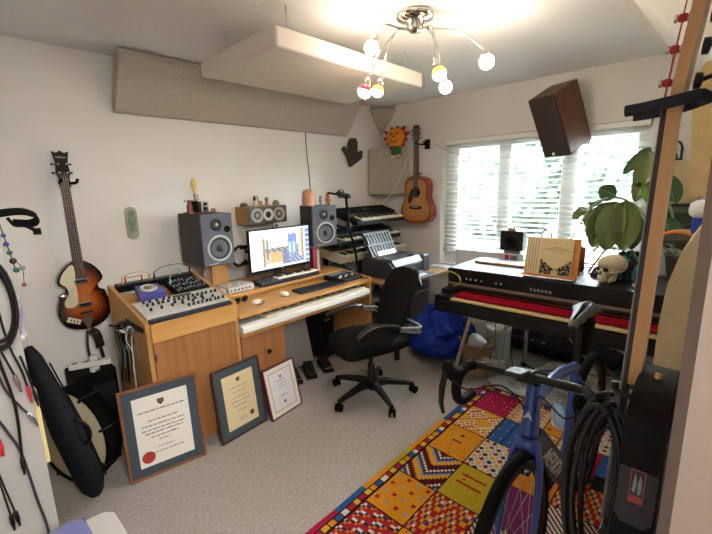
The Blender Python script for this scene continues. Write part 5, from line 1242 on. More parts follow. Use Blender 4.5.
mb = MB(); mb.hexa([(-.94, -1.035, .7223), (-.67, -1.035, .7223), (-.67, -.91, .7312), (-.94, -.91, .7312), (-.94, -1.035, .7227), (-.67, -1.035, .7227), (-.67, -.91, .7316), (-.94, -.91, .7316)]); build('printed_picture', mb, mat('print_violet', '#5a4fc0', .4, c2='#8f86dd', vscale=9), pp, world=True)
for x in (-1.0, -.60):
    for y in (-.92, -.62):
        mb = MB(); mb.lathe([(.014, 0), (.014, .0115)], (x, y, .701), n=10); build('foot', mb, M_rubber, pr, world=True)
# ribbed paper support leaning back
F = fr((-.985, -.665, .872), (1, .0, 0), (0, .12, .20))
mb = MB(F)
for i in range(9): mb.bx(.01+i*.043, .01+i*.043+.026, 0, .115, 0, .012); mb.bx(.025+i*.043, .025+i*.043+.026, .125, .235, .004, .014)
mb.bx(0, .40, .112, .128, -.004, .016); mb.bx(0.01, .41, .228, .25, -.002, .018); mb.bx(0, .40, -.01, .01, -.006, .012); mb.bx(0, .40, 0, .24, -.006, -.002)
build('paper_support', mb, M_rib, pr, world=True)
mb = MB(F); mb.bx(.09, .36, -.005, .045, .013, .018); build('paper', mb, M_white, pr, bevel=.001, world=True)
# under and beside
gs = thing('green_cloth', 'dark green folded cloth lying beside the desk end under the keyboards', 'cloth', (-1.08, -.30, .70))
mb = MB(); mb.grid(lambda u, v: V((-1.215+.20*u, -.44+.22*v, .735+.085*math.sin(PI*u)*math.sin(PI*v)**.7+.008*math.sin(u*14+v*9))), 16, 12); mb.grid(lambda u, v: V((-1.015-.20*u, -.44+.22*v, .733)), 2, 2); build('fold', mb, mat('green_felt', '#1c5a44', .95, bump=.3, bscale=120), gs, world=True)
cr = thing('crate', 'dark low crate standing on the floor under the keyboards beside the desk end', 'crate', (-1.12, -.30, 0))
mb = MB(); mb.bx(-1.225, -1.04, -.46, -.10, .001, .732); build('body', mb, M_dgrey, cr, bevel=.006, world=True)
mb = MB(); mb.bx(-1.22, -1.15, -.466, -.461, .62, .70); build('handle', mb, M_black, cr, world=True)

# ================================================================ BEANBAG
bb = thing('beanbag', 'crumpled royal blue velvet beanbag on the carpet between table and piano', 'beanbag', (-.72, -1.32, 0))
from mathutils import noise as NZ
def bean(u, v):
    a = 2*PI*u; t = PI*(v*.97+.0)-PI/2
    cr, sz = math.cos(t), math.sin(t)
    r = V((math.cos(a)*.36*cr**.7 if cr > 0 else 0, math.sin(a)*.36*cr**.7 if cr > 0 else 0, 0))
    z = .19+.19*sz
    top = max(0, sz)
    r *= 1-.28*top
    p = V((-.70+r.x*.95, -1.26+r.y*.92, z+.06*top**3))
    q = p+V((NZ.noise(p*4), NZ.noise(p*4+V((9, 0, 0))), NZ.noise(p*4+V((0, 9, 0)))))*.10
    f = NZ.noise(p*4.5)*.05+(.5-abs(NZ.noise(q*6.5+V((3, 1, 2)))))*.17*(.35+.9*top)-.055+(.5-abs(NZ.noise(q*12)))*.04
    d = (p-V((-.70, -1.26, .18))).normalized()
    p = p+d*f*(.3 if z < .08 else 1)
    p.z = max(p.z, .002); p.y = min(p.y, -.962)
    return p
mb = MB(); mb.grid(bean, 110, 64); build('cover', mb, mat('blue_velvet', '#12359a', .7, spec=.3, var=.12, vscale=14, bump=.25, bscale=60), bb, world=True)
mb = MB(); mb.tube([bean(u/30, .90) for u in range(31)], .010, 6); build('drawstring_edge', mb, mat('blue_velvet', '#1c3f9c', .8), bb, world=True)

# ================================================================ HANGING LOUDSPEAKER
q_ = [V(p) for p in ((-.494, -2.020, 2.150), (-.412, -1.806, 2.148), (-.259, -2.108, 2.284), (-.282, -2.105, 1.722))]
Bp, Ap, Ep, Cp = q_
ex, ey, ez = (Bp-Ap), (Ep-Bp), (Bp-Cp)
w_, d_, h_ = ex.length, ey.length, ez.length
org = Cp+(Ap-Bp)
m_ = M((ex.normalized(), ey.normalized(), ez.normalized())).transposed().to_4x4(); m_.translation = org
hs_ = thing('wall_loudspeaker', 'walnut loudspeaker tilted down from a bracket above the window', 'speaker', mw=m_)
mb = MB(); mb.bx(0, w_, .016, d_, 0, h_); build('cabinet', mb, wood('walnut', '#6e4226', '#4f2c18', 'z', dens=10), hs_, bevel=.003)
mb = MB(); mb.bx(.002, w_-.002, 0, .0155, .002, h_-.002); gr = build('grille', mb, mat('grille_brown', '#3d2f2a', .95, bump=.4, bscale=600), hs_, bevel=.004)
mb = MB(); mb.lathe([(.014, 0), (.014, .002), (0, .002)], (w_*.42, 0, .03), (0, -1, 0), 16); build('badge', mb, M_steel, gr)
inv = m_.inverted(); k1 = m_ @ V((w_*.6, d_+.004, h_*.82))
mb = MB(); mb.box(k1, (.03, .05, .09)); mb.tube([k1, (-.02, -2.06, 2.10)], .014, 8); mb.bx(-.018, -.002, -2.10, -2.02, 2.05, 2.15); build('bracket', mb, M_black, hs_, world=True)
mb = MB(); mb.bx(k1.x-.02, k1.x+.02, k1.y-.045, k1.y-.03, k1.z+.02, k1.z+.045); build('terminal', mb, mat('yellow_plug', '#c9a63a', .5), hs_, world=True)

# ================================================================ ELECTRIC GRAND PIANO
pn = thing('electric_piano', 'black electric grand piano with a red felt key cover on splayed chrome legs', 'piano', (-.80, -2.26, 0))
M_pno = mat('piano_black', '#101013', .5, bump=.12, bscale=220, spec=.3)
mb = MB(); mb.bx(-1.05, -.48, -3.0, -1.505, .70, .895); mb.bx(-1.052, -1.046, -3.0, -1.505, .79, .893); cs = build('case', mb, M_pno, pn, bevel=.006, world=True)
mb = MB(); mb.bx(-.66, -.652, -3.0, -1.51, .8955, .8975); build('lid_seam', mb, M_black, cs, world=True)
mb = MB(); mb.bx(-1.058, -1.046, -3.0, -1.51, .768, .787); build('brown_strip', mb, mat('piano_strip', '#7d6a60', .45), pn, world=True)
mb = MB(); mb.bx(-1.10, -1.052, -3.0, -1.62, .72, .765); build('fallboard', mb, M_black, pn, world=True)
mb = MB(); mb.bx(-1.103, -1.10, -3.0, -1.62, .748, .751); build('gold_line', mb, M_brass, pn, world=True)
mb = MB(); mb.bx(-1.29, -1.05, -3.0, -1.53, .615, .698); build('keybed', mb, M_pno, pn, bevel=.005, world=True)
mb = MB(); mb.bx(-1.28, -1.05, -1.645, -1.53, .699, .735); mb.bx(-1.20, -1.055, -1.635, -1.535, .735, .765); build('end_block', mb, M_pno, pn, bevel=.004, world=True)
a, b_ = MB(), MB()
# keys run along y: build along x then turn
piano_keys(a, b_, 0, 1.222, 0, .145, 0, 52, h=.014)
Fk = fr((-1.275, -1.652, .722), (0, -1, 0), (1, 0, 0))
Fk = M(((0, 1, 0, -1.275), (-1, 0, 0, -1.652), (0, 0, 1, .722), (0, 0, 0, 1)))
a.v = [Fk @ p for p in a.v]; b_.v = [Fk @ p for p in b_.v]
build('white_keys', a, mat('piano_keys', '#d9c38f', .35), pn, bevel=.0008, seg=1, world=True); build('black_keys', b_, M_black, pn, world=True)
mb = MB(); mb.grid(lambda u, v: V((-1.243+.130*u, -1.66-1.205*v, .736+.004*math.sin(v*60)*.3+.003*u)), 6, 60); mb.bx(-1.243, -1.113, -2.865, -1.66, .730, .7345); build('felt_cover', mb, mat('red_felt', '#8a0820', .95, bump=.3, bscale=200, spec=.1), pn, world=True)
tm = M(((0, 0, -1, 0), (-1, 0, 0, 0), (0, 1, 0, 0), (0, 0, 0, 1)))
def tmx(x, y, z): return T(x, y, z) @ tm
text('lettering', 'Y A M A H A', .030, M_lgrey, cs, tmx(-1.0535, -2.198, .816), .0006, xs=.84)
for i, y in enumerate((-1.67, -1.705, -1.745, -1.79, -1.90, -1.935)):
    mb = MB(); mb.lathe([(.011, 0), (.010, .016), (.0, .017)], (-1.053, y, .828), (-1, 0, 0), 12); kn = build('knob', mb, M_black, pn, world=True)
    mb = MB(); mb.lathe([(.0065, 0), (.0065, .002), (0, .002)], (-1.070, y, .828), (-1, 0, 0), 10); build('cap', mb, M_lgrey, kn, world=True)
for (x0, y0), (x1, y1) in (((-1.20, -1.78), (-1.12, -1.60)), ((-1.16, -2.72), (-1.005, -2.90)), ((-.56, -1.97), (-.50, -1.93)), ((-.56, -2.80), (-.50, -2.92))):
    mb = MB(); mb.tube([(x0, y0, .615), (x1, y1, .012)], .017, 10); lg = build('leg', mb, M_chrome, pn, world=True)
    mb = MB(); mb.lathe([(.02, 0), (.02, .02), (.017, .03)], (x1, y1, .0), n=12); build('foot', mb, M_rubber, lg, world=True)
for p, q in (((-1.19, -2.09, .612), (-1.128, -1.625, .10)), ((-1.19, -2.40, .612), (-1.145, -2.87, .10)), ((-1.10, -2.35, .612), (-.52, -2.62, .10))):
    mb = MB(); mb.tube([p, q], .008, 8); build('brace', mb, M_steel, pn, world=True)
pw = thing('yellow_patch_lead', 'yellow patch lead looping at the end of the piano', 'cable', (-1.06, -1.56, .77))
mb = MB(); mb.tube([(-1.06, -1.515, .80), (-1.09, -1.50, .855), (-1.10, -1.56, .875), (-1.10, -1.63, .845), (-1.115, -1.64, .80), (-1.13, -1.60, .775)], .0035, 6, sub=5); build('wire', mb, mat('cable_yellow', '#c9ac35', .5), pw, world=True)
mb = MB(); mb.lathe([(.006, 0), (.006, .03), (.003, .036)], (-1.102, -1.625, .85), (0, -.5, -1), 8); build('plug', mb, mat('cable_yellow', '#c9ac35', .5), pw, world=True)

# on the piano
PT = .897
br = thing('book_rest', 'orange wooden book rest holding the sheet music on the piano', 'book rest', (-.93, -2.21, PT))
sd = V((.20, 0, 1)).normalized()
mb = MB(); F = fr((-.985, -2.055, PT+.004), (0, -1, 0), sd); mb.T = F; mb.bx(0, .335, 0, .265, -.014, 0); build('board', mb, wood('orange_wood', '#c98a3f', '#b3722c', 'z'), br, bevel=.003, world=True)
mb = MB(F); mb.bx(0, .335, -.002, .014, .0005, .045); build('ledge', mb, wood('orange_wood', '#c98a3f', '#b3722c', 'z'), br, bevel=.003, world=True)
mb = MB(); mb.tube([(-.93, -2.08, 1.10), (-.82, -2.08, PT+.005)], .008, 6); mb.tube([(-.93, -2.36, 1.10), (-.82, -2.36, PT+.005)], .008, 6); build('prop', mb, wood('orange_wood', '#c98a3f', '#b3722c', 'z'), br, world=True)
bk = thing('music_book', 'cream music book with a dark engraved picture standing on the book rest', 'book', mw=F @ T(.0, .0165, .0015))
mb = MB(); mb.bx(.005, .295, 0, .245, 0, .008); build('pages', mb, mat('book_cream', '#cdbb94', .8), bk, bevel=.001)
mb = MB(); mb.bx(.10, .30, .001, .235, .0085, .011); cv = build('cover', mb, mat('book_cover', '#c9b68c', .8), bk)
mb = MB(); rnd = random.Random(4)
for i in range(5):
    x = .012+i*.017; mb.bx(x, x+.0035, .01, .235, .0081, .0086)
build('lettering', mb, mat('ink_brown', '#7a6a50', .9), bk)
mb = MB(); mb.cc = lin('#2b2824')
for i in range(26):
    for j in range(12):
        x, y = .105+.19*i/26, .004+.105*j/12
        t = abs(i-12.5)/13; hgt = .35+.6*t**1.5
        g = rnd.random()
        if j/12 < hgt: mb.cc = lin('#26231f') if g < .62 else lin('#6b6252') if g < .85 else lin('#b3a27c')
        else: continue
        if abs(i-12.5) < 3 and j < 3: mb.cc = lin('#bfae86')
        mb.quad((x, y, .0112), (x+.0073, y, .0112), (x+.0073, y+.00875, .0112), (x, y+.00875, .0112))
build('engraving', mb, vcol_mat('engraving', .9), cv)
mb = MB()
for y, w in ((.175, .13), (.165, .15), (.15, .06), (.185, .05)):
    x = .2-w/2
    while x < .2+w/2: ww = rnd.uniform(.006, .014); mb.bx(x, x+ww, y, y+.004, .0111, .0114); x += ww+.003
build('title_lines', mb, mat('ink_brown', '#7a6a50', .9), cv)

sku = thing('skull', 'cream plaster human skull resting on the piano lid', 'skull', mw=T(-.87, -2.545, PT) @ Rz(math.radians(148)))
M_bone = mat('bone', '#c9bd9c', .6, var=.12, vscale=25, bump=.15, bscale=60)
def skl(u, v):
    a = 2*PI*u; t = PI*v-PI/2; c, s = math.cos(t), math.sin(t)
    p = V((.097*c*math.cos(a)-.014, .072*c*math.sin(a)*(1-.14*math.cos(a)), .108+.066*s))
    if p.x > .045 and s < .1: p.x -= .012*min(1, (.1-s)*4)
    if s < -.5: p.z = max(p.z, .058)
    return p
mb = MB(); mb.grid(skl, 36, 24); cr_ = build('cranium', mb, M_bone, sku)
mb = MB(); rings = []
for z, fx, hw in ((.104, .062, .050), (.088, .066, .054), (.066, .066, .048), (.045, .071, .035), (.034, .069, .029)):
    rings.append([V((fx-.05+.05*math.cos(a), hw*math.sin(a), z)) for a in [2*PI*j/20 for j in range(20)]])
mb.ring(rings); build('face', mb, M_bone, sku)
mb = MB(); rings = []
for z, fx, hw in ((.030, .068, .033), (.015, .070, .033), (.002, .068, .026)):
    rings.append([V((fx-.055+.055*math.cos(a), hw*math.sin(a)*1.05, z)) for a in [2*PI*j/20 for j in range(20)]])
mb.ring(rings)
for s in (-1, 1): mb.hexa([(-.005, s*.045-.004, .012), (.04, s*.036-.004, .004), (.04, s*.036+.004, .004), (-.005, s*.045+.004, .012), (-.015, s*.049-.004, .07), (.01, s*.047-.004, .06), (.01, s*.047+.004, .06), (-.015, s*.049+.004, .07)])
build('jaw', mb, M_bone, sku)
M_sock = mat('socket_dark', '#2b2118', .9)
for s in (-1, 1):
    mb = MB(); mb.ball((.058, s*.026, .085), (.012, .017, .014), 12, 8, M.Rotation(s*.45, 3, 'Z')); build('eye_socket', mb, M_sock, cr_)
    mb = MB(); mb.tube([(.050, s*.044, .068), (.028, s*.060, .070), (-.005, s*.066, .078)], .006, 8, sub=4); build('cheekbone', mb, M_bone, sku)
mb = MB(); mb.prism([(-.009, .052), (.009, .052), (0, .073)], .064, .0735, fr((0, 0, 0), (0, 1, 0), (0, 0, 1))); build('nose_hole', mb, M_sock, cr_)
mb = MB()
for i in range(8):
    a = (i-3.5)*.22
    for z in (.036, .0275): mb.box((.020+.052*math.cos(a), .034*math.sin(a)*1.15, z), (.008, .0062, .009), M.Rotation(a, 3, 'Z'))
build('teeth', mb, mat('tooth', '#ddd3b8', .4), sku)
mb = MB(); mb.bx(.02, .0705, -.026, .026, .0295, .0325); build('mouth_gap', mb, M_sock, sku)

mg = thing('red_mug', 'dark red mug standing behind the book rest', 'mug', (-.62, -2.31, PT))
mb = MB(); mb.lathe([(.034, 0), (.037, .01), (.037, .17), (.033, .17), (.033, .02), (0, .02)], (0, 0, .001), n=20, caps=False); mb.lathe([(.034, 0), (0, 0)], (0, 0, .001), n=20, caps=False); build('body', mb, mat('mug_red', '#7a2822', .35), mg)
mb = MB(); mb.tube([(.03, .02, .13), (.06, .04, .12), (.06, .04, .06), (.03, .02, .05)], .005, 6, sub=4); build('handle', mb, mat('mug_red', '#7a2822', .35), mg)
sk2 = thing('wooden_sticks', 'two crossed dark red sticks leaning behind the skull', 'sticks', (-.66, -2.44, PT))
for a, b2 in (((-.64, -2.38, PT+.002), (-.66, -2.49, PT+.20)), ((-.66, -2.40, PT+.15), (-.66, -2.45, PT+.22))):
    mb = MB(); mb.tube([a, b2], .006, 6); build('stick', mb, mat('stick_red', '#6b2a33', .6), sk2, world=True)
cl2 = thing('patterned_cloth', 'crumpled dark cloth with turquoise pattern lying behind the skull', 'cloth', (-.62, -2.58, PT))
def crump(u, v):
    x = -.80+.30*u; y = -2.42-.33*v; e = (math.sin(PI*u)*math.sin(PI*v))**.5 if 0 < u < 1 and 0 < v < 1 else 0
    return V((x+.02*NZ.noise(V((u*5, v*5, 2))), y+.02*NZ.noise(V((u*5, v*5, 9))), PT+.003+e*(.08+.12*v+.05*NZ.noise(V((u*6, v*6, 0)))+.035*abs(NZ.noise(V((u*11, v*11, 4)))))))
mb = MB(); N_ = 34
for i in range(N_):
    for j in range(N_):
        u0, v0, u1, v1 = i/N_, j/N_, (i+1)/N_, (j+1)/N_
        g = NZ.noise(V((i*.23, j*.31, 5))); g2 = NZ.noise(V((i*.4, j*.2, 15)))
        mb.cc = lin('#3f8f9c') if g > .28 else lin('#b9a03f') if g2 > .42 else lin('#3a2a4a') if g < -.2 else lin('#23262f')
        mb.add([crump(u0, v0), crump(u1, v0), crump(u1, v1), crump(u0, v1)], [(3, 2, 1, 0)], True)
build('folds', mb, vcol_mat('cloth_print', .9, bump=.3, bscale=200), cl2, world=True)
rg = thing('metal_ring', 'small round tin lid lying on the piano lid beside the skull', 'lid', (-.94, -2.72, PT))
mb = MB(); mb.lathe([(.03, .001), (.034, .006), (.034, .018), (.030, .018), (.028, .008), (0, .008)], (-.93, -2.715, PT), n=22); build('rim', mb, M_lgrey, rg, world=True)
solo('wooden_board', MB().bx(-.76, -.66, -2.02, -1.58, PT+.001, PT+.016), M_tabtop, 'thin pale wooden board lying along the piano lid by the window', 'board', bevel=.003)
solo('storage_box', MB().bx(-.150, -.035, -1.75, -1.07, .681, .885), mat('box_white', '#dfe2e6', .4), 'long white box standing on the window sill below the blind', 'box', bevel=.006)
sb = thing('mini_speaker', 'small square black speaker with a wooden block on it, standing on the white box', 'speaker', (-.095, -1.62, .886))
mb = MB(); mb.bx(-.145, -.045, -1.735, -1.525, .916, 1.095); build('case', mb, M_dgrey, sb, bevel=.008, world=True)
mb = MB(); mb.lathe([(.06, 0), (.055, .004), (.03, -.004), (0, -.003)], (-.1455, -1.63, 1.0), (-1, 0, 0), 24); build('cone', mb, M_black, sb, world=True)
mb = MB(); mb.bx(-.13, -.06, -1.70, -1.56, .887, .915); build('stand', mb, M_grey, sb, bevel=.003, world=True)
wb = thing('wooden_block', 'tiny pale wooden block lying on the small black speaker', 'block', (-.09, -1.61, 1.096))
mb = MB(); mb.bx(-.115, -.07, -1.65, -1.58, 1.096, 1.122); build('block', mb, M_tabtop, wb, bevel=.004, world=True)
mb = MB(); mb.bx(-.10, -.09, -1.64, -1.63, 1.122, 1.130); build('peg', mb, M_black, wb, world=True)
kr = thing('pink_keyring', 'bright pink tag on a bunch of keys at the front of the white box', 'keys', (-.155, -1.62, .835))
mb = MB(); mb.prism(rnd_rect(.035, .055, .012, 3), 0, .006, fr((-.153, -1.60, .85), (0, -1, 0), (0, 0, 1))); build('tag', mb, mat('hot_pink', '#d8187c', .4), kr, world=True)
for k in range(3):
    mb = MB(); mb.torus((-.157, -1.645-.02*k, .862), .010, .003, (1, .3*k, 0), 12, 6); mb.bx(-.159, -.155, -1.65-.02*k, -1.64-.02*k, .82, .852); build('key', mb, M_dgrey, kr, world=True)
hk2 = thing('hooked_stand', 'little dark hooked metal ornament behind the book rest', 'ornament', (-.56, -2.10, PT))
mb = MB(); mb.lathe([(.03, 0), (.03, .008), (.006, .012)], (-.56, -2.10, PT+.001), n=14); mb.tube([(-.56, -2.10, PT+.01), (-.56, -2.10, PT+.22), (-.56, -2.07, PT+.27), (-.56, -2.02, PT+.25), (-.56, -2.03, PT+.21)], .006, 6, sub=4); build('hook', mb, M_dgrey, hk2, world=True)
# ================================================================ ROAD BICYCLE
bike = thing('road_bicycle', 'blue and black road bicycle with drop handlebars standing on the patchwork rug', 'bicycle', mw=T(-2.067, -2.676, .0125) @ Rz(math.radians(180.6)) @ Rx(math.radians(2.8)))
M_bblue = mat('frame_blue', '#21408a', .3, coat=.4)
M_bdark = mat('frame_navy', '#1f2740', .35, coat=.3)
def ov(mb, pts, ws, hs, n=14, side=(0, 1, 0), sub=0):
    """tube of elliptical section: ws across the bicycle, hs in its plane"""
    pts = [V(p) for p in pts]; rings = []; side = V(side)
    for i, p in enumerate(pts):
        t = (pts[min(i+1, len(pts)-1)]-pts[max(i-1, 0)]).normalized(); b = t.cross(side).normalized()
        rings.append([p+side*ws[i]*math.cos(a)+b*hs[i]*math.sin(a) for a in [2*PI*j/n for j in range(n)]])
    return mb.ring(rings)
BBp = V((0, 0, .27)); HT, HB = V((.382, 0, .845)), V((.432, 0, .690)); SC_ = V((-.138, 0, .725)); RA = V((-.405, 0, .34)); FA = V((.588, 0, .34))
mb = MB(); ov(mb, [HT, (HT+HB)/2, HB], [.024, .026, .029], [.028, .032, .036]); ov(mb, [HT.lerp(HB, .3), HT.lerp(SC_, .5)+V((0, 0, .0)), SC_], [.022, .019, .018], [.030, .024, .020])
frm = build('frame', mb, M_bblue, bike)
DV = (BBp-HB).normalized(); FD = V((-DV.z, 0, DV.x)); FD = FD if FD.x > 0 else -FD
def dsec(p, k): return [p+V((0, y*k, 0))+FD*d*k for y, d in ((.007, .052), (.041, -.016), (.026, -.046), (-.026, -.046), (-.041, -.016), (-.007, .052))]
mb = MB(); mb.ring([dsec(HB.lerp(BBp, .02)+V((-.005, 0, 0)), .80), dsec(HB.lerp(BBp, .12), 1), dsec(HB.lerp(BBp, .88), 1), dsec(BBp, .78)], True, False); dtube = build('down_tube', mb, M_bdark, frm, bevel=.006, seg=3)
mb = MB(); ov(mb, [SC_, BBp], [.016, .019], [.022, .026]); build('seat_tube', mb, M_bblue, frm)
mb = MB(); mb.lathe([(.034, -.042), (.036, 0), (.034, .042)], BBp, (0, 1, 0), 18); build('bottom_bracket', mb, M_bdark, frm)
for s in (-1, 1):
    mb = MB(); mb.tube([BBp+V((-.03, s*.03, 0)), RA+V((.20, s*.045, -.02)), RA+V((0, s*.062, 0))], [.013, .011, .010], 10, sub=4); build('chain_stay', mb, M_bdark, frm)
    mb = MB(); mb.tube([SC_+V((-.012, s*.012, -.06)), SC_.lerp(RA, .5)+V((0, s*.045, 0)), RA+V((0, s*.062, 0))], .009, 10, sub=4); build('seat_stay', mb, M_bblue, frm)
mb = MB(); cr = HB+V((.012, 0, -.03)); mb.ball(cr, (.036, .040, .032), 16, 10); fk = build('fork', mb, M_bblue, bike)
for s in (-1, 1):
    mb = MB(); ov(mb, [cr+V((-.004, s*.024, .012)), cr+V((.018, s*.046, -.05)), cr.lerp(FA, .55)+V((-.012, s*.052, 0)), FA+V((0, s*.056, .0))], [.011, .0115, .010, .008], [.022, .022, .017, .011]); build('blade', mb, M_bblue, fk)
def wheel(c, drive):
    nm = thing.__name__ and None
    mb = MB(); mb.torus(c, .321, .0185, (0, 1, 0), 64, 12); w = build('wheel', mb, mat('tyre', '#0e0e0d', .85, spec=.1, var=.15, vscale=60), bike)
    mb = MB(); n = 64
    mb.lathe([(.304, -.012), (.306, 0), (.304, .012), (.276, .010), (.268, 0), (.276, -.010), (.304, -.012)], c, (0, 1, 0), 64, caps=False); build('rim', mb, M_black, w)
    mb = MB(); mb.lathe([(.012, -.05), (.022, -.045), (.022, -.036), (.013, -.03), (.013, .03), (.022, .036), (.022, .045), (.012, .05)], c, (0, 1, 0), 18); build('hub', mb, M_black, w)
    mb = MB()
    for k in range(24):
        a = 2*PI*k/24; s = 1 if k % 2 else -1; a2 = a+s*.35*(1 if (k//2) % 2 else -1)
        mb.tube([c+V((.02*math.cos(a2), s*.040, .02*math.sin(a2))), c+V((.27*math.cos(a), 0, .27*math.sin(a)))], .0012, 4, False)
    build('spokes', mb, M_steel, w)
    mb = MB(); mb.lathe([(.078, 0), (.080, .001), (.078, .002), (.052, .002), (.052, 0), (.078, 0)], c+V((0, .047, 0)), (0, 1, 0), 36, caps=False)
    for k in range(6):
        a = 2*PI*k/6; mb.tube([c+V((.02*math.cos(a), .048, .02*math.sin(a))), c+V((.055*math.cos(a+.3), .048, .055*math.sin(a+.3)))], .003, 5)
    build('brake_disc', mb, M_steel, w)
    mb = MB(); mb.torus(c+V((0, 0, 0)), .2985, .004, (0, 1, 0), 8, 5, 1, 1, 1.2, 1.26); build('valve', mb, M_steel, w)
    return w
wheel(FA, False); wr = wheel(RA, True)
mb = MB()
for k in range(8): mb.lathe([(.05-.003*k, 0), (.05-.003*k, .002)], RA+V((0, -.03-.0035*k, 0)), (0, -1, 0), 24)
build('cassette', mb, M_steel, wr)
mb = MB(); mb.lathe([(.085, 0), (.088, .002), (.085, .004), (.065, .004), (.065, 0), (.085, 0)], BBp+V((0, -.048, 0)), (0, -1, 0), 40, caps=False)
for k in range(5):
    a = 2*PI*k/5+.4; mb.tube([BBp+V((0, -.05, 0)), BBp+V((.07*math.cos(a), -.05, .07*math.sin(a)))], .008, 6)
chr_ = build('chainring', mb, M_black, bike)
for s, a in ((-1, .5), (1, .5+PI)):
    e = BBp+V((.17*math.cos(a), s*.072, .17*math.sin(a)))
    mb = MB(); ov(mb, [BBp+V((0, s*.06, 0)), e], [.008, .007], [.016, .011]); ca = build('crank', mb, M_black, bike)
    mb = MB(); mb.bx(e.x-.045, e.x+.04, e.y+(.01 if s > 0 else -.075), e.y+(.075 if s > 0 else -.01), e.z-.009, e.z+.009); mb.tube([e, e+V((0, s*.06, 0))], .006, 8); build('pedal', mb, M_black, ca, bevel=.004)
mb = MB()
mb.tube([RA+V((.0, -.046, .045)), BBp+V((.0, -.050, .086))], .003, 5); mb.tube([RA+V((-.0, -.046, -.10)), BBp+V((0, -.050, -.086))], .003, 5); build('chain', mb, M_dgrey, bike)
mb = MB(); mb.tube([RA+V((.01, -.055, -.03)), RA+V((.02, -.055, -.06)), RA+V((-.01, -.052, -.12))], .012, 8); build('derailleur', mb, M_black, bike)
# cockpit
ST = V((.372, 0, .878)); BC = V((.468, 0, .912))
mb = MB(); mb.lathe([(.021, 0), (.021, .03), (.018, .036)], HT, (ST-HT), 18); mb.tube([ST, BC], [.019, .016], 12); mb.lathe([(.022, -.024), (.022, .024)], BC, (0, 1, 0), 18); build('stem', mb, M_black, bike)
hbp = [BC]
def bar_side(s): return [BC, BC+V((0, s*.10, 0)), BC+V((.002, s*.155, .0)), BC+V((.03, s*.183, .0)), BC+V((.075, s*.19, -.012)), BC+V((.098, s*.193, -.05)), BC+V((.088, s*.195, -.095)), BC+V((.045, s*.198, -.122)), BC+V((-.03, s*.20, -.128))]
for s in (-1, 1):
    b = bar_side(s)
    mb = MB(); mb.tube(b, .0135, 12, sub=6); hb = build('handlebar', mb, M_black, bike)
    mb = MB(); mb.tube(smooth_path(b, 6)[14:], .0168, 12); build('bar_tape', mb, mat('bar_tape', '#0b0b0b', .75, spec=.15, bump=.25, bscale=90), hb)
    hp = BC+V((.085, s*.19, -.01))
    mb = MB(); ov(mb, [hp+V((-.03, 0, .0)), hp+V((.02, 0, .008)), hp+V((.055, 0, .026)), hp+V((.075, 0, .055)), hp+V((.070, 0, .070))], [.016, .019, .019, .017, .010], [.017, .021, .024, .021, .010], 14); lv = build('brake_hood', mb, M_rubber, bike)
    mb = MB(); ov(mb, [hp+V((.080, s*.004, .035)), hp+V((.092, s*.010, -.01)), hp+V((.088, s*.018, -.07)), hp+V((.070, s*.022, -.115))], [.008, .011, .009, .006], [.011, .010, .007, .006], 12); build('brake_lever', mb, M_black, lv)
    mb = MB(); mb.tube([hp+V((.06, -s*.01, .0)), hp+V((.03, -s*.05, -.03)), BC+V((.05, s*.06, -.03)), HT+V((.05, s*.02, -.06)), HB+V((.0, s*.02, .02))], .0028, 6, sub=5); build('cable', mb, M_black, bike)
mb = MB(); mb.box(hp+V((.045, 0, -.012)), (.02, .012, .018)); build('amber_mark', mb, mat('amber_mark', '#b4602a', .5), lv, bevel=.003)
# grey toothed bracket and bike computer on the bar
mb = MB(); F = fr(BC+V((.018, -.085, .020)), (0, 1, .05), (.75, 0, .65)); mb.prism([(-.038, -.03), (.03, -.03), (.036, .035), (-.03, .04)], -.003, .003, F)
for i in range(5): mb.T = F; mb.bx(-.032+i*.016, -.025+i*.016, .035, .055, -.003, .003); mb.bx(-.034+i*.016, -.028+i*.016, -.045, -.028, -.003, .003); mb.T = M.Identity(4)
build('bracket', mb, M_grey, bike, bevel=.001)
mb = MB(); mb.T = fr(BC+V((.03, -.015, .028)), (0, 1, 0), (1, 0, .2)); mb.bx(-.028, .028, -.04, .045, 0, .016); cmp_ = build('bike_computer', mb, M_dgrey, bike, bevel=.005)
mb = MB(); mb.T = fr(BC+V((.03, -.015, .028)), (0, 1, 0), (1, 0, .2)); mb.bx(-.022, .022, -.026, .036, .0162, .0168); build('display', mb, mat('lcd_pale', '#7f8a94', .12), cmp_)
# saddle, post, bag
mb = MB(); ov(mb, [SC_+V((.012, 0, -.03)), V((-.198, 0, .915))], [.0145, .0135], [.0135, .0135]); mb.box((-.20, 0, .917), (.05, .03, .022)); build('seat_post', mb, M_black, bike)
mb = MB()
def sad(u, v, top):
    x = .135-.275*v; hw = .017+.014*min(1, v/.5)+(.042*max(0, (v-.42)/.58)**1.5); t = (u*2-1)
    z = .950+.016*v+.012*max(0, v-.6)-.016*abs(t)**2.2*(.5+v)-.012*(1-min(1, abs(t)/.30))**1.0*(1 if .12 < v < .92 else 0)-.02*max(0, .12-v)/.12
    return V((x-.205+.005, hw*t*(1-.45*max(0, (v-.9)/.1)), z if top else z-.012))
mb.grid(lambda u, v: sad(1-u, v, True), 18, 22); mb.grid(lambda u, v: sad(u, v, False), 18, 22)
for e in (0, 1): mb.grid(lambda u, v: sad(e, v if e else 1-v, u > .5), 1, 22)
for e in (0, 1): mb.grid(lambda u, v: sad(v if e else 1-v, e, u > .5), 1, 18)
sd_ = build('saddle', mb, mat('saddle', '#2b2e34', .5), bike)
mb = MB(); mb.grid(lambda u, v: sad(.62-.24*u, .15+.7*v, True)+V((0, 0, .0012)), 4, 16); build('channel', mb, M_rubber, sd_)
mb = MB()
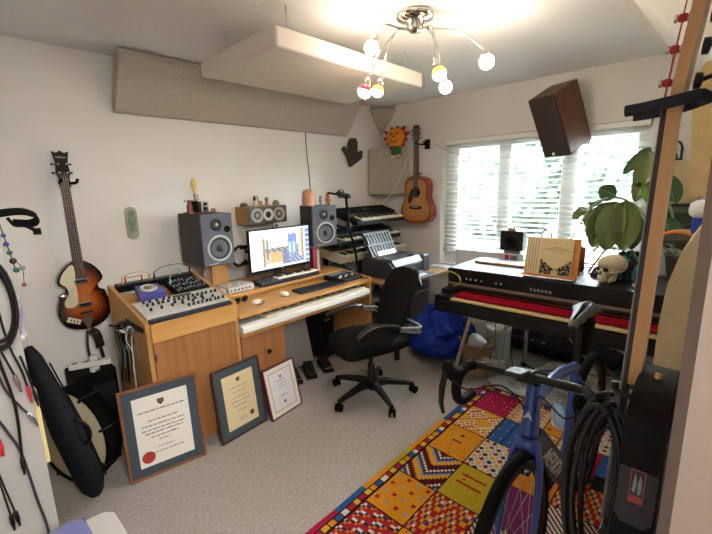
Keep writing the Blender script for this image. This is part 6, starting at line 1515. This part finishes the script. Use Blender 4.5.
for s in (-1, 1): mb.tube([(-.10, s*.012, .930), (-.16, s*.020, .924), (-.24, s*.022, .926), (-.31, s*.03, .944)], .0035, 6, sub=3); 
build('rails', mb, M_steel, sd_)
mb = MB(); rings = []
for z, w, d, x in ((.922, .036, .060, -.27), (.90, .042, .066, -.268), (.85, .040, .058, -.255), (.79, .034, .044, -.238), (.755, .026, .030, -.225)):
    rings.append([V((x+p[0]*d/.06*.9, p[1]*w/.042, z)) for p in rnd_rect(.11, .082, .03, 4)])
mb.ring(rings); build('saddle_bag', mb, mat('bag_brown', '#100d0b', .8, spec=.15, bump=.2, bscale=80), bike)
# lettering and badge
for s in (1, -1):
    e = (V((0, s*.034, 0))-FD*.068).normalized(); n = V((0, s*.068, 0))+FD*.034; n.normalize()      # along the flat flank, and out of it
    xd = DV*s; yd = n.cross(xd).normalized()
    m3 = M((xd, yd, n)).transposed().to_4x4(); m3.translation = HB.lerp(BBp, .47)+V((0, s*.024, 0))+FD*.018+n*.0008
    text('lettering', 'MERIDA', .082, M_lgrey, dtube, MW[bike.name] @ m3, .0008, bold=True, xs=.95)
mb = MB(); F = fr(HT.lerp(HB, .55)+V((.036, 0, 0)), (0, 1, 0), (HT-HB)); mb.prism([(-.016, -.010), (0, .018), (.016, -.010), (.004, -.002), (-.004, -.002)], 0, .002, F); build('badge', mb, M_lgrey, bike)

# ================================================================ BASS GUITAR HUNG ON THE WALL BY THE DOOR
nk0, nk1 = V((-2.762, -2.949, 1.115)), V((-2.712, -2.954, 1.665))
ag = thing('acoustic_bass', 'black deep-bodied bass guitar with red strings hung sideways-on on the wall by the door', 'bass guitar', (-2.83, -2.98, .55))
# frame: local x across the body (towards the door), y along the neck upward, z out of the wall
ydir = (nk1-nk0).normalized(); zdir = V((0, 1, 0)); zdir = (zdir-ydir*zdir.dot(ydir)).normalized(); xdir = ydir.cross(zdir)
AB = M((xdir, ydir, zdir)).transposed().to_4x4(); AB.translation = nk0
half = [(-.52, .03), (-.51, .11), (-.47, .175), (-.40, .20), (-.32, .185), (-.26, .155), (-.20, .145), (-.14, .155), (-.08, .158), (-.03, .14), (0.0, .10), (.012, .04)]
ol = spline2(sym(half), 3)
M_bassb = mat('bass_black', '#060606', .5, spec=.15, var=.1, vscale=20)
mb = MB(AB); mb.prism(ol, -.064, -.002, smooth=True); build('body', mb, M_bassb, ag, bevel=.004, world=True)
mb = MB(AB); mb.prism([(-.021, -.52), (.021, -.52), (.021, .55), (-.021, .55)], .017, .025); fbb = build('fretboard', mb, mat('rosewood_dark', '#2a1a16', .5), ag, world=True)
mb = MB(AB); mb.prism([(-.026, -.02), (.026, -.02), (.0215, .55), (-.0215, .55)], -.004, .0165); build('neck', mb, wood('maple', '#c79a6a', '#b98755', 'z', dens=10), ag, bevel=.006, world=True)
mb = MB(AB)
for k in range(24):
    y = .55-.86*(1-2**(-k/12.0)); mb.bx(-.0225, .0225, y-.001, y+.001, .025, .0262)
build('frets', mb, M_steel, fbb, world=True)
HS = AB @ T(0, .55, .010) @ Rx(math.radians(-5))
mb = MB(HS); mb.prism([(-.022, -.01), (.022, -.01), (.036, .04), (.038, .30), (-.038, .30), (-.036, .04)], -.014, .006); build('headstock', mb, wood('maple', '#c79a6a', '#b98755', 'z', dens=10), ag, bevel=.003, world=True)
M_redstr = mat('red_string', '#b3162c', .4)
for i, y in enumerate((.055, .115, .175, .235)):
    x = -.012+.008*(i % 2)
    mb = MB(HS); mb.lathe([(.009, .006), (.009, .012), (.006, .014), (.006, .028), (.008, .030), (.008, .034), (0, .035)], (x, y, 0), n=14); tp = build('tuner_post', mb, M_chrome, ag, world=True)
    mb = MB(HS); mb.lathe([(.0075, .015), (.0085, .020), (.0075, .027)], (x, y, 0), n=14); build('wound_string', mb, M_redstr, tp, world=True)
    mb = MB(HS); mb.lathe([(.015, -.022), (.015, -.032), (.008, -.034)], (x, y, 0), n=14, caps=True); mb.tube([(x, y, -.03), (x-.01, y+.01, -.045), (x-.03, y+.012, -.052)], .0045, 8, sub=3); mb.ball((x-.045, y+.016, -.055), (.022, .013, .005), 12, 6); build('tuning_key', mb, M_dgrey, tp, world=True)
    mb = MB(); a = HS @ V((x, y, .021)); b = AB @ V((-.012+.008*i, .55, .0265)); c = AB @ V((-.021+.014*i, -.36, .031)); mb.tube([a, b], .0013, 5); stg = build('string', mb, M_redstr, ag, world=True); mb = MB(); mb.tube([b, c], .0011, 5); build('string_length', mb, M_steel, stg, world=True)
mb = MB(AB); mb.bx(-.05, .05, -.385, -.355, .012, .028); build('bridge', mb, M_black, ag, bevel=.003, world=True)
# control panel on the flank nearest the door
k_ = min(range(len(ol)), key=lambda i: abs(ol[i][1]+.15)+(0 if ol[i][0] > 0 else 9) if xdir.x < 0 else abs(ol[i][1]+.15)+(0 if ol[i][0] < 0 else 9))
px_ = ol[k_][0]; sg = 1 if px_ > 0 else -1
F = AB @ fr((px_+sg*.0015, -.165, -.035), (0, 0, 1), (0, 1, 0))
flip = 1 if sg > 0 else -1
mb = MB(F); mb.prism([(-.030, -.065), (-.018, -.08), (.018, -.08), (.030, -.065), (.030, .065), (.020, .08), (-.020, .08), (-.030, .065)], -.003, .003); cpn = build('control_panel', mb, mat('panel_navy', '#0b0b1a', .35), ag, bevel=.001, world=True)
zf = .0035 if (AB.to_3x3() @ V((sg, 0, 0))).dot(F.to_3x3() @ V((0, 0, 1))) > 0 else -.0035
mb = MB(F); mb.bx(-.0115, .0115, -.032, .034, zf*.9, zf*1.25); stk = build('sticker', mb, mat('sticker_red', '#9a3528', .5), cpn, world=True)
mb = MB(F); mb.bx(-.0100, .0100, -.018, .0325, zf*1.2, zf*1.35); sf_ = build('sticker_face', mb, mat('sticker_dark', '#111113', .4), stk, world=True)
mb = MB(F); mb.prism([(-.007, -.012), (-.002, -.014), (-.001, .01), (-.004, .026), (-.007, .012)], min(zf*1.3, zf*1.42), max(zf*1.3, zf*1.42)); mb.prism([(.002, -.012), (.007, -.010), (.006, .014), (.004, .028), (.001, .010)], min(zf*1.3, zf*1.42), max(zf*1.3, zf*1.42)); build('print', mb, M_grey, sf_, world=True)
mb = MB(AB); mb.lathe([(.008, 0), (.008, .012), (.006, .016), (0, .016)], (.03*sg, .006, -.034), (0, 1, 0), 12); build('strap_pin', mb, M_brass, ag, world=True)
yk = thing('guitar_hanger', 'black padded forked wall hook holding the red-stringed bass by its headstock', 'guitar hanger', (-2.70, -3.02, 1.68), group='guitar wall hooks')
yc = AB @ V((0, .575, 0))
mb = MB(); mb.bx(yc.x-.03, yc.x+.03, -3.0295, -3.018, yc.z-.08, yc.z+.06); mb.tube([(yc.x, -3.02, yc.z-.01), (yc.x, -2.995, yc.z-.01)], .010, 8); build('plate', mb, M_black, yk, bevel=.003, world=True)
for s in (-1, 1):
    mb = MB(); mb.tube([(yc.x, -2.995, yc.z-.01), (yc.x+s*.035, -2.985, yc.z-.008), (yc.x+s*.050, -2.955, yc.z-.014), (yc.x+s*.047, -2.905, yc.z-.02), (yc.x+s*.044, -2.872, yc.z-.022)], .0115, 10, sub=5); build('padded_arm', mb, mat('foam_navy', '#1c1e2a', .8), yk, world=True)

# coil of thick cable hanging in front of the bass
cc = thing('cable_coil', 'big coil of thick black cable with a copper tipped jack hanging against the bass body', 'cable', (-2.84, -2.89, .75), group=None)
mb = MB(); rnd = random.Random(9); pts = []
RR = [(.042, .175), (.058, .215), (.048, .20), (.062, .235), (.038, .185), (.055, .225), (.050, .19)]
for k in range(6*16):
    a = 2*PI*k/16; j, t = k//16, (k % 16)/16
    ry, rz_ = [RR[j][i]*(1-t)+RR[j+1][i]*t for i in (0, 1)]
    pts.append((-2.845+.008*math.sin(a*2+j)+.010*math.sin(j*2.1), -2.906+ry*math.sin(a)+.010*math.sin(j*2.7), 1.065-rz_+rz_*math.cos(a)+.012*math.sin(j*1.3)))
mb.tube(pts, .0062, 7, sub=2); build('loops', mb, mat('cable_black', '#0c0c0e', .5), cc, world=True)
mb = MB(); e = V((-2.83, -2.905, 1.03)); mb.tube([(-2.85, -2.885, 1.075), e+V((0, -.004, .03)), e], .006, 7, sub=3); d = V((-.08, .42, -.9)).normalized(); mb.lathe([(.007, 0), (.011, .004), (.011, .05), (.007, .055)], e, d, 12); jk = build('jack', mb, M_black, cc, world=True)
mb = MB(); mb.lathe([(.005, .055), (.005, .078), (.003, .08), (.0045, .086), (0, .092)], e, d, 10); build('jack_tip', mb, mat('copper', '#b9764a', .3, 1.0), jk, world=True)
mb = MB(); mb.tube([(-2.84, -2.885, 1.078), (-2.845, -2.905, 1.092), (-2.85, -2.918, 1.095)], .005, 6, sub=3); build('tie', mb, M_black, cc, world=True)
solo('cable_peg', MB().tube([(-2.85, -3.029, 1.10), (-2.85, -2.96, 1.10), (-2.85, -2.925, 1.105), (-2.85, -2.918, 1.125)], .006, 8, sub=3), M_black, 'black peg in the wall behind the big cable coil', 'hook', base=(-2.85, -3.03, 1.10))
# ================================================================ RUBBER PLANT
M_leaf = mat('leaf_green', '#3f5327', .32, c2='#6f7d42', vscale=5, coat=.1)
M_leafd = mat('leaf_dark', '#2a4a27', .35, c2='#3f6436', vscale=5, coat=.1)
pt = thing('rubber_plant', 'big rubber plant with broad glossy oval leaves on the piano by the window', 'plant', (-.60, -2.895, .897))
mb = MB(); mb.lathe([(.08, .001), (.105, .15), (.112, .17), (.104, .17), (.098, .15), (0, .145)], (-.60, -2.895, .897), n=28); build('pot', mb, mat('pot_clay', '#3f3a33', .7), pt, world=True)
mb = MB(); mb.lathe([(.098, 0), (0, .008)], (-.60, -2.895, 1.04), n=20, caps=False); build('soil', mb, mat('soil', '#2c211a', .95), pt, world=True)
stems = [[(-.60, -2.895, 1.04), (-.58, -2.72, 1.20), (-.66, -2.62, 1.36), (-.72, -2.50, 1.42), (-.75, -2.40, 1.37), (-.76, -2.32, 1.22), (-.78, -2.24, 1.02)],
         [(-.60, -2.895, 1.04), (-.56, -2.80, 1.30), (-.62, -2.73, 1.55), (-.65, -2.68, 1.72)],
         [(-.60, -2.88, 1.04), (-.62, -2.70, 1.15), (-.70, -2.58, 1.24), (-.73, -2.45, 1.30), (-.75, -2.33, 1.34)]]
for k, s in enumerate(stems):
    mb = MB(); mb.tube(s, [.008, .007, .006, .005], 8, sub=5); build('stem', mb, mat('stem_pale', '#9aa58c' if k == 0 else '#6b7a4c', .5), pt, world=True)
def leaf(base, tip, w, nrm, m, curl=.06):
    base, tip, nrm = V(base), V(tip), V(nrm).normalized(); ax = tip-base; L = ax.length; ax.normalize()
    sd = ax.cross(nrm).normalized(); nn = sd.cross(ax)
    def P(u, v, o):
        t = v; hw = w/2*(math.sin(PI*min(1, t**.85))**.62 if 0 < t < 1 else 0)
        s = (u*2-1)
        return base+ax*L*t+sd*hw*s+nn*(-curl*L*(t-.5)**2*2+.10*w*(abs(s)-.3)*1.0+o-.0*s)
    mb = MB(); mb.grid(lambda u, v: P(u, v, .001), 8, 14); mb.grid(lambda u, v: P(1-u, v, -.001), 8, 14)
    lf = build('leaf', mb, m, pt, world=True)
    mb = MB(); mb.tube([P(.5, t/8, .0018) for t in range(0, 9)], [.0030, .0012], 5); build('midrib', mb, mat('midrib', '#7f9458', .5), lf, world=True)
VW = (-.75, -.3, .25)
leaf((-.77, -2.52, 1.395), (-.80, -2.42, 1.095), .17, VW, M_leaf, .10)
leaf((-.80, -2.53, 1.40), (-.845, -2.505, 1.085), .165, (-.8, .0, .35), M_leaf, .12)
leaf((-.80, -2.585, 1.405), (-.86, -2.605, 1.10), .175, (-.8, -.45, .35), M_leaf, .13)
leaf((-.76, -2.56, 1.36), (-.78, -2.64, 1.10), .20, (-.7, -.5, .3), M_leafd, .10)
leaf((-.75, -2.47, 1.39), (-.80, -2.385, 1.16), .12, (-.6, .2, .4), M_leafd, .10)
leaf((-.74, -2.52, 1.43), (-.74, -2.415, 1.475), .115, (-.8, -.2, -.3), M_leafd, .05)
leaf((-.75, -2.36, 1.33), (-.75, -2.29, 1.325), .075, (-.8, .2, .5), M_leafd)
leaf((-.75, -2.33, 1.34), (-.76, -2.285, 1.27), .06, (-.8, .1, .3), M_leaf)
leaf((-.75, -2.37, 1.355), (-.75, -2.45, 1.40), .055, (-.6, 0, .8), M_leafd)
leaf((-.75, -2.40, 1.34), (-.77, -2.36, 1.24), .075, (-.8, .1, .3), M_leaf)
leaf((-.75, -2.43, 1.31), (-.78, -2.40, 1.22), .08, (-.8, -.1, .3), M_leafd)
leaf((-.65, -2.66, 1.72), (-.71, -2.535, 1.56), .075, (-.8, .1, .2), M_leafd, .04)
leaf((-.68, -2.655, 1.70), (-.74, -2.66, 1.49), .13, (-.85, -.1, .3), M_leaf, .08)
leaf((-.66, -2.65, 1.66), (-.72, -2.61, 1.49), .09, (-.8, .3, .2), M_leafd, .08)
leaf((-.66, -2.655, 1.60), (-.73, -2.62, 1.39), .10, (-.8, .1, .2), M_leaf, .08)
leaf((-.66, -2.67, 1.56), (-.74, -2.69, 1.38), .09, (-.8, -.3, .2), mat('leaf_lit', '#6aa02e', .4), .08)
leaf((-.62, -2.74, 1.56), (-.70, -2.82, 1.38), .13, (-.7, -.5, .2), M_leafd, .08)
leaf((-.60, -2.76, 1.30), (-.68, -2.84, 1.12), .15, (-.7, -.5, .2), M_leafd, .08)

# ================================================================ BY THE WINDOW CORNER, BEHIND THE BASS NECK
solo('corner_screen', MB().bx(-.20, -.14, -2.90, -2.68, 1.355, 1.65), mat('screen_beige', '#c9b58d', .9, bump=.3, bscale=300), 'beige fabric covered box on the wall bracket in the window corner behind the bass neck', 'box', bevel=.006)
dm = thing('glass_dome', 'small glass dome with a dark figure inside standing on the beige box in the corner', 'ornament', (-.17, -2.74, 1.651))
mb = MB(); mb.lathe([(.052, 0), (.052, .012), (0, .012)], (-.17, -2.735, 1.6515), n=22); build('base', mb, M_dgrey, dm, world=True)
mb = MB(); mb.lathe([(.048, .012), (.048, .085), (.036, .118), (.014, .132), (0, .134)], (-.17, -2.735, 1.6515), n=22, caps=False); build('dome', mb, gm, dm, world=True)
mb = MB(); mb.lathe([(.022, .012), (.024, .03), (.012, .055), (.016, .075), (0, .09)], (-.17, -2.735, 1.6515), n=14); build('figure', mb, mat('orn_dark', '#4b4740', .5), dm, world=True)
rk = thing('corner_rack', 'tall slim dark rack in the window corner carrying a beige box and a painting', 'rack', (-.14, -2.82, 0))
for y in (-2.95, -2.69):
    mb = MB(); mb.bx(-.130, -.105, y-.012, y+.012, .0, 1.354); build('upright', mb, M_dgrey, rk, world=True)
for z in (1.347, 1.053, .62):
    mb = MB(); mb.bx(-.215, -.10, -2.965, -2.675, z-.008, z+.008); build('rail', mb, M_dgrey, rk, world=True)
pc = thing('landscape_painting', 'dark green landscape painting in a thin gilt frame standing in the window corner', 'painting', (-.19, -2.82, 1.065))
mb = MB(); mb.cc = None; rnd = random.Random(8)
for i in range(24):
    for j in range(24):
        y0, y1, z0, z1 = -2.955+.26*i/24, -2.955+.26*(i+1)/24, 1.075+.265*j/24, 1.075+.265*(j+1)/24
        g = NZ.noise(V((i*.16, j*.3, 1))); t = j/24
        mb.cc = lin('#5f6a58') if t > .8 else lin('#3a4034') if g > .15 and t > .5 else lin('#37604e') if g > .1 else lin('#2c3a2c') if t > .3 else lin('#2f5a3a') if g > -.1 else lin('#4a5a4a')
        mb.quad((-.196, y1, z0), (-.196, y0, z0), (-.196, y0, z1), (-.196, y1, z1))
build('canvas', mb, vcol_mat('oil_paint', .6), pc, world=True)
mb = MB(); mb.bx(-.195, -.18, -2.965, -2.685, 1.065, 1.077); mb.bx(-.195, -.18, -2.965, -2.685, 1.326, 1.336); mb.bx(-.205, -.18, -2.70, -2.685, 1.065, 1.336); mb.bx(-.205, -.18, -2.965, -2.95, 1.065, 1.336); mb.bx(-.194, -.182, -2.96, -2.69, 1.07, 1.33); build('frame', mb, mat('gilt', '#8f7440', .4, .6), pc, world=True)
wr2 = thing('white_flask', 'white rounded bottle top with a blue body beside the tan padded panel', 'bottle', (-1.15, -2.955, 1.23))
mb = MB(); mb.lathe([(.028, 0), (.03, .01), (.03, .105)], (-1.15, -2.955, 1.231), n=20); build('body', mb, mat('bottle_blue', '#1f3fa8', .3), wr2, world=True)
mb = MB(); mb.lathe([(.032, .106), (.046, .12), (.05, .145), (.044, .175), (.02, .19), (0, .192)], (-1.15, -2.955, 1.231), n=20); build('top', mb, mat('flask_white', '#e2e2e4', .35), wr2, world=True)
sh2 = thing('wall_bracket_shelf', 'small dark wall shelf holding the white topped bottle and the coloured cords', 'shelf', (-1.05, -2.93, 1.2))
mb = MB(); mb.bx(-1.22, -.86, -3.028, -2.81, 1.208, 1.229); build('board', mb, mat('shelf_dark', '#3b3531', .6), sh2, bevel=.003, world=True)
for x in (-1.18, -.90):
    mb = MB(); mb.prism([(-3.028, 1.207), (-2.86, 1.207), (-3.028, 1.07)], x-.008, x+.008, fr((0, 0, 0), (0, 1, 0), (0, 0, 1))); build('bracket', mb, mat('shelf_dark', '#3b3531', .6), sh2, world=True)
for i, (c, z, y, lb) in enumerate((('#d87a28', .020, 0, 'thick orange rope'), ('#9fc06a', .016, .0, 'pale green rope'), ('#d9a03a', .014, 0, 'yellow rope'), ('#7a2f96', .016, 0, 'purple rope'))):
    xx = -1.19+i*.016
    solo('coloured_rope', MB().tube([(xx-.01+i*.05, -2.80-.012*i, 1.2305+.0095), (xx+.02+i*.05, -2.86, 1.2305+.0095+.02*(1-i/4)), (xx+.02+i*.05, -2.92, 1.2305+.0095+.012), (xx+.03+i*.05, -2.99, 1.2305+.0095)], .009, 10, sub=5), mat('rope%d' % i, c, .8), lb+' lying across the small dark wall shelf', 'rope', 'coloured ropes on the small shelf')

# ================================================================ UNDER THE PIANO
bkx, bky = -.86, -1.675
bt = thing('wicker_basket', 'round wicker waste basket under the end of the piano', 'basket', (bkx, bky, 0))
M_wick = mat('wicker', '#9a7b58', .8, c2='#b8986f', vscale=60)
mb = MB()
for j in range(16):
    z = .012+j*.0158; r = .088+.035*(j/15)
    pts = [(bkx+(r+.004*(1 if (k+j) % 2 else -1))*math.cos(2*PI*k/28), bky+(r+.004*(1 if (k+j) % 2 else -1))*math.sin(2*PI*k/28), z) for k in range(28)]
    mb.tube(pts, .0075, 6, closed=True)
mb.lathe([(.088, 0.003), (0, .003)], (bkx, bky, 0), n=24, caps=False); mb.lathe([(.084, .004), (.117, .25)], (bkx, bky, 0), n=24, caps=False); build('weave', mb, M_wick, bt, world=True)
mb = MB(); mb.torus((bkx, bky, .262), .126, .011, n=28); build('rim', mb, M_wick, bt, world=True)
for i in range(2):
    mb = MB(); s = -1 if i else 1; mb.tube([(bkx+s*.10, bky-s*.07, .255), (bkx+s*.11, bky-s*.085, .30), (bkx+s*.09, bky-s*.115, .30), (bkx+s*.075, bky-s*.10, .255)], .007, 6, sub=4); build('handle', mb, M_wick, bt, world=True)
pb2 = thing('plastic_bag', 'crumpled white plastic bag of paper stuffed in the wicker basket', 'bag', (bkx, bky, .2))
mb = MB()
def bagp(u, v):
    a = 2*PI*u; t = PI*v-PI/2; p = V((math.cos(a)*math.cos(t)*.082, math.sin(a)*math.cos(t)*.082, .075*math.sin(t)))
    return p*(1+.35*NZ.noise(p*14+V((bkx, 3, 1))))+V((bkx, bky, .245))
mb.grid(bagp, 26, 16); build('film', mb, mat('bag_white', '#dfe3ea', .3), pb2, world=True)
jr = thing('plastic_tub', 'clear pale tub with a white lid standing behind the wicker basket', 'tub', (-.57, -1.73, 0))
mb = MB(); mb.lathe([(.085, .001), (.095, .02), (.10, .29), (.095, .30)], (-.57, -1.73, 0), n=26); build('body', mb, mat('tub_pale', '#c3ccd4', .25), jr, world=True)
mb = MB(); mb.lathe([(.105, .301), (.107, .315), (.10, .322), (.06, .322), (.055, .318), (0, .318)], (-.57, -1.73, 0), n=26); build('lid', mb, M_white, jr, world=True)
# white fur rug: a mat with many locks
fur = MB(); rnd = random.Random(5)
outl = [(-.98, -1.86), (-.72, -1.97), (-.52, -2.05), (-.34, -2.12), (-.32, -2.35), (-.36, -2.62), (-.62, -2.74), (-.94, -2.66), (-.99, -2.35)]
ol2 = spline2(outl, 5)
def inside(x, y):
    c = False; n = len(ol2)
    for i in range(n):
        (x1, y1), (x2, y2) = ol2[i], ol2[i-1]
        if (y1 > y) != (y2 > y) and x < (x2-x1)*(y-y1)/(y2-y1)+x1: c = not c
    return c
def hz(x, y): return .028+.022*NZ.noise(V((x*7, y*7, 0)))+.05*max(0, NZ.noise(V((x*3.3, y*3.3, 7))))
fur.prism(ol2, .001, .018)
k = 0
while k < 5200:
    x, y = rnd.uniform(-1.0, -.28), rnd.uniform(-2.76, -1.78)
    if not inside(x, y): continue
    k += 1; h = hz(x, y); a = 2.2*NZ.noise(V((x*4, y*4, 3)))+rnd.uniform(-.5, .5)
    b = V((x, y, .012)); m1 = V((x+.012*math.cos(a*2), y+.012*math.sin(a*2), h*.9)); tp = V((x+.035*math.cos(a*2), y+.035*math.sin(a*2), h))
    w = .006; pz_ = V((-math.sin(a*2), math.cos(a*2), 0))*w
    fur.add([b+pz_, b-pz_, m1-pz_, m1+pz_, tp, m1+V((0, 0, -.008))], [(0, 1, 2, 3), (3, 2, 4), (2, 1, 5), (0, 3, 5), (4, 2, 5), (3, 4, 5)], True)
fr_ = solo('sheepskin_rug', fur, mat('fleece', '#f1eeea', .95, var=.08, vscale=30, sheen=.4), 'white shaggy sheepskin rug lying on the floor under the piano', 'rug', base=(-.65, -2.3, 0))
# long black stand bag under the window wall
lb_ = thing('equipment_bag', 'long black nylon bag with pale lettering lying along the wall under the piano', 'bag', (-.16, -2.15, 0))
mb = MB(); rings = []
for k in range(13):
    t = k/12; y = -1.50-1.12*t; s = (.55 if k in (0, 12) else .9 if k in (1, 11) else 1)*(1+.05*math.sin(k*2.1))
    rings.append([V((-.165+.105*s*math.cos(a), y, .097+.095*s*math.sin(a)*(1 if math.sin(a) > 0 else 1))) for a in [2*PI*j/18 for j in range(18)]])
mb.ring(rings); build('body', mb, mat('bag_nylon', '#1b1c20', .55, var=.2, vscale=18, bump=.4, bscale=35), lb_, world=True)
mb = MB()
for i, w in enumerate((.03, .02, .035, .015, .03, .02, .03)):
    y = -1.72-i*.047; mb.box((-.256, y, .145), (.003, w, .02), M.Rotation(math.radians(-28), 3, 'Y'))
build('lettering', mb, M_lgrey, lb_, world=True)
mb = MB(); mb.tube([(-.27, -1.85, .12), (-.29, -1.95, .09), (-.29, -2.15, .09), (-.27, -2.25, .12)], .008, 6, sub=4); build('handle', mb, M_black, lb_, world=True)
def floor_cable(label, pts, m, r=.004, nm='floor_cable'):
    solo(nm, MB().tube(pts, r, 6, sub=6), m, label, 'cable', 'cables under the piano', base=pts[0])
floor_cable('black cable hanging from the piano and crossing the sheepskin rug', [(-1.02, -2.02, .612), (-.98, -2.0, .30), (-.88, -2.02, .10), (-.70, -2.15, .095), (-.55, -2.4, .10), (-.45, -2.72, .03)], M_black)
floor_cable('teal cable hanging behind the wicker basket', [(-.95, -1.86, .612), (-.90, -1.84, .40), (-.84, -1.83, .20), (-.80, -1.85, .02)], mat('cable_teal2', '#2f8f86', .5))
floor_cable('yellow green cable hanging beside the teal one', [(-.90, -1.88, .612), (-.86, -1.90, .42), (-.82, -1.88, .18), (-.78, -1.90, .02)], mat('cable_lime', '#a8ab3a', .5))
floor_cable('thick black lead lying over the sheepskin rug towards the bicycle', [(-.62, -1.95, .08), (-.75, -2.15, .10), (-.80, -2.40, .10), (-.85, -2.62, .09), (-.95, -2.82, .03)], M_black, .006)
pd2 = thing('sustain_pedal', 'small dark foot switch lying on the sheepskin rug', 'pedal', (-.82, -2.42, .09), math.radians(30))
mb = MB(); mb.bx(-.05, .05, -.03, .03, .0, .025); build('base', mb, M_black, pd2, bevel=.006)
mb = MB(); mb.bx(-.03, .05, -.02, .02, .028, .036); build('plate', mb, M_dgrey, pd2, bevel=.003)
gb = thing('rucksack', 'dark navy rucksack slumped on the floor at the far end under the piano', 'bag', (-.745, -2.86, 0))
mb = MB()
def ruck(u, v):
    a = 2*PI*u; t = PI*v-PI/2; c = math.copysign(abs(math.cos(t))**.6, 1); p = V((.17*c*math.cos(a), .10*c*math.sin(a), .17*math.sin(t)))
    p *= 1+.12*NZ.noise(p*9); p += V((-.745, -2.885, .175)); p.z = max(p.z, .002); return p
mb.grid(ruck, 30, 20); build('body', mb, mat('ruck_navy', '#20242e', .7, bump=.3, bscale=60), gb, world=True)
mb = MB(); mb.tube([(-.88, -2.83, .28), (-.92, -2.80, .20), (-.91, -2.80, .08)], .012, 8, sub=4); build('strap', mb, M_black, gb, world=True)
sn2 = thing('blue_slipper', 'pair-less pale blue shoe lying at the far edge of the patchwork rug', 'shoe', (-1.16, -2.40, .0025), math.radians(200))
mb = MB(); rings = []
for x, w, h in ((-.12, .02, .03), (-.11, .034, .06), (-.05, .036, .07), (.02, .04, .06), (.08, .044, .05), (.12, .03, .035), (.13, .012, .02)):
    rings.append([V((x, w*math.cos(a), max(.012, .012+h/2+h/2*math.sin(a)))) for a in [2*PI*j/16 for j in range(16)]])
mb.ring(rings); build('upper', mb, mat('shoe_blue', '#8fa6c4', .6), sn2)
mb = MB(); mb.prism(spline2([(-.125, .02), (-.10, .04), (.0, .042), (.08, .05), (.13, .025), (.13, -.025), (.08, -.05), (0, -.042), (-.10, -.04), (-.125, -.02)], 3), .0105, .022); build('sole', mb, M_white, sn2)
